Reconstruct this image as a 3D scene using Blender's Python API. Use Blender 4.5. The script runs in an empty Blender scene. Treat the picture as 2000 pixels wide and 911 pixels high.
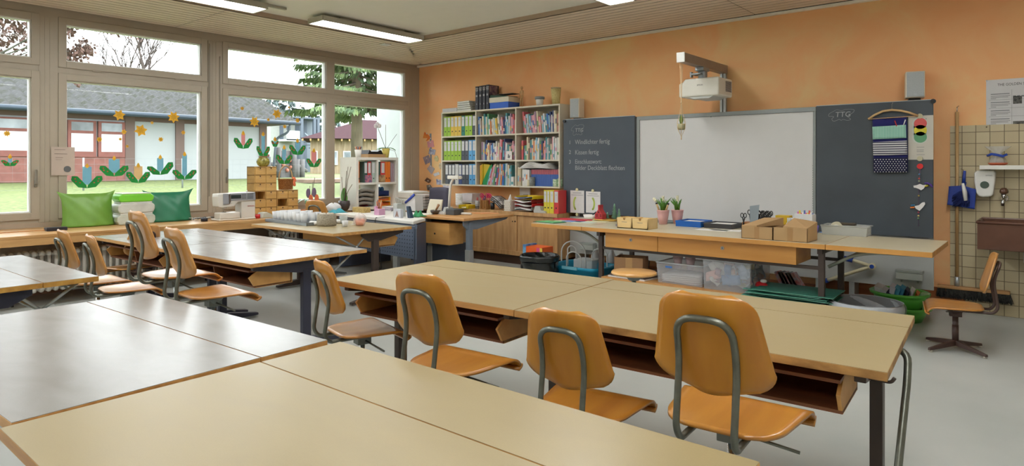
import bpy, bmesh, math, random
from mathutils import Vector, Matrix
random.seed(7)
C = bpy.context.scene.collection
SC = bpy.context.scene
PI = math.pi

# ---------------------------------------------------------------- camera, world, exposure
F_PX, YAW, EYE = 1249.0, math.radians(40.06), 1.4
cam_d = bpy.data.cameras.new('camera'); cam = bpy.data.objects.new('camera', cam_d); C.objects.link(cam)
cam.location = (0, 0, EYE); cam.rotation_euler = (PI/2, 0, YAW)
cam_d.sensor_width = 36; cam_d.lens = F_PX/2000*36; cam_d.shift_y = -131.5/2000; cam_d.clip_start = .02; cam_d.clip_end = 500
SC.camera = cam
SC.view_settings.view_transform = 'Standard'; SC.view_settings.look = 'None'
SC.view_settings.exposure = 0.15; SC.view_settings.gamma = 1; SC.view_settings.use_curve_mapping = False
world = bpy.data.worlds.new('overcast_sky'); SC.world = world; world.use_nodes = True
wn = world.node_tree.nodes; wl = world.node_tree.links
SKY_L = 6.2; LAMP_L = 20.0
bg = wn['Background']; bg.inputs[0].default_value = (.93, .97, 1, 1); bg.inputs[1].default_value = SKY_L
SC.cycles.max_bounces = 9; SC.cycles.diffuse_bounces = 7; SC.cycles.glossy_bounces = 3
SC.cycles.transparent_max_bounces = 12; SC.cycles.transmission_bounces = 4
SC.cycles.caustics_reflective = False; SC.cycles.caustics_refractive = False
SC.cycles.sample_clamp_indirect = 6.0
SC.cycles.use_denoising = True

# ---------------------------------------------------------------- measuring: a point of the photo on a plane of the room
_s, _c = math.sin(YAW), math.cos(YAW)
def _ray(px, py):
    u = (px-1000)/F_PX; v = (324-py)/F_PX
    return (-_s+_c*u, _c+_s*u, v)
def atz(px, py, z):
    d = _ray(px, py); t = (z-EYE)/d[2]; return Vector((d[0]*t, d[1]*t, z))
def aty(px, py, y):
    d = _ray(px, py); t = y/d[1]; return Vector((d[0]*t, y, EYE+d[2]*t))
def atx(px, py, x):
    d = _ray(px, py); t = x/d[0]; return Vector((x, d[1]*t, EYE+d[2]*t))
def mpp(p):                      # metres that one photo pixel covers at point p
    return (-_s*p[0]+_c*p[1])/F_PX

# ---------------------------------------------------------------- materials
def lin(c):
    return tuple(((v/255)/12.92 if v/255 <= .04045 else ((v/255+.055)/1.055)**2.4) for v in c)
_mats = {}
def mat(name, rgb, rough=.55, metal=0, vary=0, scale=6, stretch=(1, 1, 1), bump=0, rgb2=None, spec=.5, coat=0, trans=0, alpha=1, detail=4, bscale=None):
    if name in _mats: return _mats[name]
    m = bpy.data.materials.new(name); m.use_nodes = True; nt = m.node_tree; n = nt.nodes; l = nt.links
    b = n['Principled BSDF']; col = lin(rgb)
    b.inputs['Base Color'].default_value = (*col, 1); b.inputs['Roughness'].default_value = rough
    b.inputs['Metallic'].default_value = metal; b.inputs['Specular IOR Level'].default_value = spec
    b.inputs['Coat Weight'].default_value = coat; b.inputs['Coat Roughness'].default_value = .12
    b.inputs['Transmission Weight'].default_value = trans; b.inputs['Alpha'].default_value = alpha
    tc = n.new('ShaderNodeTexCoord'); mp = n.new('ShaderNodeMapping'); mp.inputs['Scale'].default_value = stretch
    l.new(tc.outputs['Object'], mp.inputs[0])
    nz = n.new('ShaderNodeTexNoise'); nz.inputs['Scale'].default_value = scale; nz.inputs['Detail'].default_value = detail
    l.new(mp.outputs[0], nz.inputs[0])
    if rgb2 is None: c2 = tuple(max(0, v*(1-(vary or .06))) for v in col)
    else: c2 = lin(rgb2)
    r = n.new('ShaderNodeValToRGB'); r.color_ramp.elements[0].position = .35; r.color_ramp.elements[1].position = .65
    r.color_ramp.elements[0].color = (*c2, 1); r.color_ramp.elements[1].color = (*col, 1)
    l.new(nz.outputs[0], r.inputs[0]); l.new(r.outputs[0], b.inputs['Base Color'])
    if bump:
        bp = n.new('ShaderNodeBump'); bp.inputs['Strength'].default_value = bump; bp.inputs['Distance'].default_value = .01
        if bscale:
            nz2 = n.new('ShaderNodeTexNoise'); nz2.inputs['Scale'].default_value = bscale; l.new(mp.outputs[0], nz2.inputs[0]); l.new(nz2.outputs[0], bp.inputs['Height'])
        else: l.new(nz.outputs[0], bp.inputs['Height'])
        l.new(bp.outputs[0], b.inputs['Normal'])
    _mats[name] = m; return m
def wood(name, a, b_, along='x', rough=.4, scale=9, coat=0, spec=.5):
    st = {'x': (.12, 1, 1), 'y': (1, .12, 1), 'z': (1, 1, .12)}[along]
    return mat(name, a, rough, rgb2=b_, scale=scale, stretch=tuple(v*1.6 for v in st), detail=6, coat=coat, spec=spec)
def see(name, rgb, alpha, rough=.25, vary=.05, bump=0, scale=8):
    return mat(name, rgb, rough, alpha=alpha, vary=vary, bump=bump, scale=scale)
def emis(name, rgb, s):
    m = bpy.data.materials.new(name); m.use_nodes = True; n = m.node_tree.nodes; b = n['Principled BSDF']
    b.inputs['Base Color'].default_value = (.8, .8, .75, 1)
    b.inputs['Emission Color'].default_value = (*lin(rgb), 1); b.inputs['Emission Strength'].default_value = s
    _mats[name] = m; return m
def pane_mat(name, tint=(1, 1, 1), ior=1.45, f=1.0):
    m = bpy.data.materials.new(name); m.use_nodes = True; nt = m.node_tree; n = nt.nodes; n.clear()
    o = n.new('ShaderNodeOutputMaterial'); t = n.new('ShaderNodeBsdfTransparent'); t.inputs[0].default_value = (*tint, 1)
    g = n.new('ShaderNodeBsdfGlossy'); g.inputs['Roughness'].default_value = .01
    fr = n.new('ShaderNodeFresnel'); fr.inputs[0].default_value = ior
    mx = n.new('ShaderNodeMixShader'); nt.links.new(fr.outputs[0], mx.inputs[0]); nt.links.new(t.outputs[0], mx.inputs[1]); nt.links.new(g.outputs[0], mx.inputs[2])
    nt.links.new(mx.outputs[0], o.inputs[0]); _mats[name] = m; return m
def tiles_mat():
    m = bpy.data.materials.new('beige_glazed_tiles'); m.use_nodes = True; nt = m.node_tree; n = nt.nodes; l = nt.links
    b = n['Principled BSDF']; tc = n.new('ShaderNodeTexCoord'); sp = n.new('ShaderNodeSeparateXYZ'); cb = n.new('ShaderNodeCombineXYZ')
    l.new(tc.outputs['Object'], sp.inputs[0]); l.new(sp.outputs[0], cb.inputs[0]); l.new(sp.outputs[2], cb.inputs[1])
    br = n.new('ShaderNodeTexBrick'); br.offset = 0; br.inputs['Scale'].default_value = 1; br.inputs['Brick Width'].default_value = .1075; br.inputs['Row Height'].default_value = .1075
    br.inputs['Mortar Size'].default_value = .0028; br.inputs['Mortar Smooth'].default_value = .1
    br.inputs['Color1'].default_value = (*lin((196, 184, 152)), 1); br.inputs['Color2'].default_value = (*lin((182, 168, 136)), 1); br.inputs['Mortar'].default_value = (*lin((112, 98, 78)), 1)
    l.new(cb.outputs[0], br.inputs[0]); l.new(br.outputs[0], b.inputs['Base Color']); b.inputs['Roughness'].default_value = .3
    bp = n.new('ShaderNodeBump'); bp.invert = True; bp.inputs['Distance'].default_value = .003; l.new(br.outputs[1], bp.inputs['Height']); l.new(bp.outputs[0], b.inputs['Normal'])
    _mats['tiles'] = m; return m
def wall_mat():                  # cloudy orange glaze paint
    m = bpy.data.materials.new('orange_glazed_plaster'); m.use_nodes = True; nt = m.node_tree; n = nt.nodes; l = nt.links
    b = n['Principled BSDF']; tc = n.new('ShaderNodeTexCoord')
    n1 = n.new('ShaderNodeTexNoise'); n1.inputs['Scale'].default_value = 1.5; n1.inputs['Detail'].default_value = 5; n1.inputs['Distortion'].default_value = .7; n1.inputs['Roughness'].default_value = .6
    l.new(tc.outputs['Object'], n1.inputs[0])
    r = n.new('ShaderNodeValToRGB'); e = r.color_ramp.elements
    e[0].position = .3; e[0].color = (*lin((238, 172, 118)), 1); e[1].position = .72; e[1].color = (*lin((234, 198, 140)), 1)
    k = r.color_ramp.elements.new(.5); k.color = (*lin((238, 182, 128)), 1)
    l.new(n1.outputs[0], r.inputs[0]); l.new(r.outputs[0], b.inputs['Base Color']); b.inputs['Roughness'].default_value = .7
    _mats['orange'] = m; return m
def floor_mat():
    m = bpy.data.materials.new('grey_linoleum'); m.use_nodes = True; nt = m.node_tree; n = nt.nodes; l = nt.links
    b = n['Principled BSDF']; tc = n.new('ShaderNodeTexCoord')
    n1 = n.new('ShaderNodeTexNoise'); n1.inputs['Scale'].default_value = 1.3; n1.inputs['Detail'].default_value = 8; l.new(tc.outputs['Object'], n1.inputs[0])
    r = n.new('ShaderNodeValToRGB'); e = r.color_ramp.elements; e[0].position = .35; e[0].color = (*lin((166, 170, 166)), 1); e[1].position = .7; e[1].color = (*lin((182, 184, 180)), 1)
    l.new(n1.outputs[0], r.inputs[0]); l.new(r.outputs[0], b.inputs['Base Color'])
    rr = n.new('ShaderNodeMapRange'); rr.inputs[3].default_value = .28; rr.inputs[4].default_value = .42; l.new(n1.outputs[0], rr.inputs[0]); l.new(rr.outputs[0], b.inputs['Roughness'])
    _mats['floor'] = m; return m
def top_mat(name, a, b_, rough):   # scuffed laminate
    m = bpy.data.materials.new(name); m.use_nodes = True; nt = m.node_tree; n = nt.nodes; l = nt.links
    b = n['Principled BSDF']; tc = n.new('ShaderNodeTexCoord')
    mp = n.new('ShaderNodeMapping'); mp.inputs['Scale'].default_value = (1, 2.2, 1); l.new(tc.outputs['Object'], mp.inputs[0])
    n1 = n.new('ShaderNodeTexNoise'); n1.inputs['Scale'].default_value = 3.5; n1.inputs['Detail'].default_value = 8; n1.inputs['Distortion'].default_value = .6; l.new(mp.outputs[0], n1.inputs[0])
    r = n.new('ShaderNodeValToRGB'); e = r.color_ramp.elements; e[0].position = .3; e[0].color = (*lin(b_), 1); e[1].position = .7; e[1].color = (*lin(a), 1)
    l.new(n1.outputs[0], r.inputs[0])
    n2 = n.new('ShaderNodeTexNoise'); n2.inputs['Scale'].default_value = 300; l.new(tc.outputs['Object'], n2.inputs[0])
    mx = n.new('ShaderNodeMix'); mx.data_type = 'RGBA'; mx.blend_type = 'MULTIPLY'; mx.inputs[0].default_value = .12
    l.new(r.outputs[0], mx.inputs[6]); l.new(n2.outputs[0], mx.inputs[7]); l.new(mx.outputs[2], b.inputs['Base Color'])
    rr = n.new('ShaderNodeMapRange'); rr.inputs[3].default_value = rough-.05; rr.inputs[4].default_value = rough+.1; l.new(n1.outputs[0], rr.inputs[0]); l.new(rr.outputs[0], b.inputs['Roughness'])
    bp = n.new('ShaderNodeBump'); bp.inputs['Strength'].default_value = .05; bp.inputs['Distance'].default_value = .006; l.new(n1.outputs[0], bp.inputs['Height']); l.new(bp.outputs[0], b.inputs['Normal'])
    _mats[name] = m; return m
def stripes_mat(name, a, b_, axis, freq, duty=.5, rough=.8):
    m = bpy.data.materials.new(name); m.use_nodes = True; nt = m.node_tree; n = nt.nodes; l = nt.links
    b = n['Principled BSDF']; tc = n.new('ShaderNodeTexCoord'); sp = n.new('ShaderNodeSeparateXYZ'); l.new(tc.outputs['Object'], sp.inputs[0])
    mu = n.new('ShaderNodeMath'); mu.operation = 'MULTIPLY'; mu.inputs[1].default_value = freq; l.new(sp.outputs[axis], mu.inputs[0])
    fr = n.new('ShaderNodeMath'); fr.operation = 'FRACT'; l.new(mu.outputs[0], fr.inputs[0])
    gt = n.new('ShaderNodeMath'); gt.operation = 'GREATER_THAN'; gt.inputs[1].default_value = duty; l.new(fr.outputs[0], gt.inputs[0])
    mx = n.new('ShaderNodeMix'); mx.data_type = 'RGBA'; mx.inputs[6].default_value = (*lin(a), 1); mx.inputs[7].default_value = (*lin(b_), 1)
    l.new(gt.outputs[0], mx.inputs[0]); l.new(mx.outputs[2], b.inputs['Base Color']); b.inputs['Roughness'].default_value = rough
    _mats[name] = m; return m

WHITE = mat('white_lacquer', (228, 226, 220), .4, vary=.03)
PAPER = mat('white_paper', (226, 224, 222), .8, vary=.04, scale=20)
PLAST_W = mat('white_plastic', (222, 222, 218), .35, vary=.03)
BLACK = mat('black_plastic', (24, 24, 27), .4)
CHROME = mat('chrome', (200, 200, 200), .15, metal=1)
STEEL = mat('brushed_steel_tube', (126, 128, 118), .36, metal=.85, vary=.25, scale=20)
ALU = mat('aluminium', (182, 188, 190), .38, metal=.7)
DKBROWN = mat('dark_brown_steel', (66, 54, 48), .42, vary=.15)
NAVY = mat('dark_blue_steel', (46, 48, 66), .42, vary=.15)
ROOMWOOD = wood('honey_beech_plywood', (196, 136, 46), (178, 114, 34), 'z', .33, 6, coat=.35)
SEATWOOD = wood('honey_beech_seat', (190, 130, 50), (164, 104, 38), 'y', .3, 6, coat=.4)
EDGE = wood('beech_edge', (200, 152, 88), (170, 122, 66), 'x', .5, 14)
WORNEDGE = mat('worn_beech_edge', (196, 150, 88), .6, rgb2=(128, 92, 48), scale=14, stretch=(.5, 1, 1))
SHELFWOOD = wood('reddish_shelf_plywood', (128, 78, 46), (100, 58, 34), 'x', .5, 8)
BEECH = wood('light_beech_front', (224, 172, 102), (206, 152, 84), 'x', .45, 6)
OAK = wood('oak_veneer', (200, 158, 108), (176, 132, 84), 'z', .5, 12)
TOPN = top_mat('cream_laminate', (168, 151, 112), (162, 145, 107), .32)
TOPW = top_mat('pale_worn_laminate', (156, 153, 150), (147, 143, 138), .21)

# ---------------------------------------------------------------- mesh builder
class MB:
    def __init__(s): s.v = []; s.f = []; s.m = []; s.sm = []; s.mi = 0; s.T = Matrix()
    def add(s, vs, fs, smooth=False, mi=None):
        o = len(s.v); s.v += [tuple(s.T @ Vector(p)) for p in vs]
        for f in fs: s.f.append([i+o for i in f]); s.m.append(s.mi if mi is None else mi); s.sm.append(smooth)
        return s
    def box(s, x0, x1, y0, y1, z0, z1, mi=None):
        x0, x1 = min(x0, x1), max(x0, x1); y0, y1 = min(y0, y1), max(y0, y1); z0, z1 = min(z0, z1), max(z0, z1)
        v = [(x0,y0,z0),(x1,y0,z0),(x1,y1,z0),(x0,y1,z0),(x0,y0,z1),(x1,y0,z1),(x1,y1,z1),(x0,y1,z1)]
        return s.add(v, [(0,3,2,1),(4,5,6,7),(0,1,5,4),(1,2,6,5),(2,3,7,6),(3,0,4,7)], mi=mi)
    def hexa(s, v, mi=None):     # 8 corners, bottom ring then top ring
        return s.add(v, [(0,3,2,1),(4,5,6,7),(0,1,5,4),(1,2,6,5),(2,3,7,6),(3,0,4,7)], mi=mi)
    def prism(s, poly, ax, a0, a1, mi=None, smooth=False):
        n = len(poly)
        def P(p, a): return {'x': (a, p[0], p[1]), 'y': (p[0], a, p[1]), 'z': (p[0], p[1], a)}[ax]
        v = [P(p, a0) for p in poly]+[P(p, a1) for p in poly]
        f = [tuple(range(n)), tuple(range(2*n-1, n-1, -1))]
        s.add(v, f, mi=mi); o = len(s.v)-2*n
        for i in range(n):
            j = (i+1) % n; s.f.append([o+i, o+n+i, o+n+j, o+j]); s.m.append(s.mi if mi is None else mi); s.sm.append(smooth)
        return s
    def cyl(s, p0, p1, r0, r1=None, n=14, mi=None, caps=True):
        r1 = r0 if r1 is None else r1; p0, p1 = Vector(p0), Vector(p1); d = (p1-p0).normalized()
        a = d.orthogonal().normalized(); b = d.cross(a); v = []
        for p, r in ((p0, r0), (p1, r1)):
            for i in range(n): t = 2*PI*i/n; v.append(p+a*(r*math.cos(t))+b*(r*math.sin(t)))
        s.add(v, [(i, (i+1) % n, n+(i+1) % n, n+i) for i in range(n)], True, mi)
        if caps: s.add(v[:n], [tuple(range(n-1, -1, -1))], mi=mi); s.add(v[n:], [tuple(range(n))], mi=mi)
        return s
    def tube(s, pts, r, n=8, closed=False, mi=None, rr=None):
        P = [Vector(p) for p in pts]; L = len(P); rings = []; a = None; v = []
        for i in range(L):
            if closed: d = (P[(i+1) % L]-P[i-1])
            else: d = P[min(i+1, L-1)]-P[max(i-1, 0)]
            d = d.normalized() if d.length > 1e-9 else Vector((0, 0, 1))
            a = d.orthogonal().normalized() if a is None else (a-d*a.dot(d)).normalized()
            b = d.cross(a); R = r if rr is None else rr[i]
            for k in range(n): t = 2*PI*k/n; v.append(P[i]+a*(R*math.cos(t))+b*(R*math.sin(t)))
        f = []
        for i in range(L if closed else L-1):
            j = (i+1) % L
            for k in range(n): f.append((i*n+k, i*n+(k+1) % n, j*n+(k+1) % n, j*n+k))
        if not closed: f.append(tuple(range(n-1, -1, -1))); f.append(tuple((L-1)*n+k for k in range(n)))
        return s.add(v, f, True, mi)
    def lathe(s, prof, c=(0, 0, 0), n=24, mi=None, sx=1, sy=1, smooth=True):
        v = []; f = []
        for r, z in prof:
            for i in range(n): t = 2*PI*i/n; v.append((c[0]+r*sx*math.cos(t), c[1]+r*sy*math.sin(t), c[2]+z))
        L = len(prof)
        for j in range(L-1):
            for i in range(n): f.append((j*n+i, j*n+(i+1) % n, (j+1)*n+(i+1) % n, (j+1)*n+i))
        s.add(v, f, smooth, mi)
        if prof[0][0] > 1e-6: s.add(v[:n], [tuple(range(n-1, -1, -1))], mi=mi)
        if prof[-1][0] > 1e-6: s.add(v[-n:], [tuple(range(n))], mi=mi)
        return s
    def ball(s, c, r, sx=1, sy=1, sz=1, n=14, mi=None):
        return s.lathe([(max(r*math.sin(PI*k/8), 1e-7), -r*sz*math.cos(PI*k/8)) for k in range(9)], c, n, mi, sx, sy)
    def grid(s, fn, nu, nv, mi=None, smooth=True):
        v = [fn(i/nu, j/nv) for j in range(nv+1) for i in range(nu+1)]
        f = [(j*(nu+1)+i, j*(nu+1)+i+1, (j+1)*(nu+1)+i+1, (j+1)*(nu+1)+i) for j in range(nv) for i in range(nu)]
        return s.add(v, f, smooth, mi)
    def obj(s, name, mats, parent=None, bevel=0, solid=0, sub=0, loc=None):
        me = bpy.data.meshes.new(name); me.from_pydata(s.v, [], s.f)
        mats = mats if isinstance(mats, (list, tuple)) else [mats]
        for m in mats: me.materials.append(m)
        for i, p in enumerate(me.polygons): p.material_index = min(s.m[i], len(mats)-1); p.use_smooth = s.sm[i]
        bm = bmesh.new(); bm.from_mesh(me); bmesh.ops.remove_doubles(bm, verts=bm.verts, dist=1e-6)
        bmesh.ops.recalc_face_normals(bm, faces=bm.faces); bm.to_mesh(me); bm.free()
        o = bpy.data.objects.new(name, me); C.objects.link(o)
        if parent: o.parent = parent
        if loc: o.location = loc
        if solid: q = o.modifiers.new('solid', 'SOLIDIFY'); q.thickness = solid; q.offset = 0
        if bevel: q = o.modifiers.new('bevel', 'BEVEL'); q.width = bevel; q.segments = 2; q.limit_method = 'ANGLE'; q.angle_limit = .7
        if sub: q = o.modifiers.new('sub', 'SUBSURF'); q.levels = sub; q.render_levels = sub
        return o
def fillet(pts, r, seg=5):
    P = [Vector(p) for p in pts]; out = [P[0]]
    for i in range(1, len(P)-1):
        a, b, c = P[i-1], P[i], P[i+1]; u = (a-b); w = (c-b); k = min(r, u.length*.48, w.length*.48)
        p0 = b+u.normalized()*k; p1 = b+w.normalized()*k
        for j in range(seg+1): t = j/seg; out.append(p0*(1-t)**2+b*(2*t*(1-t))+p1*t*t)
    out.append(P[-1]); return out
def tag(o, label, cat, group=None, kind=None):
    o['label'] = label; o['category'] = cat
    if group: o['group'] = group
    if kind: o['kind'] = kind
    return o
def thing(name, label, cat, loc=(0, 0, 0), rz=0, group=None):
    o = bpy.data.objects.new(name, None); C.objects.link(o); o.location = loc; o.rotation_euler = (0, 0, rz); o.empty_display_size = .05
    return tag(o, label, cat, group)
def struct(name, mb, mats, bevel=0, **k):
    o = mb.obj(name, mats, bevel=bevel, **k); o['kind'] = 'structure'; return o
def kids(o): return [c for c in bpy.data.objects if c.parent == o]
def dup(root, loc, rz, label, group=None, swap=None):
    ch = {}
    for o in bpy.data.objects:
        if o.parent: ch.setdefault(o.parent, []).append(o)
    def cp(o, parent=None):
        c = o.copy(); C.objects.link(c)
        if parent: c.parent = parent
        if swap and c.type == 'MESH' and c.data.materials and c.data.materials[0] in swap:
            c.data = c.data.copy()
            for i, m in enumerate(c.data.materials):
                if m in swap: c.data.materials[i] = swap[m]
        for k in ch.get(o, []): cp(k, c)
        return c
    r = cp(root); r.location = loc; r.rotation_euler = (0, 0, rz); r['label'] = label
    if group: r['group'] = group
    return r
def text(body, size, loc, m, parent, name='lettering', rot=(PI/2, 0, 0), ext=.0004, shear=0, align='LEFT', sx=1):
    d = bpy.data.curves.new(name, 'FONT'); d.body = body; d.size = size; d.extrude = ext; d.shear = shear; d.align_x = align
    d.resolution_u = 3; d.materials.append(m)
    f = bpy.data.objects.new(name, d); C.objects.link(f); bpy.context.view_layer.update()
    me = bpy.data.meshes.new_from_object(f.evaluated_get(bpy.context.evaluated_depsgraph_get())); bpy.data.objects.remove(f)
    o = bpy.data.objects.new(name, me); C.objects.link(o); o.location = loc; o.rotation_euler = rot; o.parent = parent; o.scale = (sx, 1, 1)
    return o
# ================================================================ THE ROOM
WX, WY, ZC = -8.42, 7.5, 3.14          # window wall plane, orange wall plane, slatted ceiling height
RX, BY = 2.6, -3.6                     # wall on the right and wall behind, both outside the picture
FRAME = mat('cream_window_paint', (170, 160, 144), .42, vary=.04)
b = MB().box(WX-.3, RX+.1, BY-.1, WY+.1, -.12, 0); struct('floor', b, floor_mat())
b = MB().box(WX-.3, RX+.1, WY, WY+.2, 0, 3.5); struct('wall_far', b, wall_mat())
OFFW = mat('off_white_paint', (214, 208, 196), .8, vary=.03)
b = MB().box(RX, RX+.1, BY, WY, 0, 3.5); struct('wall_right', b, OFFW)
b = MB().box(WX-.3, RX+.1, BY-.1, BY, 0, 3.5); struct('wall_behind', b, OFFW)
# plain ceiling field, a little higher than the slatted border
b = MB().box(WX-.3, RX+.1, BY-.1, WY+.2, 3.2, 3.4); struct('ceiling', b, mat('ceiling_paint', (236, 235, 228), .85, vary=.02))
SLAT = mat('painted_slat_wood', (230, 216, 200), .6, vary=.06, scale=4)
DARKGAP = mat('dark_gap_felt', (20, 14, 10), .95, spec=.1)
ix, iy = -7.05, 5.98
# border along the window wall: slats run in y; border along the orange wall: slats run in x
b = MB()
nsl = 12; w = (ix-WX)/nsl
for i in range(nsl):
    x0 = WX+i*w; ymax = WY-(x0-WX)/(ix-WX)*(WY-iy)
    for (y0, y1) in ((BY, 3.42), (3.43, ymax)):
        b.box(x0+.02, x0+w, y0, y1, ZC, ZC+.004)
struct('trim_1', b, SLAT)
b = MB(); w2 = (WY-.06-iy)/13
for i in range(13):
    y0 = iy+i*w2; xs = WX+(WY-y0)/(WY-iy)*(ix-WX)
    for (x0, x1) in ((xs, -6.15), (-6.14, -2.6), (-2.59, .9), (.91, RX)):
        b.box(max(x0, WX), x1, y0, y0+w2-.02, ZC, ZC+.004)
struct('trim_2', b, SLAT)
b = MB().box(WX, ix-.01, BY, WY, ZC+.006, ZC+.012).box(WX, RX, iy+.01, WY, ZC+.006, ZC+.012); struct('trim_3', b, DARKGAP)
b = MB().box(ix-.012, ix, BY, iy, ZC, 3.2).box(ix-.012, RX, iy, iy+.012, ZC, 3.2); struct('trim_4', b, mat('rosy_fascia', (182, 160, 140), .6))
b = MB().box(WX, RX, WY-.06, WY, ZC-.03, ZC-.001); struct('trim_5', b, mat('white_cornice', (244, 240, 230), .5), bevel=.004)
# ---- window wall: sill wall, head, posts
b = MB().box(WX-.25, WX, BY, WY, 0, .78); struct('wall_window_side', b, mat('apron_paint', (176, 160, 142), .7))
b = MB().box(WX-.12, WX, BY, WY, 3.04, 3.4); struct('trim_6', b, FRAME)
Y0, Y1, Y2, Y3 = 2.02, 2.18, 3.83, 4.02       # window / post limits
def post(i, y0, y1):
    b = MB().box(WX-.14, WX, y0, y1, .78, 3.04)
    for y in (y0+.055, y0+.1): b.box(WX, WX+.004, y, y+.004, .78, 3.04)
    struct('trim_%d' % i, b, FRAME, bevel=.003)
post(7, Y0-.01, Y1+.01); post(8, Y2+.01, Y3+.02); post(9, 7.24, WY)
GLASS = pane_mat('window_glass', (.97, .985, .98), 1.18)
WHITEF = mat('white_rebate', (232, 233, 230), .4)
def sash(i, y0, y1, z0, z1, fw=.075, handle=None, gl=True):
    """one glazed sash: frame, white glazing rebate and pane"""
    b = MB()
    def fr(bb, a0, a1, c0, c1, t, x0, x1, mi=0):
        bb.box(x0, x1, a0, a0+t, c0, c1, mi); bb.box(x0, x1, a1-t, a1, c0, c1, mi)
        bb.box(x0, x1, a0+t, a1-t, c0, c0+t, mi); bb.box(x0, x1, a0+t, a1-t, c1-t, c1, mi)
    fr(b, y0, y1, z0, z1, fw, WX-.07, WX+.012)
    o = struct('window_%d' % i, b, FRAME, bevel=.004)
    b2 = MB(); fr(b2, y0+fw, y1-fw, z0+fw, z1-fw, .012, WX-.1, WX-.02); b2.obj('glazing_bead', WHITEF, o)
    MB().box(WX-.062, WX-.056, y0+fw, y1-fw, z0+fw, z1-fw).obj('pane', GLASS, o)
    if handle:
        hb = MB().box(WX+.012, WX+.03, handle-.014, handle+.014, 1.17, 1.25).box(WX+.03, WX+.045, handle-.011, handle+.011, 1.2, 1.36)
        hb.obj('handle', mat('grey_handle', (150, 145, 135), .3, metal=.6), o, bevel=.004)
    hg = MB()
    for y in (y0+.2*(y1-y0), y0+.75*(y1-y0)): hg.box(WX+.012, WX+.02, y, y+.09, z0-.012, z0-.002)
    hg.obj('hinge', FRAME, o)
    return o
wi = 1
spans = [(Y1+.01, Y2), (4.03, 5.7), (5.69, 7.24), (.36, Y0), (-1.44, .2), (-3.3, -1.6)]
for (a, c) in spans:
    sash(wi, a, c, .815, 2.432, handle={2.19: None, 4.03: 4.08, .36: 1.98}.get(a), fw=.077); wi += 1
    sash(wi, a, c, 2.495, 3.055, fw=.075); wi += 1
b = MB().box(WX-.13, WX-.003, BY, 7.24, 2.43, 2.497).box(WX-.13, WX-.003, BY, 7.24, .775, .818); struct('trim_10', b, FRAME, bevel=.003)
b = MB().box(WX-.14, WX, .2, .36, .78, 3.04).box(WX-.14, WX, -1.6, -1.44, .78, 3.04).box(WX-.14, WX, BY, -3.3, .78, 3.04); struct('trim_11', b, FRAME)
b = MB().box(WX, WX+.012, Y2+.02, Y2+.035, 1.0, 3.0).box(WX, WX+.012, 3.99, 4.0, .85, 2.85); struct('trim_12', b, mat('grey_rod', (150, 142, 128), .4))
# base board along window wall and cable
b = MB().box(WX, WX+.02, BY, WY, 0, .16); struct('baseboard_window_side', b, mat('reddish_baseboard', (150, 112, 92), .6))
b = MB().box(-8.4, -1.0, WY-.03, WY, 0, .1).box(-1.85, -.62, WY-.035, WY, .02, .21); struct('baseboard_far', b, wood('red_baseboard_wood', (176, 108, 62), (150, 86, 46), 'x', .5, 8))
# tiles beside the sink
tx0 = aty(1856, 262, WY).x
b = MB().box(tx0, tx0+.1075*24, WY-.012, WY, 0, 1.785)
to = struct('wall_tiles', b, tiles_mat())
# ================================================================ DAYLIGHT helpers: portals in the openings
for (y0, y1) in ((2.2, 3.8), (4.05, 7.2), (.36, 2.0), (-1.4, .2), (-3.3, -1.6)):
    ld = bpy.data.lights.new('sky_portal', 'AREA'); ld.shape = 'RECTANGLE'; ld.size = 2.2; ld.size_y = y1-y0; ld.cycles.is_portal = True
    lo = bpy.data.objects.new('sky_portal', ld); C.objects.link(lo); lo.location = (WX-.2, (y0+y1)/2, 1.93); lo.rotation_euler = (0, -PI/2, 0)
# ================================================================ OUTSIDE
def gz(x, y=0):                       # the lawn climbs away from the window
    d = max(0, -8.6-x); return -.15+min(d, 17.5)/17.5*1.0
GRASS = mat('winter_grass', (114, 124, 74), .95, rgb2=(86, 98, 56), scale=9, detail=8)
b = MB().grid(lambda u, v: (WX-.25-u*30, -30+v*90, gz(WX-.25-u*30)), 60, 6, smooth=False); struct('lawn', b, GRASS)
b = MB().box(WX-.27, WX-110, -40, 120, -1.5, -.4); struct('ground_outside', b, GRASS)
b = MB().box(-38.7, -110, -40, 120, -.4, .85); struct('ground_far', b, GRASS)
b = MB()
for k in range(12):
    y0 = -20+k*4.0
    b.hexa([(-17.2, y0, gz(-17.2)-.1), (-15.9, y0, gz(-15.9)-.1), (-15.9, y0+4, gz(-15.9)-.1), (-17.2, y0+4, gz(-17.2)-.1), (-17.2, y0, gz(-17.2)+.03), (-15.9, y0, gz(-15.9)+.05), (-15.9, y0+4, gz(-15.9)+.05), (-17.2, y0+4, gz(-17.2)+.03)])
struct('path', b, mat('grey_asphalt', (112, 110, 106), .9, vary=.2))
# white wing wall of the same school outside the last window
b = MB().box(-9.75, WX-.14, 7.62, 7.95, -.3, 4.2); struct('wall_wing', b, mat('white_render', (172, 177, 176), .85))
b = MB().box(-8.75, -8.69, 7.35, 7.62, .3, 3.2); struct('trim_13', b, mat('grey_blind_rail', (120, 128, 138), .5, metal=.4))

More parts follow.
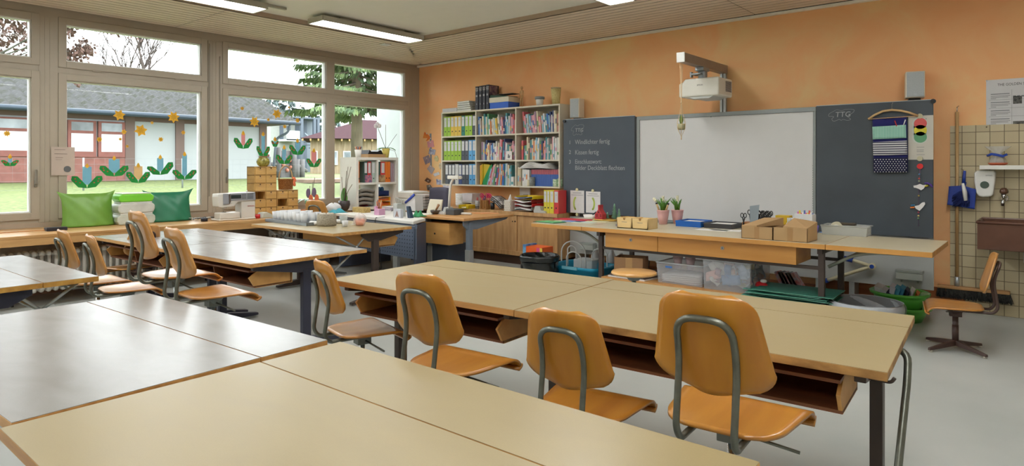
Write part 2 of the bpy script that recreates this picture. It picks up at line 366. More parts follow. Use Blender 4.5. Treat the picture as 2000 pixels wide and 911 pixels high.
# ---- long low school building
HX, GB = -26.0, .85
t = thing('school_building', 'long low white school building with dark tiled roof across the lawn', 'building', (HX, 0, GB))
HW = mat('house_render', (158, 162, 164), .85, vary=.05, scale=1)
MB().box(0, -9, -16, 14.3, 0, 2.45).obj('wall', HW, t)
FADEDRED = mat('faded_red_timber', (128, 78, 70), .7, vary=.2)
MB().box(.05, 0, -16, 8.9, 0, .88).obj('plinth', mat('red_brick_plinth', (132, 88, 80), .9, vary=.2, scale=8), t)
mb = MB().box(.06, 0, -16, 14.35, 2.2, 2.45)
mb.obj('fascia_board', mat('brown_fascia', (92, 72, 62), .7), t)
for y in (6.14, 8.98, 10.75, 14.2, 1.2, -2.5):
    MB().box(.07, .0, y-.16, y+.16, 0, 2.45).obj('timber_post', mat('dark_timber', (104, 86, 80), .8), t)
WPANE = mat('house_window_glass', (150, 158, 166), .08, vary=.5, scale=.8, rgb2=(60, 68, 66))
BLIND = mat('white_blind', (206, 210, 214), .7)
for (y0, y1) in ((-6.4, -4.4), (-4.2, -2.2), (-1.9, -.2), (-.1, 1.6), (1.75, 3.2), (3.3, 4.9), (4.98, 6.0), (6.3, 6.96), (7.02, 7.88), (7.94, 8.8)):
    o = MB().box(.1, 0, y0, y1, .86, 2.14).obj('window_frame', FADEDRED, t)
    MB().box(.105, .1, y0+.1, y1-.1, 1.78, 2.08).box(.105, .1, y0+.1, y1-.1, 1.05, 1.68, 1).obj('pane', [WPANE, BLIND], o)
def rooftiles():
    m = bpy.data.materials.new('grey_mossy_roof_tiles'); m.use_nodes = True; nt = m.node_tree; n = nt.nodes; l = nt.links
    bb = n['Principled BSDF']; tc = n.new('ShaderNodeTexCoord'); nz = n.new('ShaderNodeTexNoise'); nz.inputs['Scale'].default_value = 3.5; nz.inputs['Detail'].default_value = 8
    l.new(tc.outputs['Object'], nz.inputs[0]); r = n.new('ShaderNodeValToRGB'); e = r.color_ramp.elements
    e[0].position = .38; e[0].color = (*lin((46, 48, 38)), 1); e[1].position = .56; e[1].color = (*lin((62, 62, 62)), 1)
    l.new(nz.outputs[0], r.inputs[0]); l.new(r.outputs[0], bb.inputs['Base Color']); bb.inputs['Roughness'].default_value = .85; return m
ROOFT = rooftiles()
# roof of lapped, wavy courses
run, rise, ncr = 6.0, 2.35, 18
mb = MB()
for k in range(ncr):
    x0 = .85-run*k/ncr; z0 = 2.42+rise*k/ncr; x1 = .85-run*(k+1.1)/ncr; z1 = 2.42+rise*(k+1.1)/ncr
    ny = 300
    def fn(u, v, x0=x0, x1=x1, z0=z0, z1=z1):
        y = -16.5+u*31.9
        wv = .05*math.sin(y*2*PI/.3)
        if v < .34: return (x0+.03, y, z0-.03+wv*.2)
        w = (v-.34)/.66
        return (x0+(x1-x0)*w, y, z0+.13*(1-w)+(z1-z0)*w+wv+.0)
    mb.grid(fn, ny, 3, smooth=False)
mb.obj('roof', ROOFT, t)
MB().prism([(.7, 2.36), (-5.15, 4.65), (-11, 2.36)], 'y', -16.4, 15.3).obj('roof_body', mat('dark_verge', (80, 76, 72), .8), t)
MB().tube([(.9, -16.5, 2.4), (.9, 15.45, 2.4)], .09, 8).obj('gutter', mat('grey_zinc', (56, 68, 80), .5, metal=.3), t)
MB().tube(fillet([(.85, 15.0, 2.35), (.7, 15.0, 2.0), (.15, 14.75, 1.75), (.1, 14.6, 0)], .2), .05, 8).obj('downpipe', mat('grey_zinc2', (84, 96, 106), .5), t)
MB().box(-.9, -1.05, 4.2, 4.32, 3.0, 3.4).obj('vent_pipe', BLACK, t)
# ---- chain link fence
FY = -22.5
t = thing('wire_fence', 'low wire fence with thin posts in front of the school building', 'fence', (FY, 0, gz(FY)))
for k in range(9):
    MB().cyl((0, -8+k*2.9, 0), (0, -8+k*2.9, 1.0), .03, n=6).obj('post', mat('fence_grey', (132, 138, 140), .5), t)
mb = MB()
for z in (.05, .3, .55, .8, .98): mb.tube([(0, -8, z), (0, 15.2, z)], .003, 4)
for k in range(80): mb.tube([(0, -8+k*.29, .05), (0, -8+k*.29, .98)], .0015, 3)
mb.obj('wire', mat('fence_grey', (1, 1, 1)), t)
# ---- distant grey building with stairs
p = atx(590, 300, -42)
GX = -48.5
def gy(px): return atx(px, 300, GX).y
def gzz(py, px=590): return atx(px, py, GX).z
t = thing('annex_building', 'grey and white annex with outside stair beyond the white school wall', 'building', (GX, gy(590), .85))
oy = gy(590)
LB = mat('annex_cream', (160, 164, 158), .85); GP = mat('annex_grey_panel', (96, 106, 120), .7); GD = mat('annex_dark', (84, 94, 106), .6)
MB().box(0, -6, gy(528)-oy, gy(576)-oy, 0, gzz(236)-.85).obj('wall', LB, t)
MB().box(-.5, -6, gy(576)-oy, gy(606)-oy, 0, gzz(233)-.85).obj('grey_wall', GP, t)
MB().box(-1, -6, gy(606)-oy, gy(628)-oy, 0, gzz(234)-.85).obj('light_grey_wall', mat('annex_light', (120, 130, 140), .7), t)
MB().box(1.4, -6.5, gy(528)-oy, gy(625)-oy, gzz(234)-.85, gzz(231)-.85).obj('roof_slab', GD, t)
MB().box(1.3, 0, gy(544)-oy, gy(572)-oy, gzz(278)-.85, gzz(274)-.85).box(1.3, 1.2, gy(544)-oy, gy(572)-oy, gzz(276)-.85, gzz(258)-.85).obj('balcony', mat('annex_white', (176, 182, 186), .7), t)
MB().box(.05, 0, gy(546)-oy, gy(553)-oy, gzz(274)-.85, gzz(248)-.85).box(.05, 0, gy(560)-oy, gy(567)-oy, gzz(262)-.85, gzz(248)-.85).obj('door', GD, t)
for px in (572, 597, 604): MB().box(1.4, 1.2, gy(px)-oy-.12, gy(px)-oy+.12, 0, gzz(234)-.85).obj('column', GD, t)
mb = MB()
for k in range(12):
    yy = gy(578)-oy+k*.32; z = gzz(272)-.85-k*.24
    mb.box(1.3, .4, yy, yy+.34, z-.06, z)
mb.tube([(1.35, gy(578)-oy, gzz(262)-.85), (1.35, gy(578)-oy+3.8, gzz(262)-.85-2.8)], .05, 5)
mb.obj('stair', mat('stair_steel', (132, 144, 154), .5), t)
# ---- timber pavilion with red roof
PV = atx(606, 300, -38.0); PR = -math.radians(35.5); PK_ = mpp(PV); WD = 7.2; PH = 2.4
t = thing('timber_pavilion', 'timber clad pavilion with reddish hipped roof behind the big spruce', 'building', (PV.x, PV.y, .8), PR)
mb = MB().box(0, -7, 0, WD, 0, PH); yy = 0
while yy < WD: mb.box(.05, 0, yy, yy+.08, 0, PH); yy += .34
mb.obj('wall', wood('pale_spruce_boards', (156, 140, 114), (132, 114, 88), 'z', .7, 6), t)
RR = mat('reddish_metal_roof', (70, 50, 54), .9, vary=.1, spec=.1)
zr = PH+.02
MB().add([(.7, -.6, zr), (.7, WD+1, zr), (-7.7, WD+1, zr), (-7.7, -.6, zr), (-2.6, 3.4, zr+1.5), (-2.6, WD-1.5, zr+1.5)],
         [(0, 1, 5, 4), (1, 2, 5), (2, 3, 4, 5), (3, 0, 4), (0, 3, 2, 1)]).obj('roof', RR, t)
mb = MB(); yy = -.5
while yy < WD+.9: mb.box(.66, 0, yy, yy+.1, zr-.16, zr-.02); yy += .5
mb.obj('rafter_end', wood('pale_rafter', (176, 146, 100), (150, 118, 74), 'x', .7), t)
for (a, c) in ((613, 620), (645, 658), (668, 684), (722, 738)):
    a = (a-606)*PK_; c = (c-606)*PK_
    o = MB().box(.12, 0, a, c, .65, 1.6).obj('window_frame', mat('white_frame', (176, 180, 180), .6), t)
    MB().box(.13, .12, a+.07, c-.07, .72, 1.53).obj('pane', WPANE, o)
# ---- play frame of weathered boards
t = thing('climbing_wall', 'weathered timber climbing wall with posts standing on the playground', 'play structure', (*atz(560, 345, .8)[:2], .8))
PXX = atz(560, 345, .8).x if False else -27.5
t.location = (PXX, atx(560, 340, PXX).y, .85); s = mpp(t.location)
GW = mat('weathered_timber', (112, 110, 110), .9, vary=.25, scale=3)
MB().box(0, -.15, -18*s, 12*s, 0, 52*s).obj('panel', GW, t)
for dx in (-20, 13, 20, 31):
    MB().cyl((.1, dx*s, 0), (.1, dx*s, (58 if dx < 15 else 36)*s), .13, n=8).obj('post', GW, t)
MB().cyl((.1, 12*s, 30*s), (.1, 42*s, 12*s), .09, n=8).cyl((.1, -42*s, 26*s), (.1, -18*s, 26*s), .08, n=8).cyl((.1, -42*s, 14*s), (.1, -18*s, 14*s), .08, n=8).cyl((.1, -40*s, 0), (.1, -40*s, 40*s), .1, n=8).obj('rail', GW, t)
mb = MB()
for (yy, z) in ((0, 14), (-8, 24), (5, 33), (-6, 40), (8, 20)): mb.ball((.05, yy*s, z*s), .09)
mb.obj('climbing_hold', mat('orange_hold', (190, 120, 96), .6), t)
MB().box(-.6, -3, -22*s, -28*s, 0, 45*s).obj('red_board', FADEDRED, t)
# sand patch
b = MB().box(-23, -31, 14.5, 26, .7, .83); struct('sand_patch', b, mat('brownish_bark', (140, 118, 104), .95, vary=.3, scale=3))

# ---- trees
NEED = mat('spruce_needles', (112, 130, 82), .9, rgb2=(70, 92, 66), scale=2.2)
BARK = mat('spruce_bark', (118, 108, 92), .95, vary=.4, scale=5, stretch=(1, 1, .3), bump=.6)
def conifer(name, label, loc, H, R, nb, dens, z0, seed, needles=NEED, trunk=.2, cl=.5, group=None):
    rnd = random.Random(seed); t = thing(name, label, 'tree', loc, 0, group)
    MB().cyl((0, 0, 0), (0, 0, H), trunk, .03, 10).obj('trunk', BARK, t)
    bb = MB(); fb = MB()
    for i in range(nb):
        q = (i+.5)/nb; z = z0+(H-z0)*q; L = R*(1-q)**.75*(.75+.4*rnd.random()); a = i*2.4+rnd.random()*.6
        dx, dy = math.cos(a), math.sin(a); pts = []
        for k in range(6):
            f = k/5; pts.append((dx*L*f, dy*L*f, z-L*.34*f+L*.2*f*f))
        bb.tube(pts, .03, 4, rr=[.05*(1-k/6)*trunk/.2 for k in range(6)])
        n = int(dens*L)
        for k in range(n):
            f = .12+.88*rnd.random()**.7; side = (rnd.random()-.5)*L*.55*(1-.4*f)
            px, py = dx*L*f-dy*side, dy*L*f+dx*side; pz = z-L*.34*f+L*.2*f*f-.18*abs(side)
            for q2 in range(3):
                ln = cl*(.5+rnd.random()*.7); wd = ln*.2; aa = a+(rnd.random()-.5)*1.8
                ex, ey, ez = math.cos(aa)*ln*.55, math.sin(aa)*ln*.55, -ln*(.4+.5*rnd.random())
                ox, oy = -math.sin(aa)*wd, math.cos(aa)*wd
                fb.add([(px-ox, py-oy, pz), (px+ex*.5-ox*.6, py+ey*.5-oy*.6, pz+ez*.6), (px+ex, py+ey, pz+ez), (px+ex*.5+ox*.7, py+ey*.5+oy*.7, pz+ez*.4), (px+ox, py+oy, pz+.04)], [(0, 1, 2, 3, 4)])
    bb.obj('branches', BARK, t); fb.obj('foliage', needles, t)
    return t
sx = -19.5; sl = atx(697, 330, sx)
conifer('spruce_tree', 'big spruce tree with thick bare lower trunk and drooping branches', (sl.x, sl.y, .55), 13.5, 2.75, 120, 70, 3.0, 3, trunk=.24, cl=.25)
far = mat('far_hazy_needles', (84, 98, 98), .9, rgb2=(62, 76, 74), scale=1)  # distance haze is put into this blue-grey needle colour
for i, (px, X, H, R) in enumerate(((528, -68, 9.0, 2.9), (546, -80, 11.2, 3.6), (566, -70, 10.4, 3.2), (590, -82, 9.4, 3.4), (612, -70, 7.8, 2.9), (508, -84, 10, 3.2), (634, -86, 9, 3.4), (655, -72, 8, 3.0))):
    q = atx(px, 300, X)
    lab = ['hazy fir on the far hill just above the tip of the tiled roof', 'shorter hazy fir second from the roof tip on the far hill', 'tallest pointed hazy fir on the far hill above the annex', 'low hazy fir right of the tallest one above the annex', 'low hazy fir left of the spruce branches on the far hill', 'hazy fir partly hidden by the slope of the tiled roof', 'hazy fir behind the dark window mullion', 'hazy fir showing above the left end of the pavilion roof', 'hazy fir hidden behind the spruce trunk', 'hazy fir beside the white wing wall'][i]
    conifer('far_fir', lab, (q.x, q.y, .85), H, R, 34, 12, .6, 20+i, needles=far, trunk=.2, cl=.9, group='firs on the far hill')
def bare_tree(name, label, loc, H, seed, spread, lean=(0, 0), leaves=0, m=None, lm=None, depth=6, r0=.2, ang=.55, start=None):
    rnd = random.Random(seed); t = thing(name, label, 'tree', loc); bb = MB(); ends = []
    def grow(p, d, L, r, k):
        pts = [p]; q = p; dd = d.copy()
        for i in range(4):
            dd = (dd+Vector((rnd.uniform(-.16, .16), rnd.uniform(-.16, .16), rnd.uniform(-.05, .12)))).normalized(); q = q+dd*L/4; pts.append(q)
        bb.tube(pts, r, 5 if k > 2 else 3, rr=[r*(1-.13*i) for i in range(5)])
        if k <= 2: ends.extend(pts[1:])
        if k == 0: return
        for j in range(3 if k > 1 else 2):
            ax = Vector((rnd.gauss(0, 1), rnd.gauss(0, 1), rnd.gauss(0, .6))).normalized()
            grow(pts[rnd.choice((2, 3, 4)) if j else 4], (dd+ax*ang*rnd.uniform(.7, 1.4)*spread).normalized(), L*rnd.uniform(.62, .85), r*.55, k-1)
    grow(Vector((0, 0, 0)), Vector((lean[0], lean[1], 1)).normalized(), H, r0, depth)
    bb.obj('branches', m or BARK, t)
    if leaves:
        lb = MB()
        for i in range(leaves):
            p = rnd.choice(ends)+Vector((rnd.uniform(-.1, .1), rnd.uniform(-.1, .1), rnd.uniform(-.15, .05))); s = rnd.uniform(.035, .075)
            a = rnd.uniform(0, 6.3); u = Vector((math.cos(a)*s, math.sin(a)*s, s*rnd.uniform(-.6, .6))); w = Vector((-math.sin(a)*s*.6, math.cos(a)*s*.6, -s))
            lb.add([p, p+u, p+u+w, p+w], [(0, 1, 2, 3)])
        lb.obj('leaves', lm, t)
    return t
q = atx(60, 300, -16); 
bare_tree('beech_tree', 'near tree with brown withered leaves reaching over the tiled roof', (-16.5, q.y-1.0, .2), 2.35, 8, 1.15, (0, -.1), 17000, mat('mossy_bark', (84, 84, 72), .9, vary=.3), mat('withered_leaves', (104, 80, 70), .9, vary=.2), depth=7, r0=.13)
q = atx(262, 300, -52)
bare_tree('bare_tree', 'bare round-crowned tree seen far behind the tiled roof', (q.x, q.y, .9), 3.7, 11, .7, (0, 0), 0, mat('bare_twigs', (76, 66, 62), .9), depth=7, r0=.36)
# ================================================================ CEILING LAMPS
LAMPM = emis('lamp_diffuser', (250, 251, 250), LAMP_L)
FIXT = mat('lamp_housing', (176, 172, 158), .5)
def lamp(x, y, label):
    t = thing('ceiling_lamp', label, 'ceiling lamp', (x, y, 3.2), 0, 'long ceiling lamps')
    L, W = 1.58, .31
    b = MB()
    b.box(-W/2, -W/2+.012, -L/2, L/2, -.1, -.045).box(W/2-.012, W/2, -L/2, L/2, -.1, -.045).box(-W/2, W/2, -L/2, -L/2+.015, -.1, -.045).box(-W/2, W/2, L/2-.015, L/2, -.1, -.045).box(-W/2, W/2, -L/2, L/2, -.045, -.035)
    b.obj('housing', FIXT, t, bevel=.003)
    MB().box(-W/2+.014, W/2-.014, -L/2+.017, L/2-.017, -.092, -.082).obj('diffuser', LAMPM, t)
    MB().box(-.09, .09, -.5, .5, -.035, 0).obj('mounting_box', FIXT, t)
    MB().box(-.02, .02, L/2, L/2+.3, -.03, -.005).obj('cable_duct', FIXT, t)
    return t
l0 = lamp(-6.65, 5.08, 'lit ceiling lamp by the window side, nearest the orange wall corner')
for x, y, lab in ((-6.65, 2.82, 'lit ceiling lamp by the window side, cut off by the top edge of the photo'),
                  (-3.42, 5.08, 'lit ceiling lamp whose corner shows at the top edge above the orange wall'),
                  (-3.42, 2.82, 'lit ceiling lamp in the middle row just above the picture'), (-6.65, .56, 'lit ceiling lamp by the window side above the near desks'),
                  (-3.42, .56, 'lit ceiling lamp in the middle row above the near desks'), (-.2, 5.08, 'lit ceiling lamp in the right row before the sink'),
                  (-.2, 2.82, 'lit ceiling lamp in the right row, middle of the room'), (-.2, .56, 'lit ceiling lamp in the right row over the camera side'),
                  (-6.65, -1.7, 'lit ceiling lamp by the window side at the back of the room'), (-3.42, -1.7, 'lit ceiling lamp in the middle row at the back of the room'), (-.2, -1.7, 'lit ceiling lamp in the right row at the back of the room')):
    dup(l0, (x, y, 3.2), 0, lab)
t = thing('ceiling_sensor', 'small white square sensor on the slatted ceiling border', 'sensor', (*atz(753, 86, ZC)[:2], ZC))
MB().box(-.06, .06, -.06, .06, -.015, 0).obj('plate', PLAST_W, t, bevel=.004); MB().cyl((0, 0, -.02), (0, 0, -.015), .03).obj('lens', PLAST_W, t)

# ================================================================ DESKS
LSTEEL = mat('light_steel_tube', (176, 182, 182), .35, metal=.6)
def desk(loc, rz, w, m, fl, label, top=TOPN, legm=DKBROWN, hz=.75, edge=EDGE, shelf=True, group='school desks with folding leaf', pipe=False, inset=.085):
    t = thing('school_desk', label, 'desk', (loc[0], loc[1], 0), rz, group); th = .03
    def slab(name, y0, y1):
        b = MB().box(-w/2, w/2, y0, y1, hz-th, hz-.0015, 0); o = b.obj(name, edge, t, bevel=.002)
        MB().box(-w/2+.001, w/2-.001, y0+.001, y1-.001, hz-.0015, hz).obj('laminate', top, o)
    slab('tabletop', 0, m-.002); slab('folding_leaf', m+.002, m+fl)
    cy = m*.68
    for sx in (-1, 1):
        x = sx*(w/2-inset)
        b = MB().prism([(cy-.035, .04), (cy+.035, .04), (cy+.035, hz-th-.075), (cy-.035, hz-th-.075)], 'x', x-.022, x+.022)
        b.obj('leg', legm, t, bevel=.004)
        MB().prism([(.06, hz-th-.035), (cy-.06, hz-th-.095), (cy+.08, hz-th-.095), (m-.03, hz-th-.04), (m-.03, hz-th), (.06, hz-th)], 'x', x-.018, x+.018).obj('bracket', legm, t, bevel=.003)
        MB().prism([(-.02+.05, .012), (.03, .035), (cy-.08, .075), (cy+.08, .075), (m+.1, .035), (m+.1, .012)], 'x', x-.028, x+.028).obj('foot', legm, t, bevel=.006)
        # folding support of the leaf: V of flat steel
        xi = x-sx*.02
        MB().tube([(xi, m-.13, hz-th-.005), (xi, m+.02, hz-th-.14)], .009, 6).tube([(xi, m+fl*.75, hz-th-.005), (xi, m+.02, hz-th-.14)], .009, 6).obj('leaf_bracket', LSTEEL, t)
    MB().tube([(-w/2+inset, m+.02, hz-th-.14), (w/2-inset, m+.02, hz-th-.14)], .011, 8).obj('leaf_bar', LSTEEL, t)
    if shelf:
        y0, y1, zt, zb = .09, .42, hz-th-.01, hz-th-.17; xs = w/2-inset-.06
        b = MB().box(-xs, xs, y0+.02, y1, zb, zb+.012).box(-xs, xs, y1-.012, y1, zb, zt)
        b.box(-xs, xs, y0-.02, y0+.1, zt-.045, zt-.033)
        o = b.obj('book_shelf', SHELFWOOD, t); MB().box(-xs, xs, y1, y1+.006, zb-.004, zt).obj('shelf_back', BEECH, o)
        for x in (-xs, xs-.014): MB().prism([(y0+.03, zb-.004), (y0-.02, zb+.075), (y0+.1, zt), (y1, zt), (y1, zb-.004)], 'x', x, x+.014).obj('shelf_side', BEECH, o, bevel=.002)
        MB().prism([(y0+.03, zb), (y0+.01, zb+.1), (y1, zt), (y1, zb)], 'x', -.006, .006).obj('shelf_divider', SHELFWOOD, o)
    if pipe:
        x = w/2+.012
        MB().tube(fillet([(x-.12, m-.2, hz-th-.02), (x, m-.17, hz-th-.02), (x+.002, m-.24, hz-th-.12), (x-.02, m-.72, .03)], .05), .0135, 10).obj('support_tube', STEEL, t)
        MB().tube(fillet([(w/2-.06, .06, hz-.045), (w/2+.004, .06, hz-.047), (w/2+.014, .06, hz-.03)], .012), .006, 6).obj('bag_hook', DKBROWN, t)
    return t
def rot(x, y, a): return (x*math.cos(a)-y*math.sin(a), x*math.sin(a)+y*math.cos(a))
R = math.radians
# right pair, in the middle of the room
def place(pl, rz, w):    # near-left corner -> origin in the middle of the near edge
    c = rot(w/2, 0, rz); return (pl[0]+c[0], pl[1]+c[1])
desk(place((-1.842, 2.206), R(3.5), 1.455), R(3.5), 1.455, .695, .255, 'cream desk nearest the sink with bent steel tube and bag hook at its right end', edge=WORNEDGE, pipe=True)
desk(place((-3.16, 2.125), R(3.6), 1.315), R(3.6), 1.315, .71, .26, 'cream desk with open book shelf between the two middle chairs and the black bin')
# near block
desk(place((-1.99, .395), R(.9), 1.52), R(.9), 1.52, .69, .315, 'large cream desk in the foreground corner at the bottom of the photo', shelf=False)
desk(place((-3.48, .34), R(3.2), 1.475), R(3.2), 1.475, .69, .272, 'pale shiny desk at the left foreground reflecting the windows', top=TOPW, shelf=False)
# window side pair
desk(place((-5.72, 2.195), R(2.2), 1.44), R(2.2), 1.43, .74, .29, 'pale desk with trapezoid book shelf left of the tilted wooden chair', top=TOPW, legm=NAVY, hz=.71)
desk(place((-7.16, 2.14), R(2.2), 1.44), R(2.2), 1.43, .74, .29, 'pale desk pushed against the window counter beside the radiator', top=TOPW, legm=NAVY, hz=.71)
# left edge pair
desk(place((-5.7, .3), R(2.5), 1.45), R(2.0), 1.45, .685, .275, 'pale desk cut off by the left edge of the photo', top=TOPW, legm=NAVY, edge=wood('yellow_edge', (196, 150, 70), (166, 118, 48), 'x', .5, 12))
# craft desk before the metal desk, leaf towards us
t5 = desk((-6.02, 4.56), PI-R(.2), 1.57, .62, .36, 'desk with grey tray, cups and woven basket in front of the metal desk')

# ================================================================ CHAIRS
def chair(loc, yaw, zs, label, tubem=STEEL, woodm=ROOMWOOD, seatm=SEATWOOD, group='swivel school chairs', base=True):
    t = thing('school_chair', label, 'chair', (loc[0], loc[1], 0), yaw, group)
    def seat(u, v):
        y = -.17+v*.37
        hw = .165+.042*min(1, v*1.15)
        if v < .3: q = 1-v/.3; hw -= .075*(1-math.sqrt(max(0, 1-q*q)))+.0
        x = (u*2-1)*hw
        if y > .13: a = (y-.13)/.07; z = -.006-.034*a*a
        else: z = -.006-.010*math.sin(max(0, v)*PI)*(1-(u*2-1)**2)
        return (x, y-(.012*max(0, (y-.17)/.03) if y > .17 else 0), zs+z)
    b = MB().grid(seat, 14, 18)
    # rolled front lip
    b2 = b.obj('seat', seatm, t, solid=.011)
    lip = MB().grid(lambda u, v: ((u*2-1)*.207, .198+.004*math.sin(v*PI)-.024*v*v, zs-.036-.02*v), 10, 5).obj('front_lip', seatm, b2, solid=.011)
    zb, zt = .118, .405; H = zt-zb
    def back(u, v):
        z = zb+v*H
        hw = .178-(.178-.132)*max(0, (v-.18)/.82)
        lo = .26
        if v < lo: q = 1-v/lo; hw = .178*(.38+.62*math.sqrt(max(0, 1-q*q)))
        if v > .82: q = (v-.82)/.18; hw -= .062*(1-math.sqrt(max(0, 1-q*q)))
        x = (u*2-1)*hw
        bow = .022*math.cos((u-.5)*PI)
        zc = z-.014*(1-abs(u*2-1)**2)*(1 if v < .1 else 0)*(1-v/.1)
        return (x, -.172-(z-zb)*.27-bow+.012, zs+zc)
    MB().grid(back, 16, 22).obj('backrest', woodm, t, solid=.011)
    pts = []
    half = [(-.08, .02, -.03), (-.08, -.225, -.03), (-.083, -.252, .012), (-.083, -.222, .211), (-.079, -.262, .322)]
    pl = [Vector(p) for p in half]; pr = [Vector((-p.x, p.y, p.z)) for p in reversed(pl)]
    path = [*pl, *pr]
    path.insert(5, Vector((-.079, -.268, .338))); path.insert(6, Vector((.079, -.268, .338)))
    path = [p for i, p in enumerate(path) if i not in (4, 7)]
    MB().tube([Vector((p.x, p.y, p.z+zs)) for p in fillet(path, .062, 7)], .0105, 10).obj('back_frame', tubem, t)
    plate = MB().cyl((0, 0, zs-.075), (0, 0, zs-.02), .035, .07, 16).box(-.085, .085, -.05, .1, zs-.028, zs-.02).box(-.035, .035, -.04, .04, zs-.09, zs-.05)
    plate.obj('seat_mount', mat('grey_cast_metal', (118, 124, 120), .45, metal=.3) if tubem is STEEL else tubem, t, bevel=.003)
    MB().tube([(.03, 0, zs-.065), (.19, .045, zs-.1)], .0055, 6).obj('height_lever', STEEL, t)
    MB().cyl((0, 0, .07), (0, 0, zs-.07), .014 if tubem is STEEL else .02, n=12).cyl((0, 0, .07), (0, 0, zs*.55), .022, n=12).obj('column', CHROME if tubem is STEEL else tubem, t)
    for k in range(4):
        a = k*PI/2+PI/4; dx, dy = math.cos(a), math.sin(a)
        o = MB()
        o.hexa([(dy*.02, -dx*.02, .035), (dx*.25+dy*.012, dy*.25-dx*.012, .01), (dx*.25-dy*.012, dy*.25+dx*.012, .01), (-dy*.02, dx*.02, .035),
                (dy*.016, -dx*.016, .075), (dx*.25+dy*.01, dy*.25-dx*.01, .03), (dx*.25-dy*.01, dy*.25+dx*.01, .03), (-dy*.016, dx*.016, .075)])
        lg = o.obj('leg', tubem if tubem is not STEEL else mat('dark_grey_steel', (82, 84, 84), .45, metal=.4), t, bevel=.004)
        MB().cyl((dx*.235, dy*.235, 0), (dx*.235, dy*.235, .014), .014).obj('glide', mat('pale_glide', (176, 170, 156), .6), lg)
    return t
chair((-.763, 1.976), R(4.3), .633, 'large wooden chair with grey tube frame nearest the camera at the right')
chair((-1.376, 2.104), R(9), .479, 'wooden chair with small dark stamp on its backrest, left of the largest chair')
chair((-1.966, 1.969), R(5.7), .561, 'wooden chair at the middle of the cream desk row before the open book shelf')
chair((-2.992, 2.236), R(-13.3), .48, 'wooden chair turned sideways between the pale desk and the cream desk row')
FAR_LIT_WOOD = wood('far_lit_beech_ply', (202, 148, 84), (184, 128, 62), 'z', .33, 6, coat=.4)  # paler copy of the chair wood: light on the far chairs put into colour
chair((-3.914, 1.817), R(-1.2), .633, 'wooden chair before the right end of the pale window side desk', woodm=FAR_LIT_WOOD)
chair((-4.293, 1.755), R(-.1), .717, 'highest raised wooden chair before the pale desks, in front of the dark green pillow', woodm=FAR_LIT_WOOD)
chair((-5.265, 1.804), R(-5.3), .498, 'low wooden chair right of the leftmost one, before the radiator', woodm=FAR_LIT_WOOD)
chair((-5.684, 1.739), R(.1), .513, 'leftmost wooden chair, backrest against the radiator', woodm=FAR_LIT_WOOD)
chair((-.55, 5.90), R(99.4), .345, 'low wooden chair on brown star base standing alone below the sink', tubem=mat('brown_tube', (70, 50, 44), .4), woodm=FAR_LIT_WOOD)
p = atz(252, 504, .5)
chair((p.x+.07, p.y+.0), R(100), .43, 'wooden chair mostly hidden behind the highest raised chair by the radiator', tubem=mat('brown_tube', (1, 1, 1)), woodm=FAR_LIT_WOOD)
p = atx(608, 405, -7.05)
chair((p.x+.03, p.y+.2), R(20), .57, 'wooden chair behind the desk with tray, only its rounded backrest showing', woodm=FAR_LIT_WOOD)
# round stool
p = atz(1238, 532, .47)
t = thing('round_stool', 'round wooden stool before the teacher table', 'stool', (p.x, p.y, 0)); r = 44*mpp(p)
MB().lathe([(.01, .452), (r-.01, .452), (r, .46), (r, .468), (r-.006, .476), (.01, .476)], n=36).obj('seat', wood('stool_seat', (222, 172, 104), (206, 152, 84), 'x', .35, 8, coat=.4), t)
MB().cyl((0, 0, .40), (0, 0, .452), .045, .085, 18).cyl((0, 0, .1), (0, 0, .42), .02).obj('column', mat('grey_cast_metal', (1, 1, 1)), t)
for k in range(5):
    a = k*2*PI/5; MB().tube([(0, 0, .1), (math.cos(a)*.22, math.sin(a)*.22, .02)], .016, 8).obj('leg', mat('dark_grey_steel', (82, 84, 84), .45, metal=.4), t)

# ================================================================ WINDOW COUNTER AND RADIATORS
CW = wood('counter_laminated_beech', (206, 164, 110), (184, 138, 84), 'y', .36, 7)
t = thing('window_counter', 'long beech counter running under all the windows', 'counter', (WX+.01, 0, 0))
MB().box(.0, .92, -2.5, 7.44, .70, .73).obj('worktop', CW, t, bevel=.004)
MB().box(.89, .92, -2.5, 5.3, .63, .70).obj('front_apron', CW, t)
for y in (-1.5, 1.35, 3.95, 6.9): MB().box(.05, .85, y, y+.03, .62, .7).prism([(.05, .45), (.12, .45), (.3, .7), (.2, .7)], 'y', y, y+.03).obj('bracket', mat('grey_bracket', (120, 112, 102), .6), t)
def radiator(y0, n, label):
    t = thing('radiator', label, 'radiator', (-7.86, y0, 0), 0, 'column radiators under the counter'); RM = mat('radiator_enamel', (228, 224, 216), .45)
    for k in range(n):
        y = k*.062+.03; b = MB()
        for x in (-.055, .055): b.cyl((x, y, .17), (x, y, .49), .017, n=8)
        b.tube(fillet([(-.055, y, .17), (-.055, y, .135), (.055, y, .135), (.055, y, .17)], .03, 3), .022, 8).tube(fillet([(-.055, y, .49), (-.055, y, .52), (.055, y, .52), (.055, y, .49)], .03, 3), .022, 8)
        b.obj('section', RM, t)
    MB().cyl((0, 0, .15), (0, n*.062, .15), .02).cyl((0, 0, .5), (0, n*.062, .5), .02).obj('pipe', RM, t)
    for y in (.1, n*.062-.1): MB().box(-.02, .02, y, y+.02, 0, .14).obj('foot', BLACK, t)
radiator(1.55, 34, 'white column radiator behind the left wooden chairs')
radiator(4.4, 26, 'white column radiator under the counter left of the craft desk')

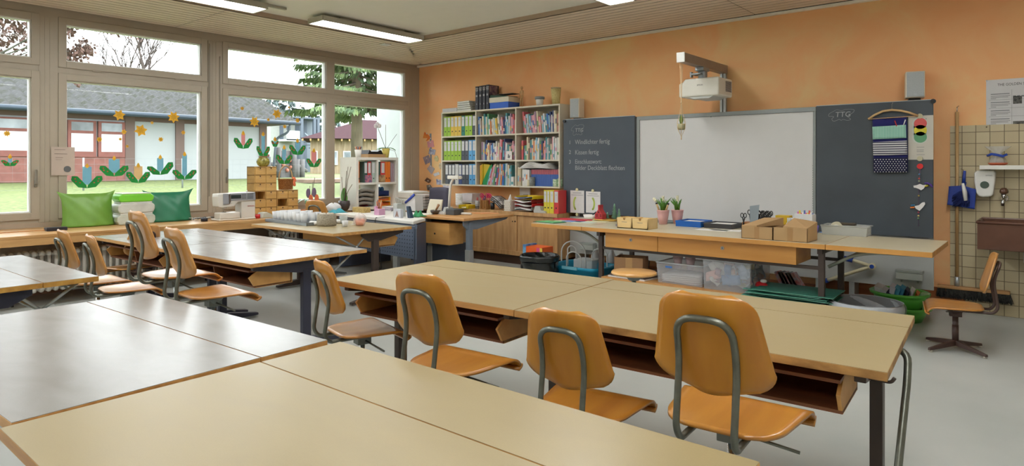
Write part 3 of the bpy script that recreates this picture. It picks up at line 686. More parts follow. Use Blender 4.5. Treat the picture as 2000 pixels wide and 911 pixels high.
# ================================================================ TEACHER TABLE
YF, YB, TZ = 5.69, 6.66, .75
t = thing('teacher_table', 'long wooden demonstration table with drawers and two folding leaves before the boards', 'table', (-2.6, YF, 0))
ox = 2.6
TT = top_mat('table_laminate', (206, 196, 168), (198, 186, 156), .3)
ORED = wood('amber_beech', (206, 150, 78), (186, 128, 58), 'x', .42, 5, coat=.15)
for nm, a, c_ in (('left_leaf', -4.50, -3.823), ('tabletop', -3.817, -1.418), ('right_leaf', -1.412, -.672)):
    o = MB().box(a+ox, c_+ox, 0, YB-YF, TZ-.042, TZ-.002).obj(nm, ORED, t, bevel=.002)
    MB().box(a+ox+.001, c_+ox-.001, .001, YB-YF-.001, TZ-.002, TZ).obj('laminate', TT, o)
for nm, a, c_, lx, lz in (('drawer', -3.56, -2.962, (1232, 469), 0), ('drawer', -2.958, -1.66, (1411, 485), 0)):
    o = MB().box(a+ox, c_+ox, .06, .5, .55, .706).obj(nm, ORED, t, bevel=.003)
    q = aty(lx[0], lx[1], YF+.06); MB().cyl((q.x+ox, .055, q.z), (q.x+ox, .062, q.z), .017).obj('lock', CHROME, o); MB().box(q.x+ox-.002, q.x+ox+.002, .053, .056, q.z-.008, q.z+.008).obj('keyhole', BLACK, o)
for x in (-3.64, -1.47):
    for y in (.11, .76):
        MB().box(x+ox-.025, x+ox+.025, y-.02, y+.02, .0, TZ-.042).obj('leg', DKBROWN, t, bevel=.006)
    MB().box(x+ox-.02, x+ox+.02, .0+.05, .9, TZ-.09, TZ-.042).box(x+ox-.02, x+ox+.02, .11, .76, .18, .22).obj('side_rail', DKBROWN, t)
MB().box(-3.64+ox, -1.47+ox, .1, .13, .52, .548).box(-3.64+ox, -1.47+ox, .74, .77, .52, .548).obj('front_rail', DKBROWN, t)
MB().box(-3.61+ox, -1.5+ox, .06, .82, .205, .235).obj('lower_shelf', wood('shelf_board', (204, 152, 92), (184, 130, 70), 'x', .5, 5), t, bevel=.002)
GS = mat('grey_green_steel', (150, 154, 140), .4, metal=.3)
for sx_, x0 in ((1, -1.44), (-1, -3.67)):
    for y in (.2, .72):
        MB().tube(fillet([(x0+ox, y, .54), (x0+ox+sx_*.2, y, .66), (x0+ox+sx_*.35, y, .69), (x0+ox+sx_*.62, y, .697)], .12), .014, 8).obj('leaf_arm', GS, t)

# ================================================================ BOARDS ON THE WALL
BY_ = 7.2
t = thing('blackboard', 'dark folding blackboard wings around the white interactive board', 'blackboard', (-3.03, BY_, 0)); bx = 3.03
SL = mat('slate_board_enamel', (66, 74, 82), .5, vary=.12, scale=2, rgb2=(58, 65, 72))
SL2 = mat('slate_board_enamel_left', (72, 82, 93), .5, vary=.12, scale=2, rgb2=(66, 75, 86))
lw = MB().box(-5.128+bx, -4.027+bx, 0, .03, .757, 2.033).obj('left_wing', SL2, t, bevel=.002)
rw = MB().box(-1.878+bx, -.845+bx, 0, .03, .711, 2.026).obj('right_wing', SL, t, bevel=.002)
MB().box(-5.128+bx, -4.027+bx, -.003, .005, 2.033, 2.038).obj('edge_strip', ALU, lw); MB().box(-1.878+bx, -.845+bx, -.003, .005, 2.026, 2.031).obj('edge_strip', ALU, rw)
MB().box(-4.027+bx, -4.003+bx, .0, .03, .711, 2.021).obj('hinge_strip', BLACK, t)
lp = MB().box(-5.046+bx, -.845+bx, .035, .06, .211, .706).obj('lower_panel', mat('grey_white_enamel', (178, 181, 180), .35, vary=.04), t, bevel=.002)
MB().tube([(-5.046+bx, -.02, .667), (-.85+bx, -.02, .667)], .022, 10).box(-5.046+bx, -.85+bx, -.05, .035, .677, .684).obj('chalk_tray', mat('tray_enamel', (200, 200, 194), .35), t)
for x in (-1.58, -4.95, -1.9, -4.02): MB().box(x+bx, x+bx+.05, .061, .29, .0, 1.98).obj('wall_rail', ALU, t)
for (px, py) in ((1103, 237), (1823, 198)):
    q = aty(px, py, BY_); MB().cyl((q.x+bx, -.02, q.z), (q.x+bx, 0, q.z), .022).obj('hook_knob', BLACK, t)
def chbox(x, z, w, label):
    k = thing('chalk_box', label, 'box', (x, BY_, z)); 
    MB().box(-w/2, w/2, -.06, .03, -.09, 0).obj('body', mat('grey_white_plastic', (172, 178, 172), .4), k, bevel=.006)
    MB().box(-w/2-.004, w/2+.004, -.065, .03, -.022, .004).obj('lid', mat('grey_lid', (150, 156, 152), .4), k, bevel=.004)
    for x_ in (-w*.3, w*.3): MB().cyl((x_, 0, -.12), (x_, 0, -.09), .012).obj('rubber_foot', mat('grey_lid', (1, 1, 1)), k)
q = aty(1777, 528, BY_); chbox(q.x, q.z, .22, 'grey chalk box hanging on the lower board panel above the green tubs')
q = aty(1150, 475, BY_); chbox(q.x, q.z, .2, 'grey chalk box hanging on the lower board panel above the blue tub')
# chalk writing
CH = mat('chalk', (168, 172, 176), .95)
def chalk(txt, px, py, size, sh=.02, parent=lw, sx=1):
    q = aty(px, py, BY_); text(txt, size, (q.x, BY_-.0015, q.z), CH, parent, 'chalk_writing', shear=sh, sx=sx, ext=.0002)
for o_ in (lw, rw): pass
def onboard(parent): return parent
def cloud(px, py, w, h, parent):
    q = aty(px, py, BY_); pts = []
    shp = [(-1, -.1), (-.95, .35), (-.6, .75), (-.35, 1), (-.1, .85), (.1, .8), (.25, .95), (.6, 1), (1, .85), (.95, .4), (.6, -.1), (.5, -.35), (.75, -.8), (.5, -1), (.15, -.8), (0, -.95), (-.15, -.75), (-.4, -.95), (-.65, -1), (-.75, -.6), (-.6, -.3), (-.7, -.15)]
    n = len(shp)
    for i in range(n):
        a, b2_, c2, d2 = shp[i-1], shp[i], shp[(i+1) % n], shp[(i+2) % n]
        for k in range(5):
            f = k/5; pts.append(tuple(.5*((2*b2_[j])+(-a[j]+c2[j])*f+(2*a[j]-5*b2_[j]+4*c2[j]-d2[j])*f*f+(-a[j]+3*b2_[j]-3*c2[j]+d2[j])*f**3) for j in (0, 1)))
    MB().tube([(q.x+x*w/2, BY_-.0015, q.z+z*h/2) for x, z in pts], .0014, 4, closed=True).obj('chalk_cloud', CH, parent)
# parent offset: board wings live in the blackboard's local frame
def tolocal(o, par):
    # children of a mesh under an empty at (-3.03, BY_, 0): shift world coordinates into that frame
    o.location = (o.location.x+3.03, o.location.y-BY_, o.location.z)
_before = set(bpy.data.objects)
cloud(1128, 254, .2, .14, lw); cloud(1643, 225, .235, .115, rw)
for o in set(bpy.data.objects)-_before: o.location = (3.03, -BY_, 0)
_before = set(bpy.data.objects)
chalk('TTG', 1123, 258, .07, .1)
chalk('1', 1111, 282, .075); chalk('Windlichter fertig', 1123, 282, .088, sx=.86)
chalk('2', 1111, 301, .075); chalk('Kissen fertig', 1123, 302, .088, sx=.86)
chalk('3', 1111, 320, .075); chalk('Einschlusswort:', 1123, 320, .085, sx=.8)
chalk('Bilder Deckblatt flechten', 1123, 332, .085, sx=.9)
chalk('TTG', 1631, 229, .075, .1, rw)
for o in set(bpy.data.objects)-_before: tolocal(o, lw)

t = thing('interactive_whiteboard', 'wide white interactive board in grey frame between the blackboard wings', 'whiteboard', (-3.03, BY_, 0))
FG = mat('grey_board_frame', (138, 144, 144), .4, metal=.2)
x0, x1, zt = -3.996+bx, -1.883+bx, 2.021
MB().box(x0, x1, 0, .034, zt-.045, zt).box(x0, x0+.04, 0, .034, .711, zt-.045).box(x1-.028, x1, 0, .034, .711, zt-.045).box(x0, x1, 0, .034, .709, .74).obj('frame', FG, t, bevel=.003)
sc = MB().box(x0+.04, x1-.028, .012, .03, .74, zt-.045).obj('screen', mat('whiteboard_enamel', (206, 206, 206), .32, vary=.02), t)
q = aty(1391, 228, BY_); text('interactive SmartBoard', .028, (q.x+bx, .0105, q.z), mat('dark_print', (60, 60, 66), .6), sc, 'printed_name')
q = aty(1388, 227.6, BY_); MB().cyl((q.x+bx, .0115, q.z), (q.x+bx, .009, q.z), .008).obj('printed_dot', mat('dark_print', (1, 1, 1)), sc)
mb = MB()
for k in range(22):
    q = aty(1587.5, 324+k*4.6, BY_); mb.box(q.x+bx-.005, q.x+bx+.005, .0095, .0118, q.z-.005, q.z+.005)
mb.obj('tool_icons', mat('grey_green_print', (120, 136, 120), .6), sc)

def wallthing(name, label, cat, px, py, y, **k):
    q = aty(px, py, y); return thing(name, label, cat, q, **k)
# speakers
def speaker(px0, px1, pyt, pyb, y, label, turn):
    q = aty((px0+px1)/2, pyb, y); s = mpp(q); t = thing('loudspeaker', label, 'speaker', q, turn, 'wall loudspeakers'); w = (px1-px0)*s*.82/2; h = (pyb-pyt)*s
    MB().box(-w, w, -.07, .09, 0, h).obj('cabinet', mat('speaker_cream', (228, 222, 206), .45), t, bevel=.008)
    g = MB().box(-w+.008, w-.008, -.078, -.07, .008, h-.008).obj('grille', mat('grey_speaker_cloth', (176, 182, 184), .8, vary=.1, scale=200), t, bevel=.004)
    MB().box(-.012, .012, -.081, -.078, .02, .04).obj('badge', ALU, g)
    MB().box(-.05, .05, 0, .14, -.02, 0).obj('bracket', BLACK, t)
speaker(1114, 1139, 193, 231, 7.36, 'loudspeaker above the left blackboard wing beside the shelf', R(6))
speaker(1767, 1806, 141, 192, 7.36, 'loudspeaker above the right blackboard wing', R(12))
# projector on its arm
RA = 7.44; q = aty(1413, 215, RA)
t = thing('projector', 'white projector hanging from a grey wall arm above the whiteboard', 'projector', (q.x, RA, 1.9))
def L(px, py, y): v = aty(px, py, y); return Vector((v.x-q.x, y-RA, v.z-1.9))
zp = aty(1413, 141, RA).z-1.9
MB().box(-.035, -.008, -.02, .02, -.0, zp-.02).box(.008, .035, -.02, .02, 0, zp-.02).box(-.01, .01, 0, .02, 0, zp).obj('wall_post', ALU, t)
yn = RA-.98
a = L(1410, 143, RA); n_ = atx(1330, 122, q.x)
zn = n_.z-1.9
MB().hexa([(-.045, n_.y-RA, zp-.02), (.045, n_.y-RA, zp-.02), (.045, .02, zp-.02), (-.045, .02, zp-.02), (-.045, n_.y-RA, zp+.075), (.045, n_.y-RA, zp+.075), (.045, .02, zp+.075), (-.045, .02, zp+.075)]).obj('arm', mat('taupe_aluminium', (150, 140, 132), .4, metal=.4), t, bevel=.004)
MB().box(-.046, .046, n_.y-RA-.012, n_.y-RA, zp-.025, zp+.08).obj('arm_end_cap', PLAST_W, t, bevel=.004)
pc = (n_.y-RA)*.52
MB().box(-.05, .05, pc-.09, pc+.07, zp-.06, zp-.02).cyl((0, pc, zp-.15), (0, pc, zp-.05), .05).box(-.1, .02, pc-.1, pc+.05, zp-.1, zp-.085).box(-.13, -.11, pc-.05, pc+.0, zp-.12, zp-.06).obj('mount', mat('mount_metal', (150, 156, 160), .4, metal=.5), t, bevel=.004)
PB = mat('projector_shell', (214, 212, 202), .4)
zz = zp-.15; XO = .075
o = MB().prism([(-.29+XO, zz-.2), (.17+XO, zz-.2), (.17+XO, zz), (-.22+XO, zz), (-.25+XO, zz-.035), (-.29+XO, zz-.045)], 'y', pc-.15, pc+.24).obj('body', PB, t, bevel=.016)
MB().prism([(-.2+XO, zz-.2), (.1+XO, zz-.2), (.05+XO, zz-.225), (-.12+XO, zz-.225)], 'y', pc-.13, pc+.2).obj('belly', mat('projector_grey', (190, 194, 192), .4), o)
mb = MB()
for k in range(9): mb.box(.171+XO, .174+XO, pc+.04, pc+.2, zz-.145+k*.013, zz-.138+k*.013)
mb.obj('vent', mat('vent_dark', (70, 76, 90), .6), o); MB().cyl((.1, pc+.05, zz-.2), (.1, pc+.05, zz-.19), .03).obj('foot', BLACK, o)
text('EPSON', .022, (0, pc-.151, zz-.085), mat('dark_print', (1, 1, 1)), o, 'maker_name')
# macrame hanger with plant, hung from the arm end
hx, hy = q.x-.02, n_.y+.05
za = zp+1.9-.03
p = Vector((hx, hy, 0)); s = mpp(p)
zof = lambda py: EYE+(324-py)*s
t = thing('hanging_plant', 'small plant in a cord hanger dangling from the projector arm', 'plant', (hx, hy, zof(273)))
z0 = zof(273); CORD = mat('beige_cord', (216, 190, 150), .9)
mb = MB(); r = 7.6*s
for k in range(6):
    a = k*PI/3
    mb.tube([(.015*math.cos(a), .015*math.sin(a), za-z0), (.004*math.cos(a), .004*math.sin(a), zof(203)-z0), (r*.45*math.cos(a), r*.45*math.sin(a), zof(222)-z0), (r*1.15*math.cos(a), r*1.15*math.sin(a), zof(240)-z0), (r*1.05*math.cos(a), r*1.05*math.sin(a), zof(252)-z0), (.003*math.cos(a), .003*math.sin(a), zof(266)-z0)], .0018, 4)
mb.cyl((0, 0, 0), (0, 0, zof(266)-z0), .006).ball((0, 0, zof(201)-z0), .009); mb.obj('cord', CORD, t)
MB().lathe([(r*.8, zof(254)-z0), (r, zof(250)-z0), (r*1.02, zof(242)-z0), (r*.9, zof(242)-z0), (.001, zof(244)-z0)], n=16).obj('pot', mat('teal_stripe_pot', (128, 150, 132), .7, rgb2=(190, 164, 110), scale=30, stretch=(.1, .1, 3)), t)
mb = MB()
for k in range(5):
    a = k*1.3; mb.tube([(0, 0, zof(244)-z0), (.012*math.cos(a), .012*math.sin(a), zof(235)-z0), (.004*math.cos(a), .004*math.sin(a), zof(225)-z0)], .01, 6, rr=[.008, .012, .002])
mb.obj('leaf', mat('cactus_green', (104, 128, 40), .6), t)

# papers held by magnets on the left wing
MAG = mat('cream_magnet', (214, 206, 160), .4)
LINE = mat('grey_print', (120, 124, 128), .8); LIME = mat('lime_marker', (200, 222, 110), .8)
def sheet(px0, py0, px1, py1, label, name='paper_notice', y=BY_-.004, lines=(), film=False, cat='paper', m=PAPER):
    a = aty(px0, py0, y); c_ = aty(px1, py1, y); t = thing(name, label, cat, (a.x, y, c_.z)); W_, H_ = c_.x-a.x, a.z-c_.z
    MB().box(0, W_, -.001, .001, 0, H_).obj('sheet', m, t)
    return t, W_, H_
for (x0_, x1_, y0_, lab, sgn) in ((1114, 1141, 372, 'left printed sheet with lime hand outline under cream magnets on the blackboard', 1), (1144.5, 1172.5, 374, 'right printed sheet with lime hand outline under a cream magnet on the blackboard', -1)):
    t, W_, H_ = sheet(x0_, y0_, x1_, 417, lab)
    MB().box(W_*.18, W_*.8, -.002, -.001, H_*.88, H_*.9).box(W_*.08, W_*.92, -.002, -.001, H_*.79, H_*.805).obj('print', LINE, t)
    mb = MB()
    for k in range(9):
        a = -1.2+k*.3; mb.box(W_*(.42-sgn*.16*math.cos(a))-.012, W_*(.42-sgn*.16*math.cos(a))+.014, -.002, -.001, H_*(.42+.27*math.sin(a))-.012, H_*(.42+.27*math.sin(a))+.012)
    mb.obj('lime_drawing', LIME, t)
    q = W_*.5
    MB().cyl((q, -.012, H_+.012), (q, -.001, H_+.012), .02).obj('magnet', MAG, t)
    if sgn > 0: MB().cyl((q, -.012, -.02), (q, -.001, -.02), .02).obj('magnet', MAG, t)
# traffic light sheet
t, W_, H_ = sheet(1774, 227, 1823, 312, 'laminated sheet with red, yellow and green traffic light on the right wing', 'traffic_light_sheet', m=mat('laminated_paper', (196, 192, 182), .25))
TL = MB().prism([(W_*.24, H_*.93), (W_*.73, H_*.93), (W_*.67, H_*.39), (W_*.27, H_*.39)], 'y', -.0025, -.001).obj('signal_panel', mat('signal_dark', (42, 52, 44), .5), t)
for i, (c_, nm) in enumerate((((206, 86, 84), 'red_light'), ((206, 194, 50), 'yellow_light'), ((92, 152, 112), 'green_light'))):
    z = H_*(.82-.155*i); MB().cyl((W_*.47, -.003, z), (W_*.47, -.0025, z), .064, n=24).obj('light_ring', mat('ring_white', (190, 196, 188), .5), TL)
    MB().cyl((W_*.49, -.004, z), (W_*.49, -.003, z), .053, n=24).obj(nm, mat(nm, c_, .5), TL)
MB().box(W_*.34, W_*.64, -.002, -.001, H_*.28, H_*.288).box(W_*.34, W_*.62, -.002, -.001, H_*.215, H_*.225).box(W_*.34, W_*.62, -.002, -.001, H_*.18, H_*.19).box(W_*.34, W_*.66, -.002, -.001, H_*.11, H_*.118).obj('print', LINE, t)
for z in (H_-.005, .01): MB().cyl((W_*.47, -.014, z), (W_*.47, -.001, z), .024).obj('magnet', mat('dull_magnet', (184, 178, 148), .4), t)
# hanger with fabric pockets
q = aty(1742, 214, BY_-.03)
t = thing('coat_hanger', 'wooden coat hanger with navy striped fabric pockets on the right blackboard wing', 'hanger', q)
s = mpp(q)
mb = MB(); pts = []
def hz_(px, py): v = aty(px, py, BY_-.03); return (v.x-q.x, 0, v.z-q.z)
arc = [hz_(*p) for p in ((1696, 233), (1708, 225), (1724, 217.5), (1742, 215), (1760, 216.5), (1777, 220.5), (1793, 226.5))]
mb.tube(arc, .011, 8).tube([hz_(1696, 233), hz_(1770, 228), hz_(1791, 227)], .004, 6); mb.obj('wooden_arm', wood('hanger_wood', (208, 174, 126), (190, 152, 104), 'x', .5), t)
MB().tube([hz_(1742, 215), hz_(1742, 204), hz_(1744, 200)], .002, 6).obj('hook', CHROME, t)
NV = mat('navy_cotton', (30, 32, 96), .9); 
def cloth(pa, pb, pc_, pd, off, m, nm):   # image corners tl,tr,br,bl
    v = [Vector(hz_(*p)) for p in (pa, pb, pc_, pd)]
    def fn(u, w): 
        top = v[0].lerp(v[1], u); bot = v[3].lerp(v[2], u); r_ = top.lerp(bot, w); return (r_.x, off-.006*math.sin(u*PI*3), r_.z)
    return MB().grid(fn, 12, 6).obj(nm, m, t, solid=.004)
cloth((1703.5, 231), (1770.5, 226.5), (1773.5, 336.5), (1707, 337.5), .008, NV, 'backing_cloth')
cloth((1704, 248), (1769.5, 244), (1770.5, 269.5), (1705, 272.5), -.008, stripes_mat('mint_stripe_cotton', (112, 176, 156), (168, 206, 192), 0, 75, .5), 'mint_pocket')
cloth((1705, 278), (1771.5, 275), (1772.5, 302), (1706, 304.5), -.008, stripes_mat('navy_white_stripe_cotton', (38, 40, 66), (196, 196, 200), 2, 46, .42), 'striped_pocket')
dp = cloth((1706, 309), (1772.5, 307.5), (1773.5, 336.5), (1707, 337.5), -.008, mat('dark_navy_cotton', (28, 28, 62), .9), 'dotted_pocket')
mb = MB()
for r_ in range(7):
    for k in range(12):
        v = hz_(1709+k*5.6+(2.6 if r_ % 2 else 0), 312+r_*4.0); 
        if v[0] < hz_(1771, 320)[0]: mb.cyl((v[0], -.019, v[2]), (v[0], -.013, v[2]), .0042, n=8)
mb.obj('white_dots', PAPER, dp)
MB().tube([hz_(1752, 247)[:1]+(-.012,)+hz_(1752, 247)[2:], hz_(1748, 236)[:1]+(-.012,)+hz_(1748, 236)[2:]], .005, 6).obj('red_pen', mat('red_pen', (206, 60, 56), .4), t)
MB().tube([hz_(1765, 245)[:1]+(-.012,)+hz_(1765, 245)[2:], hz_(1769, 234)[:1]+(-.012,)+hz_(1769, 234)[2:]], .005, 6).obj('white_pen', PLAST_W, t)
# bead string with paper birds
q = aty(1797, 325, BY_-.012)
t = thing('bead_string', 'bead string with two white paper birds below the traffic light sheet', 'decoration', q)
def bz(px, py, off=0): v = aty(px, py, BY_-.012); return Vector((v.x-q.x, off, v.z-q.z))
MB().cyl(bz(1797, 325, -.008), bz(1797, 325, .01), .026).obj('red_magnet', mat('red_magnet', (206, 36, 38), .4), t)
MB().tube([bz(1797, 327), bz(1794.5, 370), bz(1794, 443)], .0018, 5).obj('string', mat('purple_yarn', (120, 76, 120), .9), t)
for i, (py, c_) in enumerate(((341, (96, 140, 180)), (349, (206, 90, 80)), (354, (170, 180, 150)), (382.5, (206, 184, 110)), (415, (190, 70, 90)), (422, (210, 190, 120)), (427, (110, 150, 110)))):
    MB().ball(bz(1795.4-.02*(py-340), py), .0085, n=8).obj('bead', mat('bead_%d' % i, c_, .4), t)
for (cx, cy, fl_, tc) in ((1797, 366, 1, ((92, 66, 160), (206, 190, 50))), (1794, 407, -1, ((70, 130, 170), (224, 130, 60)))):
    if fl_ > 0: out = [(1784, 363), (1790, 362), (1797, 359.5), (1803, 362), (1809, 361), (1804, 369), (1799, 372), (1794, 369), (1788, 367), (1785, 367)]
    else: out = [(1786, 403), (1795, 401), (1801, 396), (1806, 395), (1807, 399), (1803, 405), (1796, 412), (1789, 408)]
    MB().prism([(bz(*p).x, bz(*p).z) for p in out], 'y', -.004, 0).obj('paper_bird', PAPER, t)
    for j, c_ in enumerate(tc):
        pts = ([(1806, 358), (1812, 358), (1818, 361), (1821, 366)] if j == 0 else [(1806, 364), (1813, 363)]) if fl_ > 0 else ([(1779, 402), (1787, 401)] if j == 0 else [(1778, 406), (1786, 405.5)])
        MB().tube([bz(*p) for p in pts], .008, 6).obj('coloured_wing', mat('craft_%d_%d' % (fl_, j), c_, .7), t)
# poster
x0_ = aty(1926, 155, WY-.004).x; zt_ = aty(1926, 157, WY-.004).z; zb_ = aty(1926, 249.5, WY-.004).z
t = thing('poster', 'white poster headed THE GOLDEN SIX on the orange wall above the tiles', 'poster', (x0_, WY-.004, zb_)); W_, H_ = .78, zt_-zb_
s1 = MB().box(0, W_, -.001, .001, 0, H_).obj('sheet', mat('poster_paper', (206, 206, 208), .7), t)
DP = mat('poster_print', (70, 70, 74), .8)
text('THE GOLDEN SIX', .034, (.085, -.0015, H_-.062), DP, s1, 'heading', sx=.85)
mb = MB()
for k in range(6):
    z = H_-.14-k*.078
    for j in range(4): mb.box(.035, .035+(.14, .145, .13, .04)[j], -.002, -.001, z-j*.0125-(.004 if j else 0), z-j*.0125+(.007 if j == 0 else 0))
    mb.box(.02, .36, -.0015, -.001, z-.052, z-.05)
mb.box(.19, .192, -.0015, -.001, .02, H_-.1)
for k in range(10): mb.box(.2+k*.03, .222+k*.03, -.002, -.001, .275, .288)
mb.obj('printed_lines', LINE, s1)
GP_ = mat('photo_grey', (110, 110, 106), .8, rgb2=(40, 40, 40), scale=40)
for (a, c_, z0_, z1_) in ((.29, .39, H_-.145, H_-.09), (.2, .265, H_-.235, H_-.165), (.285, .39, H_-.38, H_-.32), (.2, .3, H_-.455, H_-.395)):
    MB().box(a, c_, -.002, -.001, z0_, z1_).obj('printed_photo', GP_, s1)
for z in (.005, H_-.005): MB().cyl((.004, -.008, z), (.004, -.001, z), .006).obj('pin', CHROME, t)
# sink corner
q = aty(1869, 215, WY-.06)
t = thing('push_broom', 'wide push broom with long wooden handle hung on the tiled wall', 'broom', (q.x, WY-.05, 0))
zt_ = q.z; zbm = aty(1866, 551, WY-.06).z
MB().cyl((0, 0, zbm-.02), (0, 0, zt_-.02), .0145, n=12).obj('handle', wood('broom_handle', (196, 164, 116), (176, 140, 92), 'z', .5), t)
MB().cyl((0, 0, zbm-.04), (0, 0, zbm+.05), .02, n=12).obj('socket', ALU, t); MB().tube([(0, 0, zt_-.03), (0, .01, zt_+.03), (.01, .03, zt_+.04)], .004, 6).obj('hook', CHROME, t)
zb1 = zbm-.04; xl = aty(1831, 555, WY-.06).x-q.x; xr = aty(1973, 560, WY-.06).x-q.x
MB().box(xl, xr, -.04, .03, zb1-.03, zb1).obj('broom_head', wood('broom_block', (190, 146, 96), (160, 118, 72), 'x', .6), t, bevel=.006)
mb = MB(); rnd = random.Random(4)
for k in range(900):
    x = xl+(xr-xl)*rnd.random(); y = rnd.uniform(-.035, .025); L_ = .075+rnd.uniform(0, .02); dx = rnd.uniform(-.02, .02)*(1.6 if x > xr-.05 else 1); w_ = .004
    mb.add([(x, y, zb1-.03), (x+w_, y, zb1-.03), (x+dx+w_, y+rnd.uniform(-.02, .01), zb1-.03-L_), (x+dx, y, zb1-.03-L_)], [(0, 1, 2, 3)])
mb.obj('bristles', mat('black_bristle', (22, 22, 22), .8, rgb2=(70, 70, 66), scale=60), t)
# dustpan and brush
q = aty(1882, 405, WY-.08); s = mpp(q)
t = thing('dustpan', 'blue dustpan hanging by its handle on the tiled wall', 'dustpan', q)
def dz(px, py): v = aty(px, py, WY-.08); return (v.x-q.x, v.z-q.z)
BLUE = mat('blue_plastic', (30, 62, 156), .35)
MB().prism([dz(*p) for p in ((1854, 364), (1876, 363), (1880, 355), (1888, 356), (1886, 364), (1906, 370), (1903, 407), (1850, 399))], 'y', .0, .012).obj('pan', BLUE, t, bevel=.004)
a, b1_ = dz(1850, 399), dz(1904, 408); MB().tube([(a[0], -.0, a[1]), (b1_[0], 0, b1_[1])], .006, 6).obj('lip', BLUE, t)
for (u, w) in (((1854, 364), (1851, 397)), ((1906, 370), (1903, 406))):
    a, b1_ = dz(*u), dz(*w); MB().hexa([(a[0], -.035, a[1]), (a[0]+.004, -.035, a[1]), (a[0]+.004, .0, a[1]), (a[0], 0, a[1]), (b1_[0], -.012, b1_[1]), (b1_[0]+.004, -.012, b1_[1]), (b1_[0]+.004, 0, b1_[1]), (b1_[0], 0, b1_[1])]).obj('side', BLUE, t)
a, b1_ = dz(1884, 334), dz(1882, 360); MB().tube([(a[0], -.0, a[1]), (b1_[0], 0, b1_[1])], .014, 8, rr=[.012, .016]).obj('handle', BLUE, t)
MB().tube([(dz(1884, 334)[0], 0, dz(1884, 334)[1]), (dz(1876, 330)[0], .04, dz(1876, 330)[1])], .003, 5).obj('wire_loop', CHROME, t)
t = thing('hand_brush', 'white handled hand brush clipped into the blue dustpan', 'brush', (q.x, q.y-.03, q.z))
a, b1_, c1_ = dz(1881, 358), dz(1885, 376), dz(1887, 392)
MB().tube([(a[0], 0, a[1]), (b1_[0], 0, b1_[1]), (c1_[0], 0, c1_[1])], .02, 8, rr=[.011, .02, .016]).obj('handle', PLAST_W, t)
mb = MB()
for k in range(260):
    x = rnd.uniform(-.05, .06); z = rnd.uniform(-.0, .12); p1 = dz(1880, 396); mb.tube([(p1[0]+x*.6+.01, .0, p1[1]+z), (p1[0]+x*1.3-.02, .016, p1[1]+z-.05)], .0015, 3)
mb.obj('bristles', mat('dark_blue_bristle', (20, 36, 96), .8), t)
# dispenser
q = aty(1922, 386, WY-.012); s = mpp(q)
t = thing('paper_towel_dispenser', 'white paper dispenser with round window on the tiled wall', 'dispenser', q)
def ez(px, py, y=WY-.1): v = aty(px, py, y); return (v.x-q.x, v.z-q.z)
MB().prism([ez(*p) for p in ((1903, 338), (1908, 333), (1940, 333), (1945, 336), (1944, 352), (1940, 380), (1936, 384), (1920, 385.5), (1911, 383), (1907, 376), (1903, 355))], 'y', -.11, 0).obj('cover', PLAST_W, t, bevel=.014)
e = ez(1923, 361.5, WY-.125); MB().cyl((e[0], -.115, e[1]), (e[0], -.11, e[1]), .034, n=24).obj('viewing_window', mat('dark_window', (74, 92, 84), .15), t)
e = ez(1925, 344, WY-.125); text('SATINO', .014, (e[0], -.1115, e[1]), LINE, t, 'maker_name')
# shelf above the sink, faucet, sink
q = aty(1913, 327, WY-.2)
t = thing('wall_ledge', 'plain white ledge fixed on the tiles above the dispenser', 'shelf', (q.x, WY-.012, q.z)); MB().box(0, 1.2, -.19, 0, -.02, .018).obj('board', WHITE, t, bevel=.002)
q2 = aty(1949, 322, WY-.1); zl = q.z+.018
t = thing('gift_pot', 'plant pot in clear foil with blue ribbon on the white ledge', 'pot', (q2.x, WY-.1, zl)); s = mpp(q2)
MB().lathe([(11*s, 0), (15.5*s, 3.2*s), (15.5*s, 5*s), (.001, 5*s)], n=20).obj('saucer', mat('terracotta', (186, 96, 64), .7), t)
CLR = see('clear_foil', (226, 228, 226), .38, .15, bump=.6, scale=40)
rr_ = random.Random(2)
MB().grid(lambda u, v: ((13*s*(1-.55*math.sin(min(v, .62)/.62*PI/2)**3)+(v > .62)*(v-.62)*38*s)*math.cos(u*2*PI)*(1+.1*math.sin(u*24+v*3)), (13*s*(1-.55*math.sin(min(v, .62)/.62*PI/2)**3)+(v > .62)*(v-.62)*26*s)*math.sin(u*2*PI)*(1+.1*math.sin(u*30)), 4*s+v*33*s), 40, 10).obj('foil', CLR, t)
MB().lathe([(9*s, 5*s), (11*s, 12*s), (7*s, 16*s), (.001, 17*s)], n=14).obj('soil', mat('beige_filler', (176, 160, 140), .9, vary=.4, scale=40), t)
MB().tube([(-16*s, -.02, 19*s), (-9*s, -.05, 22*s), (0, -.055, 20*s), (8*s, -.05, 17.5*s), (14*s, -.03, 21*s)], 2.6*s, 6).obj('ribbon', mat('blue_ribbon', (36, 74, 176), .4), t)
q = aty(1962, 385, WY-.012)
t = thing('water_tap', 'chrome water tap with brown knob above the brown sink', 'tap', q)
MB().cyl((0, -.1, -.01), (0, 0, -.01), .014).tube([(0, -.1, 0), (-.004, -.14, -.03), (-.01, -.15, -.075)], .013, 10).cyl((0, -.09, -.01), (0, -.09, .03), .018).cyl((0, 0, -.01), (0, -.015, -.01), .03).obj('spout', CHROME, t)
MB().lathe([(.02, .03), (.032, .04), (.034, .06), (.02, .085), (.001, .088)], (0, -.09, 0), n=6).obj('knob', mat('brown_knob', (92, 62, 46), .3), t)
q = aty(1909, 434, WY-.46)
t = thing('sink', 'brown rectangular wall sink on the tiled wall at the right edge', 'sink', (q.x, WY-.03, q.z))
SKB = mat('brown_glazed_steel', (100, 66, 50), .35, rgb2=(88, 56, 42))
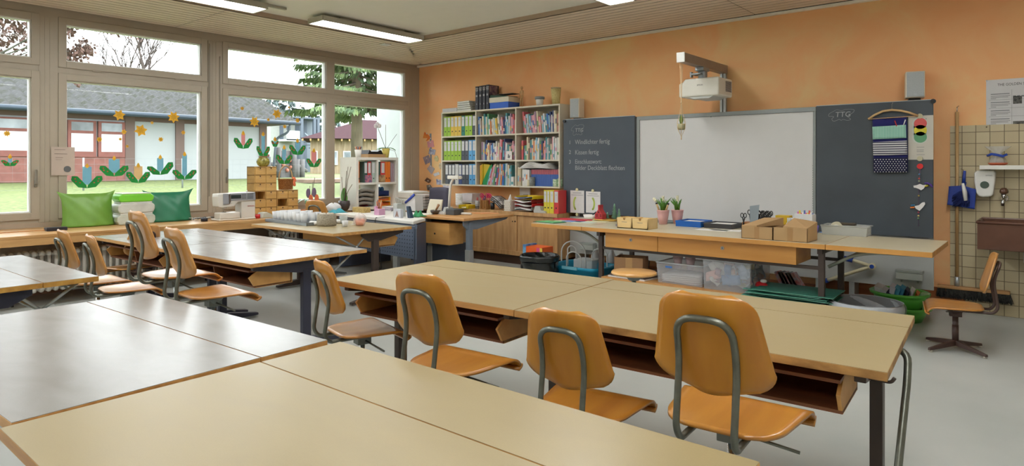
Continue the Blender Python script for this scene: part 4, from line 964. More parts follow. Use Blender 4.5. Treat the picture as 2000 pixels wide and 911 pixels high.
D_ = .45; b = MB().box(0, 1.1, -D_, -D_+.02, -.24, 0).box(0, .02, -D_, 0, -.24, 0).box(1.08, 1.1, -D_, 0, -.24, 0).box(0, 1.1, -.03, 0, -.24, .02).box(0, 1.1, -D_, 0, -.24, -.22)
b.obj('basin', SKB, t, bevel=.014); MB().tube([(0, -D_, 0), (1.1, -D_, 0)], .012, 8).tube([(0, -D_, 0), (0, 0, 0)], .012, 8).obj('rim', SKB, t)
MB().cyl((.35, -.2, -.36), (.35, -.2, -.26), .035).tube(fillet([(.35, -.2, -.36), (.35, -.2, -.55), (.35, 0, -.55)], .06), .028, 10).obj('drain_trap', PLAST_W, t)
# ================================================================ WALL SHELF
SY = 7.2; sx0, sx1, sz0, sz1 = -7.555, -5.19, 1.085, 2.262
SHW = mat('shelf_cream_white', (206, 200, 182), .5, vary=.03)
t = thing('wall_shelf', 'cream three column wall shelf full of binders and books on the orange wall', 'shelf', (sx0, SY, sz0)); W_ = sx1-sx0; H_ = sz1-sz0; D_ = .29
cols = [0, -6.785-sx0, -5.985-sx0, W_]; rows = [0, 1.475-sz0, 1.862-sz0, H_]; th = .022
for i, x in enumerate(cols):
    x_ = min(max(x-th/2, 0), W_-th); MB().box(x_, x_+th, 0, D_, 0, H_).obj('side_panel', SHW, t, bevel=.001)
for i in range(3):
    for z in rows:
        z_ = min(max(z-th/2, 0), H_-th); MB().box((cols[i]+(th if i == 0 else th/2)), cols[i+1]-(th if i == 2 else th/2), .001, D_, z_, z_+th).obj('shelf_board', SHW, t)
MB().box(th, W_-th, D_-.006, D_, th, H_-th).obj('back_panel', mat('shelf_back', (190, 184, 166), .6), t)
def cell(i, j):     # inner extents of column i, row j counted from the top; world coordinates
    r = 2-j; return sx0+cols[i]+th*(1 if i == 0 else .5), sx0+cols[i+1]-th*(1 if i == 2 else .5), sz0+(rows[r]+th*(1 if r == 0 else .5))
BC = {'lime': (150, 190, 50), 'yellow': (222, 186, 72), 'teal': (30, 122, 108), 'charcoal': (74, 80, 92), 'sky blue': (88, 160, 212), 'navy': (60, 78, 130), 'white': (200, 200, 196), 'red': (206, 60, 62), 'orange': (226, 120, 44), 'bright yellow': (214, 200, 60), 'black': (40, 42, 50), 'dark green': (60, 90, 84), 'pale green': (170, 190, 180)}
LAB = mat('spine_label_paper', (206, 208, 210), .7)
_proto = {}
def binder(color, w, h, d, loc, rz, label, group, tilt=0):
    t = thing('ring_binder', label, 'binder', loc, rz, group); m = mat('binder_'+color.replace(' ', '_'), BC[color], .45)
    MB().box(0, w, 0, d, 0, h).obj('cover', m, t, bevel=.003)
    if w > .03: MB().box(w*.14, w*.86, -.0015, 0, h*.48, h*.95).box(w*.3, w*.7, -.002, -.0015, h*.8, h*.81, 1).obj('spine_label', [LAB, LINE], t)
    MB().cyl((w/2, -.002, h*.24), (w/2, .0, h*.24), .011, n=12).cyl((w/2, -.003, h*.24), (w/2, -.002, h*.24), .008, n=12, mi=1).obj('finger_hole', [mat('hole_ring', (150, 150, 150) if color in ('charcoal', 'black') else (60, 60, 60), .4), BLACK], t)
    if tilt: t.rotation_euler = (0, tilt, rz)
    return t
ordn = ['leftmost', 'second from the left', 'third from the left', 'fourth from the left', 'fifth from the left', 'sixth from the left', 'seventh from the left', 'eighth from the left', 'ninth from the left', 'tenth from the left', 'eleventh from the left', 'twelfth from the left']
ordn += [w+' from the left' for w in ('13th 14th 15th 16th 17th 18th 19th 20th 21st 22nd 23rd 24th 25th 26th 27th 28th').split()]
rn = ['top', 'middle', 'bottom']; cn = ['left', 'centre', 'right']
sets = [['lime', 'lime', 'yellow', 'yellow', 'yellow', 'teal', 'lime', 'lime', 'charcoal'], ['lime', 'lime', 'lime', 'lime', 'lime', 'charcoal', 'charcoal', 'sky blue', 'sky blue'], ['charcoal', 'charcoal', 'charcoal', 'white', 'navy', 'charcoal', 'charcoal', 'sky blue', 'sky blue']]
for j, row in enumerate(sets):
    a, c_, z = cell(0, j); a += .05 if j == 2 else .018; st = (c_-a-.004)/len(row)
    for k, col in enumerate(row):
        binder(col, st-.004, .315 if j < 2 else .318, .26, (a+k*st, SY+.02, z), 0, '%s binder, %s in the %s row of the wall shelf' % (col, ordn[k], rn[j]), 'binders in the left column of the wall shelf')
# books
BOOKC = [('pale grey', (190, 190, 186)), ('light blue', (130, 178, 206)), ('pink', (214, 150, 160)), ('cream', (212, 200, 170)), ('white', (216, 216, 212)), ('teal', (70, 140, 146)), ('navy', (46, 60, 104)), ('orange', (214, 130, 70)), ('red', (196, 84, 90)), ('yellow', (214, 182, 70)), ('mauve', (150, 120, 146)), ('green', (90, 150, 100)), ('brown', (130, 104, 86)), ('blue', (50, 104, 176))]
bm_ = {n: mat('book_'+n.replace(' ', '_'), c_, .6, rgb2=tuple(int(v*.8+30) for v in c_), scale=22, stretch=(1, 1, .5)) for n, c_ in BOOKC}
rb = random.Random(12)
def book(col, w, h, d, loc, tilt, label, group):
    t = thing('book', label, 'book', loc, 0, group); m = bm_[col]
    b = MB().box(0, w, 0, d, 0, .999*h); b.obj('cover', m, t)
    MB().box(w*.1, w*.9, .004, d, h*.999, h*1.0005+.0006).obj('page_block', PAPER, t)
    if w > .014:
        n2 = rb.choice(BOOKC)[0]; z0 = rb.uniform(.1, .6); MB().box(w*.12, w*.88, -.001, 0, h*z0, h*(z0+rb.uniform(.12, .32))).obj('spine_print', bm_[n2] if n2 != col else LAB, t)
    t.rotation_euler = (0, tilt, 0); return t
def bookrow(i, j, cols_, x_from, x_to, hmin, hmax, tilt, wmin=.012, wmax=.03, gap=.001):
    a, c_, z = cell(i, j); x = a+x_from; k = 0; grp = 'books in the %s %s compartment of the wall shelf' % (rn[j], cn[i])
    while x < a+x_to-.012:
        w = rb.uniform(wmin, wmax); w = min(w, a+x_to-x)
        col = cols_[k] if k < len(cols_) else rb.choice(cols_); h = rb.uniform(hmin, hmax); tl = tilt(k, x-a)
        book(col, w, h, rb.uniform(.16, .22), (x, SY+.025+rb.uniform(0, .02), z+(abs(math.sin(tl))*w if tl > 0 else 0)), tl, '%s book, %s among the books in the %s %s compartment' % (col, ordn[min(k, 27)], rn[j], cn[i]), grp)
        x += w/max(.6, math.cos(tl))+gap; k += 1
c1 = ['blue', 'pale grey', 'brown', 'cream', 'teal', 'light blue', 'cream', 'green', 'white', 'orange', 'brown', 'white', 'cream', 'light blue', 'yellow', 'cream', 'white', 'mauve', 'pink', 'navy', 'blue', 'teal', 'light blue', 'pale grey', 'mauve', 'pink', 'red', 'pink']
bookrow(1, 0, c1, .02, .765, .2, .325, lambda k, x: -.10 if .3 < x < .5 else -.03, .018, .034)
bookrow(2, 0, ['red', 'pink', 'light blue', 'pale grey', 'teal', 'light blue', 'mauve', 'pink', 'pink', 'mauve', 'cream', 'red', 'pink', 'yellow', 'light blue', 'white', 'teal', 'blue', 'light blue', 'navy', 'white', 'navy', 'cream', 'cream', 'pink', 'yellow', 'yellow'], .12, .775, .22, .325, lambda k, x: -.09 if x < .6 else -.02, .018, .03)
bookrow(1, 1, ['mauve', 'pale grey', 'blue', 'navy', 'cream', 'cream', 'mauve', 'light blue', 'blue', 'pale grey', 'white', 'white', 'pink', 'cream', 'pink', 'red', 'teal', 'navy', 'mauve', 'white', 'teal', 'pale grey', 'cream', 'pink', 'pink'], .08, .765, .2, .32, lambda k, x: .05 if .4 < x < .6 else 0, .018, .032)
bookrow(2, 1, ['red', 'teal', 'green', 'cream', 'brown', 'teal', 'cream', 'orange', 'white', 'light blue', 'pale grey', 'white', 'green', 'navy', 'orange', 'pink', 'teal', 'light blue', 'pale grey', 'teal', 'cream', 'pink', 'white', 'light blue', 'white', 'white'], .08, .775, .2, .33, lambda k, x: 0, .018, .03)
bookrow(1, 2, ['light blue', 'red', 'pink', 'cream', 'mauve', 'green', 'cream', 'navy', 'red', 'pale grey', 'light blue', 'orange', 'navy', 'blue', 'teal', 'light blue', 'pale grey', 'cream', 'light blue'], .19, .68, .25, .33, lambda k, x: max(0, .32-(x-.19)*.9), .017, .03)
a, c_, z = cell(1, 2)
t = thing('folder_stand', 'green and yellow magazine folders at the left of the bottom centre compartment', 'folder', (a+.04, SY+.04, z))
MB().box(.0, .02, 0, .22, 0, .3).box(.025, .04, 0, .22, 0, .31).obj('yellow_folder', mat('folder_orange', (222, 168, 50), .5), t)
MB().box(.045, .06, 0, .22, 0, .32).prism([(.06, .03), (.19, .03), (.19, .31), (.06, .32)], 'y', .015, .03).obj('yellow_card', mat('folder_yellow', (196, 174, 40), .5), t)
MB().prism([(.03, 0), (.185, 0), (.25, .28), (.25, .32), (.2, .29), (.12, .16)], 'y', .0, .012).obj('green_folder', mat('folder_green', (24, 134, 74), .5), t)
a, c_, z = cell(1, 2); book('white', .05, .13, .1, (a+.69, SY+.01, z), 0, 'small white box with blue top at the right of the bottom centre compartment', 'small things on the shelf')
a, c_, z = cell(1, 1); p = aty(990, 310, SY)
t = thing('picture_card', 'small white card with a picture leaning before the centre books', 'card', (-6.17, SY+.002, z)); MB().box(0, .11, 0, .004, .004, .13).obj('card', PAPER, t); MB().prism([(.03, .03), (.07, .025), (.08, .07), (.06, .06), (.05, .09), (.035, .08)], 'y', -.001, 0).obj('drawing', LINE, t)
a, c_, z = cell(2, 2)
for k, (x, w, h) in enumerate(((.01, .03, .27), (.045, .02, .26))): book('cream', w, h, .2, (a+x, SY+.02, z), 0, ('broad', 'narrow')[k]+' cream folder standing at the left of the bottom right compartment', 'folders in the bottom right compartment')
for k in range(4): book('white', .03, .245-.004*k, .21, (a+.09+k*.033, SY+.03, z), .0, ('white file, %s of the four white files in the bottom right compartment' % ordn[k]), 'white files in the bottom right compartment')
RB = mat('red_to_blue_book', (150, 50, 66), .4); 
for k in range(17):
    t = thing('lexicon_volume', 'red and blue lexicon, %s of the matching series' % ordn[k], 'book', (a+.235+k*.031, SY+.06, z), 0, 'matching blue and red lexicon volumes')
    MB().box(0, .029, 0, .17, 0, .24).obj('cover', mat('lexicon_blue', (50, 88, 160), .4), t)
    MB().box(0.001, .028, -.001, .0, .17, .239).obj('red_spine_band', mat('lexicon_red', (176, 84, 92), .4), t)
t = thing('paper_stack', 'loose stack of white papers lying on the lexicon volumes', 'papers', (a+.03, SY+.01, z+.252), 0)
for k in range(7): MB().grid(lambda u, v, k=k: ((u-.0)*(.6-.03*k)+.02*k, v*.22+rb.uniform(0, .003)-.0, k*.011+.012*math.sin(u*PI)+.003*k*math.sin(u*7)), 10, 2).obj('sheet', PAPER, t, solid=.007)
for nm, lab, x, r, h, c_ in (('candle', 'short cream candle on the bottom right shelf', .2, .026, .09, (204, 196, 168)), ('patterned_jar', 'grey patterned jar in front of the lexicon volumes', .265, .042, .13, (130, 132, 128)), ('white_mug', 'white mug with green dots at the right end of the bottom shelf', .68, .04, .105, (214, 218, 208)), ('flower_mug', 'white mug with green print in the right corner of the bottom shelf', .76, .036, .115, (200, 214, 196))):
    t = thing(nm, lab, 'jar' if 'jar' in nm or 'candle' in nm else 'mug', (a+x, SY+.045, z)); MB().lathe([(r*.9, 0), (r, .01), (r, h), (r*.9, h), (r*.85, h*.85), (.001, h*.8)], n=20).obj('body', mat(nm+'_glaze', c_, .4, rgb2=(90, 96, 92) if 'pattern' in nm else (110, 160, 100) if 'mug' in nm else None, scale=70), t)
# on top of the shelf
zt = sz1
def boxthing(name, label, cat, x0, x1, y0, y1, z0, z1, m, part='body', bevel=.003, group=None):
    t = thing(name, label, cat, ((x0+x1)/2, (y0+y1)/2, z0), 0, group); w, d = (x1-x0)/2, (y1-y0)/2
    MB().box(-w, w, -d, d, 0, z1-z0).obj(part, m, t, bevel=bevel); return t
def X(px, y=SY): return aty(px, 200, y).x
WP = mat('white_file_plastic', (200, 202, 196), .5)
t = boxthing('file_tray', 'flat clear file tray at the left end on the wall shelf', 'tray', X(864), X(894)-.02, SY+.0, SY+.24, zt, zt+.06, see('frosted_plastic', (212, 216, 222), .75), 'tray')
t = thing('magazine_holders', 'stack of white magazine trays on the wall shelf left of the black books', 'tray', (X(893), SY, zt))
for k in range(5): MB().box(0, .3-.01*k, 0, .25, k*.032, k*.032+.027).obj('tray', WP, t, bevel=.003)
OCB = mat('black_book_cloth', (48, 48, 60), .5)
for k in range(4):
    x = X(927.5+k*6.9); t = thing('large_black_book', 'tall black book, %s of the four on the wall shelf' % ordn[k], 'book', (x, SY+.01, zt), 0, 'tall black books on the wall shelf'); w = .056; h = .365+.003*k
    MB().box(0, w, 0, .24, 0, h).obj('cover', OCB, t, bevel=.002)
    text('OZ', .062, (.004, -.0015, h-.07), mat('book_white_print', (214, 214, 210), .6), t, 'spine_title', sx=.62)
    MB().box(.01, w-.01, -.001, 0, h-.085, h-.08).box(.012, w-.012, -.001, 0, h-.165, h-.135).prism([(.022, .08), (.034, .08), (.028, .11)], 'y', -.001, 0).obj('spine_print', mat('book_grey_print', (160, 160, 164), .6), t)
    if k == 3: MB().box(w, w+.001, .02, .2, h-.15, h-.01).obj('cover_picture', mat('cover_purple', (74, 54, 96), .5, rgb2=(160, 140, 140), scale=14), t)
x = X(955.5)
t = thing('blue_box', 'bright blue box with cream upper half on top of the wall shelf', 'box', (x, SY, zt)); MB().box(0.01, .38, 0, .26, 0, .09).obj('body', mat('bright_blue_board', (34, 90, 190), .5), t, bevel=.002); MB().box(0, .39, -.005, .265, .09, .165).obj('lid', mat('cream_board', (206, 200, 180), .6), t, bevel=.003)
t = thing('green_folder', 'dark green folder with black papers lying on the cream lidded box', 'folder', (x, SY+.02, zt+.165)); MB().hexa([(.0, 0, .002), (.34, 0, .002), (.36, .22, .002), (0, .22, .002), (0, 0, .045), (.34, .0, .014), (.36, .22, .014), (0, .22, .045)]).obj('folder', mat('dark_green_card', (44, 74, 58), .6), t); MB().box(.1, .42, .03, .2, .046, .052).obj('black_sheet', BLACK, t)
# wooden mannequin
q = aty(1019, 203, SY+.13)
t = thing('wooden_mannequin', 'small jointed wooden artist figure on the wall shelf', 'figure', (q.x, SY+.13, zt)); MW = wood('mannequin_wood', (206, 166, 116), (184, 140, 92), 'z', .5)
hh = .29
MB().ball((0, 0, hh), .018, sz=1.4).obj('head', MW, t); MB().lathe([(.001, .16), (.016, .165), (.013, .19), (.024, .235), (.02, .255), (.001, .262)], n=12, sy=.7).ball((0, 0, .15), .017, sx=1.2).cyl((0, 0, .25), (0, 0, .275), .007).obj('torso', MW, t)
for sg in (-1, 1):
    MB().tube([(sg*.026, 0, .245), (sg*.036, 0, .2), (sg*.034, -.01, .165), (sg*.03, -.015, .14)], .007, 6, rr=[.008, .007, .006, .007]).obj('arm', MW, t)
    MB().tube([(sg*.012, 0, .15), (sg*(.014 if sg > 0 else .02), 0, .08), (sg*.012+(-.025 if sg < 0 else 0), 0, .008), (sg*.012+(-.025 if sg < 0 else 0), -.02, .006)], .008, 6, rr=[.01, .009, .006, .008]).obj('leg', MW, t)
def pot(px, pyb, pyt, r0, r1, m, name, label, cat='pot', y=SY+.12, z=None, rim=None):
    z = zt if z is None else z; q = aty(px, pyb, y); s = mpp(q); h = (pyb-pyt)*s; t = thing(name, label, cat, (q.x, y, z))
    MB().lathe([(r0*s, 0), (r1*s, h), (r1*s*.92, h), (r1*s*.85, h*.9), (.001, h*.88)], n=24).obj('body', m, t)
    if rim: MB().lathe([(r1*s*1.0, h*.72), (r1*s*1.15, h*.75), (r1*s*1.15, h*.98), (r1*s*1.0, h*1.02), (.001, h*1.02)], n=24).obj('lid', rim, t)
    return t, s, h
pot(1054, 203, 185, 6, 8.5, PLAST_W, 'lidded_tub', 'white tub with grey lid on the wall shelf', 'tub', rim=mat('grey_tub_lid', (128, 134, 138), .5))
t, s, h = pot(1086, 202, 171, 7.5, 10, mat('pale_yellow_weave', (206, 194, 138), .7, rgb2=(188, 172, 112), scale=60), 'paper_cup', 'pale yellow paper vase at the right end on the wall shelf', 'vase')
MB().lathe([(9*s, h), (10.2*s, h+.02), (9.4*s, h+.02), (9*s, h)], n=20).obj('frosted_rim', see('frosted_rim', (214, 206, 170), .6), t)

# ================================================================ LOW CABINET
cz = .75; cx0, cx1, cy0 = -7.47, -5.06, 6.96
t = thing('low_cabinet', 'low oak cabinet with sliding doors under the wall shelf', 'cabinet', (cx0, cy0, 0)); W_ = cx1-cx0
MB().box(0, W_, 0, WY-cy0-.03, cz-.05, cz).box(W_-.03, W_, .001, WY-cy0-.03, .13, cz-.05).box(0, .03, .001, WY-cy0-.03, .13, cz-.05).box(0, W_, .001, WY-cy0-.03, .13, .19).box(.0, W_, .45, WY-cy0-.04, .13, cz-.05).obj('body', OAK, t, bevel=.002)
MB().box(.04, W_-.04, .05, .4, 0, .13).obj('plinth', wood('dark_plinth', (84, 56, 38), (66, 42, 28), 'x', .6), t)
for a, c_, yy in ((.03, .93, .03), (.9, 1.69, .012), (1.65, W_-.03, .03)): 
    o = MB().box(a, c_, yy, yy+.018, .19, cz-.05).obj('sliding_door', OAK, t, bevel=.001)
for px in (1000, 1005): q = aty(px, 433, cy0); MB().cyl((q.x-cx0, .008, q.z), (q.x-cx0, .013, q.z), .011 if px > 1002 else .008).obj('lock', mat('dark_lock', (60, 56, 52), .3, metal=.6), t)
# things on it
def on(name, label, cat, px, py, z, dy=0, rz=0, group=None):
    q = atz(px, py, z); return thing(name, label, cat, (q.x, q.y+dy, z), rz, group), mpp(q)
def onc(name, label, cat, px, y=7.12, rz=0, group=None, z=cz):
    q = aty(px, 400, y); return thing(name, label, cat, (q.x, y, z), rz, group), mpp(q)
t, s = onc('cup_stack', 'stack of white plastic cups on the oak cabinet', 'cups', 898, 7.2)
for k in range(6): MB().lathe([(7*s, .03*k), (8.6*s, .03*k+.06), (8*s, .03*k+.06), (6.5*s, .03*k+.005)], n=18).obj('cup', PLAST_W, t)
t, s = onc('storage_tub', 'pale plastic tub standing on white desk trays on the oak cabinet', 'tub', 921, 7.25, z=cz+.1)
MB().prism([(-12*s, 0), (12*s, 0), (14*s, 15*s), (-14*s, 15*s)], 'y', -.1, .1).obj('tub', see('milky_plastic', (222, 218, 222), .9), t, bevel=.004)
t, s = onc('desk_tray', 'white desk tray under the pale plastic tub', 'tray', 922, 7.25)
MB().box(-13*s, 13*s, -.12, .13, 0, .015).box(-13*s, -12*s, -.12, .13, 0, .09).box(12*s, 13*s, -.12, .13, 0, .09).box(-13*s, 13*s, -.12, .13, .08, .095).obj('tray', PLAST_W, t, bevel=.002)
t, s = onc('yellow_tray', 'bright yellow open tray on the oak cabinet', 'tray', 914, 7.05)
YL = mat('yellow_plastic', (226, 196, 40), .4)
MB().box(-13*s, 14*s, -.1, .06, 0, .01).box(-13*s, -12*s, -.1, .06, 0, .055).box(13*s, 14*s, -.1, .06, 0, .055).box(-13*s, 14*s, .05, .06, 0, .055).box(-13*s, -6*s, -.1, -.09, 0, .05).box(7*s, 14*s, -.1, -.09, 0, .05).obj('tray', YL, t, bevel=.002); MB().box(-10*s, 11*s, -.08, .04, .01, .018).obj('paper', PAPER, t)
t, s = onc('pen_jar', 'striped jar of pens beside the yellow tray', 'jar', 932, 7.02)
MB().lathe([(3.6*s, 0), (4*s, .13), (3.4*s, .13), (.001, .12)], n=16).obj('jar', mat('jar_stripe', (196, 190, 180), .5, rgb2=(60, 70, 80), scale=40, stretch=(.1, .1, 1)), t)
for k in range(5): MB().tube([(.01*math.cos(k), .01*math.sin(k), .1), (.02*math.cos(k*1.3), .02*math.sin(k), .175)], .004, 5).obj('pen', mat('pen_%d' % (k % 2), ((190, 50, 60), (160, 140, 130))[k % 2], .5), t)
t, s = onc('scissor_block', 'wooden block stand holding scissors with pink handles', 'scissor stand', 947, 7.05)
for k in range(4): MB().box((-8+k*4.6)*s, (-6.2+k*4.6)*s, -.04, .05, 0, .135).obj('slat', wood('block_wood', (190, 140, 84), (160, 110, 58), 'z', .5), t)
MB().box(-8*s, 7.5*s, -.04, .05, 0, .015).obj('base', wood('block_wood', (1, 1, 1), (1, 1, 1)), t)
PK = mat('pink_handle', (206, 30, 92), .4)
for k, x in enumerate((-6, -2, 6, 10)):
    c_ = (PK, mat('purple_handle', (90, 60, 110), .4))[k == 1]
    zc_ = .205 if k != 1 else .175
    MB().tube([((x-3+3.4*math.cos(a))*s, .01*k, zc_+4*s*math.sin(a)) for a in [i*PI/6 for i in range(12)]], .006, 6, closed=True).tube([((x+1.5+3*math.cos(a))*s-.01, .01*k, zc_-.005+3.6*s*math.sin(a)) for a in [i*PI/6 for i in range(12)]], .006, 6, closed=True).tube([((x-1)*s, .01*k, zc_-.03), (x*s*.7, .01*k, .07)], .006, 5).obj('scissors_handle', c_, t)
t, s = onc('black_mug', 'black mug on the oak cabinet beside the catalogue pile', 'mug', 962, 7.08)
MB().lathe([(4*s, 0), (4.4*s, .1), (3.8*s, .1), (.001, .09)], n=18).obj('body', mat('black_glaze', (34, 38, 46), .3), t)
t, s = onc('catalogue_pile', 'leaning pile of black and white patterned magazines on the oak cabinet', 'magazines', 976, 7.14)
for k in range(6): MB().grid(lambda u, v, k=k: ((-14+26*u)*s+.008*k, -.1+.2*v, .012+(1-u)*.13+k*.011+.02*math.sin(u*2.6)), 8, 2).obj('magazine', (mat('magazine_bw', (196, 192, 188), .5, rgb2=(34, 34, 36), scale=26) if k % 2 else mat('magazine_dark', (52, 52, 54), .5)), t, solid=.006)
t, s = onc('tissue_box', 'white dotted tissue box with a tissue standing up', 'tissue box', 996, 7.03)
MB().box(-8.5*s, 8*s, -.06, .07, 0, .155).obj('box', mat('dotted_card', (214, 210, 200), .6), t, bevel=.002)
mb = MB()
for r_ in range(5):
    for k in range(4): mb.cyl(((-6.4+k*4+(1.6 if r_ % 2 else 0))*s, -.062, .02+r_*.027), ((-6.4+k*4+(1.6 if r_ % 2 else 0))*s, -.06, .02+r_*.027), .006, n=6)
mb.obj('printed_dots', mat('ochre_dot', (176, 140, 70), .6), t); MB().cyl((0, 0, .155), (.01, 0, .235), .03, .004, 8).obj('tissue', PAPER, t)
t, s = onc('letter_trays', 'stacked yellow and red letter trays full of papers', 'letter tray', 1032, 7.1)
RD = mat('red_plastic', (196, 36, 44), .4)
for k, (m, dx) in enumerate(((ALU, 0), (RD, .01), (mat('dark_red_plastic', (146, 34, 40), .4), .0), (YL, .02))):
    z = .025+k*.052
    MB().box(-20*s+dx, 22*s+dx, -.13, .14, z, z+.006).box(21*s+dx, 22*s+dx, -.13, .14, z, z+.045).box(-20*s+dx, -19*s+dx, -.13, .14, z, z+.045).box(-20*s+dx, 22*s+dx, .135, .14, z, z+.045).obj('tray', m, t, bevel=.002)
    MB().grid(lambda u, v, z=z: ((-18+38*u)*s, -.15+.26*v, z+.018+.012*math.sin(u*5+k)), 8, 2).obj('papers', mat('blue_black_print', (150, 160, 190), .6, rgb2=(40, 44, 56), scale=12) if k == 3 else PAPER, t, solid=.012)
t, s = onc('document_sheet', 'upright white document holder behind the letter trays', 'document', 1025, 7.38)
MB().box(-13*s, 12*s, 0, .02, 0, .33).box(-4*s, 9*s, -.002, 0, .22, .226, 1).obj('sheet', [PAPER, LINE], t)
t, s = onc('tape_dispenser', 'pale clear dispenser with tape roll beside the yellow binders', 'tape', 1057, 6.995)
MB().prism([(-16*s, 0), (14*s, 0), (12*s, .03), (3*s, .035), (0, .09), (-12*s, .095), (-16*s, .03)], 'y', -.03, .05).obj('body', see('clear_grey_plastic', (206, 206, 200), .8), t, bevel=.004)
t, s = onc('white_carton', 'white carton standing left of the yellow binders', 'carton', 1059, 7.3); MB().box(-5*s, 6*s, -.08, .1, 0, .21).obj('body', WHITE, t, bevel=.002)
xx = aty(1064.5, 400, 7.03).x
for k, (c_, w) in enumerate((('bright yellow', .052), ('bright yellow', .046), ('bright yellow', .066), ('red', .078))):
    binder(c_, w, .315, .185, (xx, 7.0, cz), 0, ['leftmost yellow binder on the oak cabinet', 'slim yellow binder second on the oak cabinet', 'broad yellow binder beside the red one on the oak cabinet', 'red binder at the right end of the oak cabinet'][k], 'binders on the oak cabinet'); xx += w+.003

# ================================================================ DESK WITH DOCUMENT CAMERA
t = thing('adjustable_desk', 'wooden desk on grey steel legs carrying the document camera', 'desk', (-5.48, 5.6, 0))
MB().box(-.8, 0, 0, .95, .72, .75).obj('tabletop', wood('desk_top_beech', (206, 156, 98), (186, 134, 76), 'x', .45, 5), t, bevel=.003)
GB_ = mat('grey_blue_steel', (116, 126, 138), .45)
for x in (-.06, -.75):
    MB().prism([(.05, .72), (.9, .72), (.86, .69), (.3, .6), (.12, .6), (.05, .66)], 'x', x-.012, x+.012).obj('side_bracket', GB_, t, bevel=.003)
    MB().box(x-.035, x+.035, .13, .19, .34, .7).obj('leg', GB_, t, bevel=.005)
    MB().box(x-.04, x+.04, .12, .2, .05, .35).box(x-.03, x+.03, -.05, .8, .0, .05).obj('foot', mat('light_grey_steel', (160, 162, 160), .4, metal=.3), t, bevel=.006)
MB().box(-.75, -.06, .14, .17, .675, .705).obj('rail', BLACK, t)
o = MB().box(-.81, -.29, .035, .29, .40, .67).obj('drawer_box', BEECH, t, bevel=.002); MB().cyl((-.55, .03, .53), (-.55, .04, .53), .012).obj('lock', BLACK, o)
boxthing('file_cabinet', 'dark grey metal cabinet standing on the floor under the desk with the document camera', 'cabinet', -6.36, -5.9, 5.74, 6.1, 0, .385, mat('dark_slate_metal', (62, 70, 84), .45))
t, s = on('document_camera', 'grey document camera with curved neck on the wooden desk', 'document camera', 877, 419, .75)
PG = mat('light_grey_plastic', (190, 194, 194), .4); DG = mat('dark_grey_plastic', (72, 76, 80), .45)
MB().box(-22*s, 3*s, -.1, .1, 0, .04).prism([(-8*s, .04), (3*s, .04), (1*s, .09), (-4*s, .1)], 'y', -.07, .07).obj('base', PG, t, bevel=.006)
MB().box(2*s, 26*s, -.08, .1, 0, .075).obj('side_box', DG, t, bevel=.006)
MB().tube(fillet([(-.5*s, 0, .06), (2*s, 0, 40*s), (4*s, 0, 58*s), (12*s, 0, 71*s), (28*s, 0, 72.5*s)], .1, 8), 2.6*s, 12).obj('neck', mat('cream_grey', (222, 220, 212), .4), t)
MB().box(-1*s, 30*s, -.03, .03, 69*s, 76*s).cyl((30*s, 0, 72.5*s), (34*s, 0, 72.5*s), 3.4*s, 3*s).obj('camera_head', mat('cream_grey', (1, 1, 1)), t, bevel=.008)
MB().tube(fillet([(-22*s, 0, .02), (-30*s, -.05, .01), (-34*s, -.12, -.05), (-38*s, -.2, -.35), (-48*s, -.2, -.5), (-56*s, -.1, -.3), (-58*s, 0, 0)], .08), .008, 6).obj('cable', BLACK, t)
t, s = on('orange_folder', 'flat orange folder lying on the wooden desk', 'folder', 940, 417, .75); MB().prism([(-22*s, -.06), (12*s, -.1), (30*s, .12), (0, .14)], 'z', 0, .008).obj('folder', mat('salmon_card', (224, 160, 110), .6), t)
t, s = on('paper_roll', 'small white roll on the wooden desk beside the orange folder', 'paper', 908, 420.5, .75); MB().cyl((-9*s, 0, .018), (13*s, .03, .018), .016).obj('roll', PAPER, t)
# grey upholstered chair behind the desk and cream board
q = aty(857, 400, 6.55)
t = thing('office_chair', 'dark grey upholstered office chair standing behind the wooden desk', 'chair', (q.x, 6.4, 0), 0); s = mpp((q.x, 6.55))
GF = mat('grey_violet_fabric', (84, 82, 98), .9, vary=.1, scale=80)
MB().grid(lambda u, v: ((-24+49*u-(3*(1-v)) +(4*u*(1-v)))*s, .15+.04*math.cos((u-.5)*PI), .55+v*.52+.012*math.sin(u*PI)), 10, 10).obj('backrest', GF, t, solid=.05)
MB().box(-.22, .22, -.3, .15, .44, .5).obj('seat', GF, t, bevel=.02); MB().cyl((0, -.05, .06), (0, -.05, .44), .03).obj('column', BLACK, t)
for k in range(5): a = k*2*PI/5; MB().tube([(0, -.05, .08), (.26*math.cos(a), -.05+.26*math.sin(a), .04)], .02, 6).obj('leg', BLACK, t)
t, s = on('display_board', 'cream board leaning upright on the wooden desk before the grey office chair', 'board', 848, 418, .75)
MB().hexa([(-20*s, -.02, 0), (20*s, -.02, 0), (20*s, -.0, 0), (-20*s, -.0, 0), (-17*s, .03, 28*s), (18*s, .03, 28*s), (18*s, .05, 28*s), (-17*s, .05, 28*s)]).obj('board', mat('cream_card', (208, 200, 178), .6), t, bevel=.004)

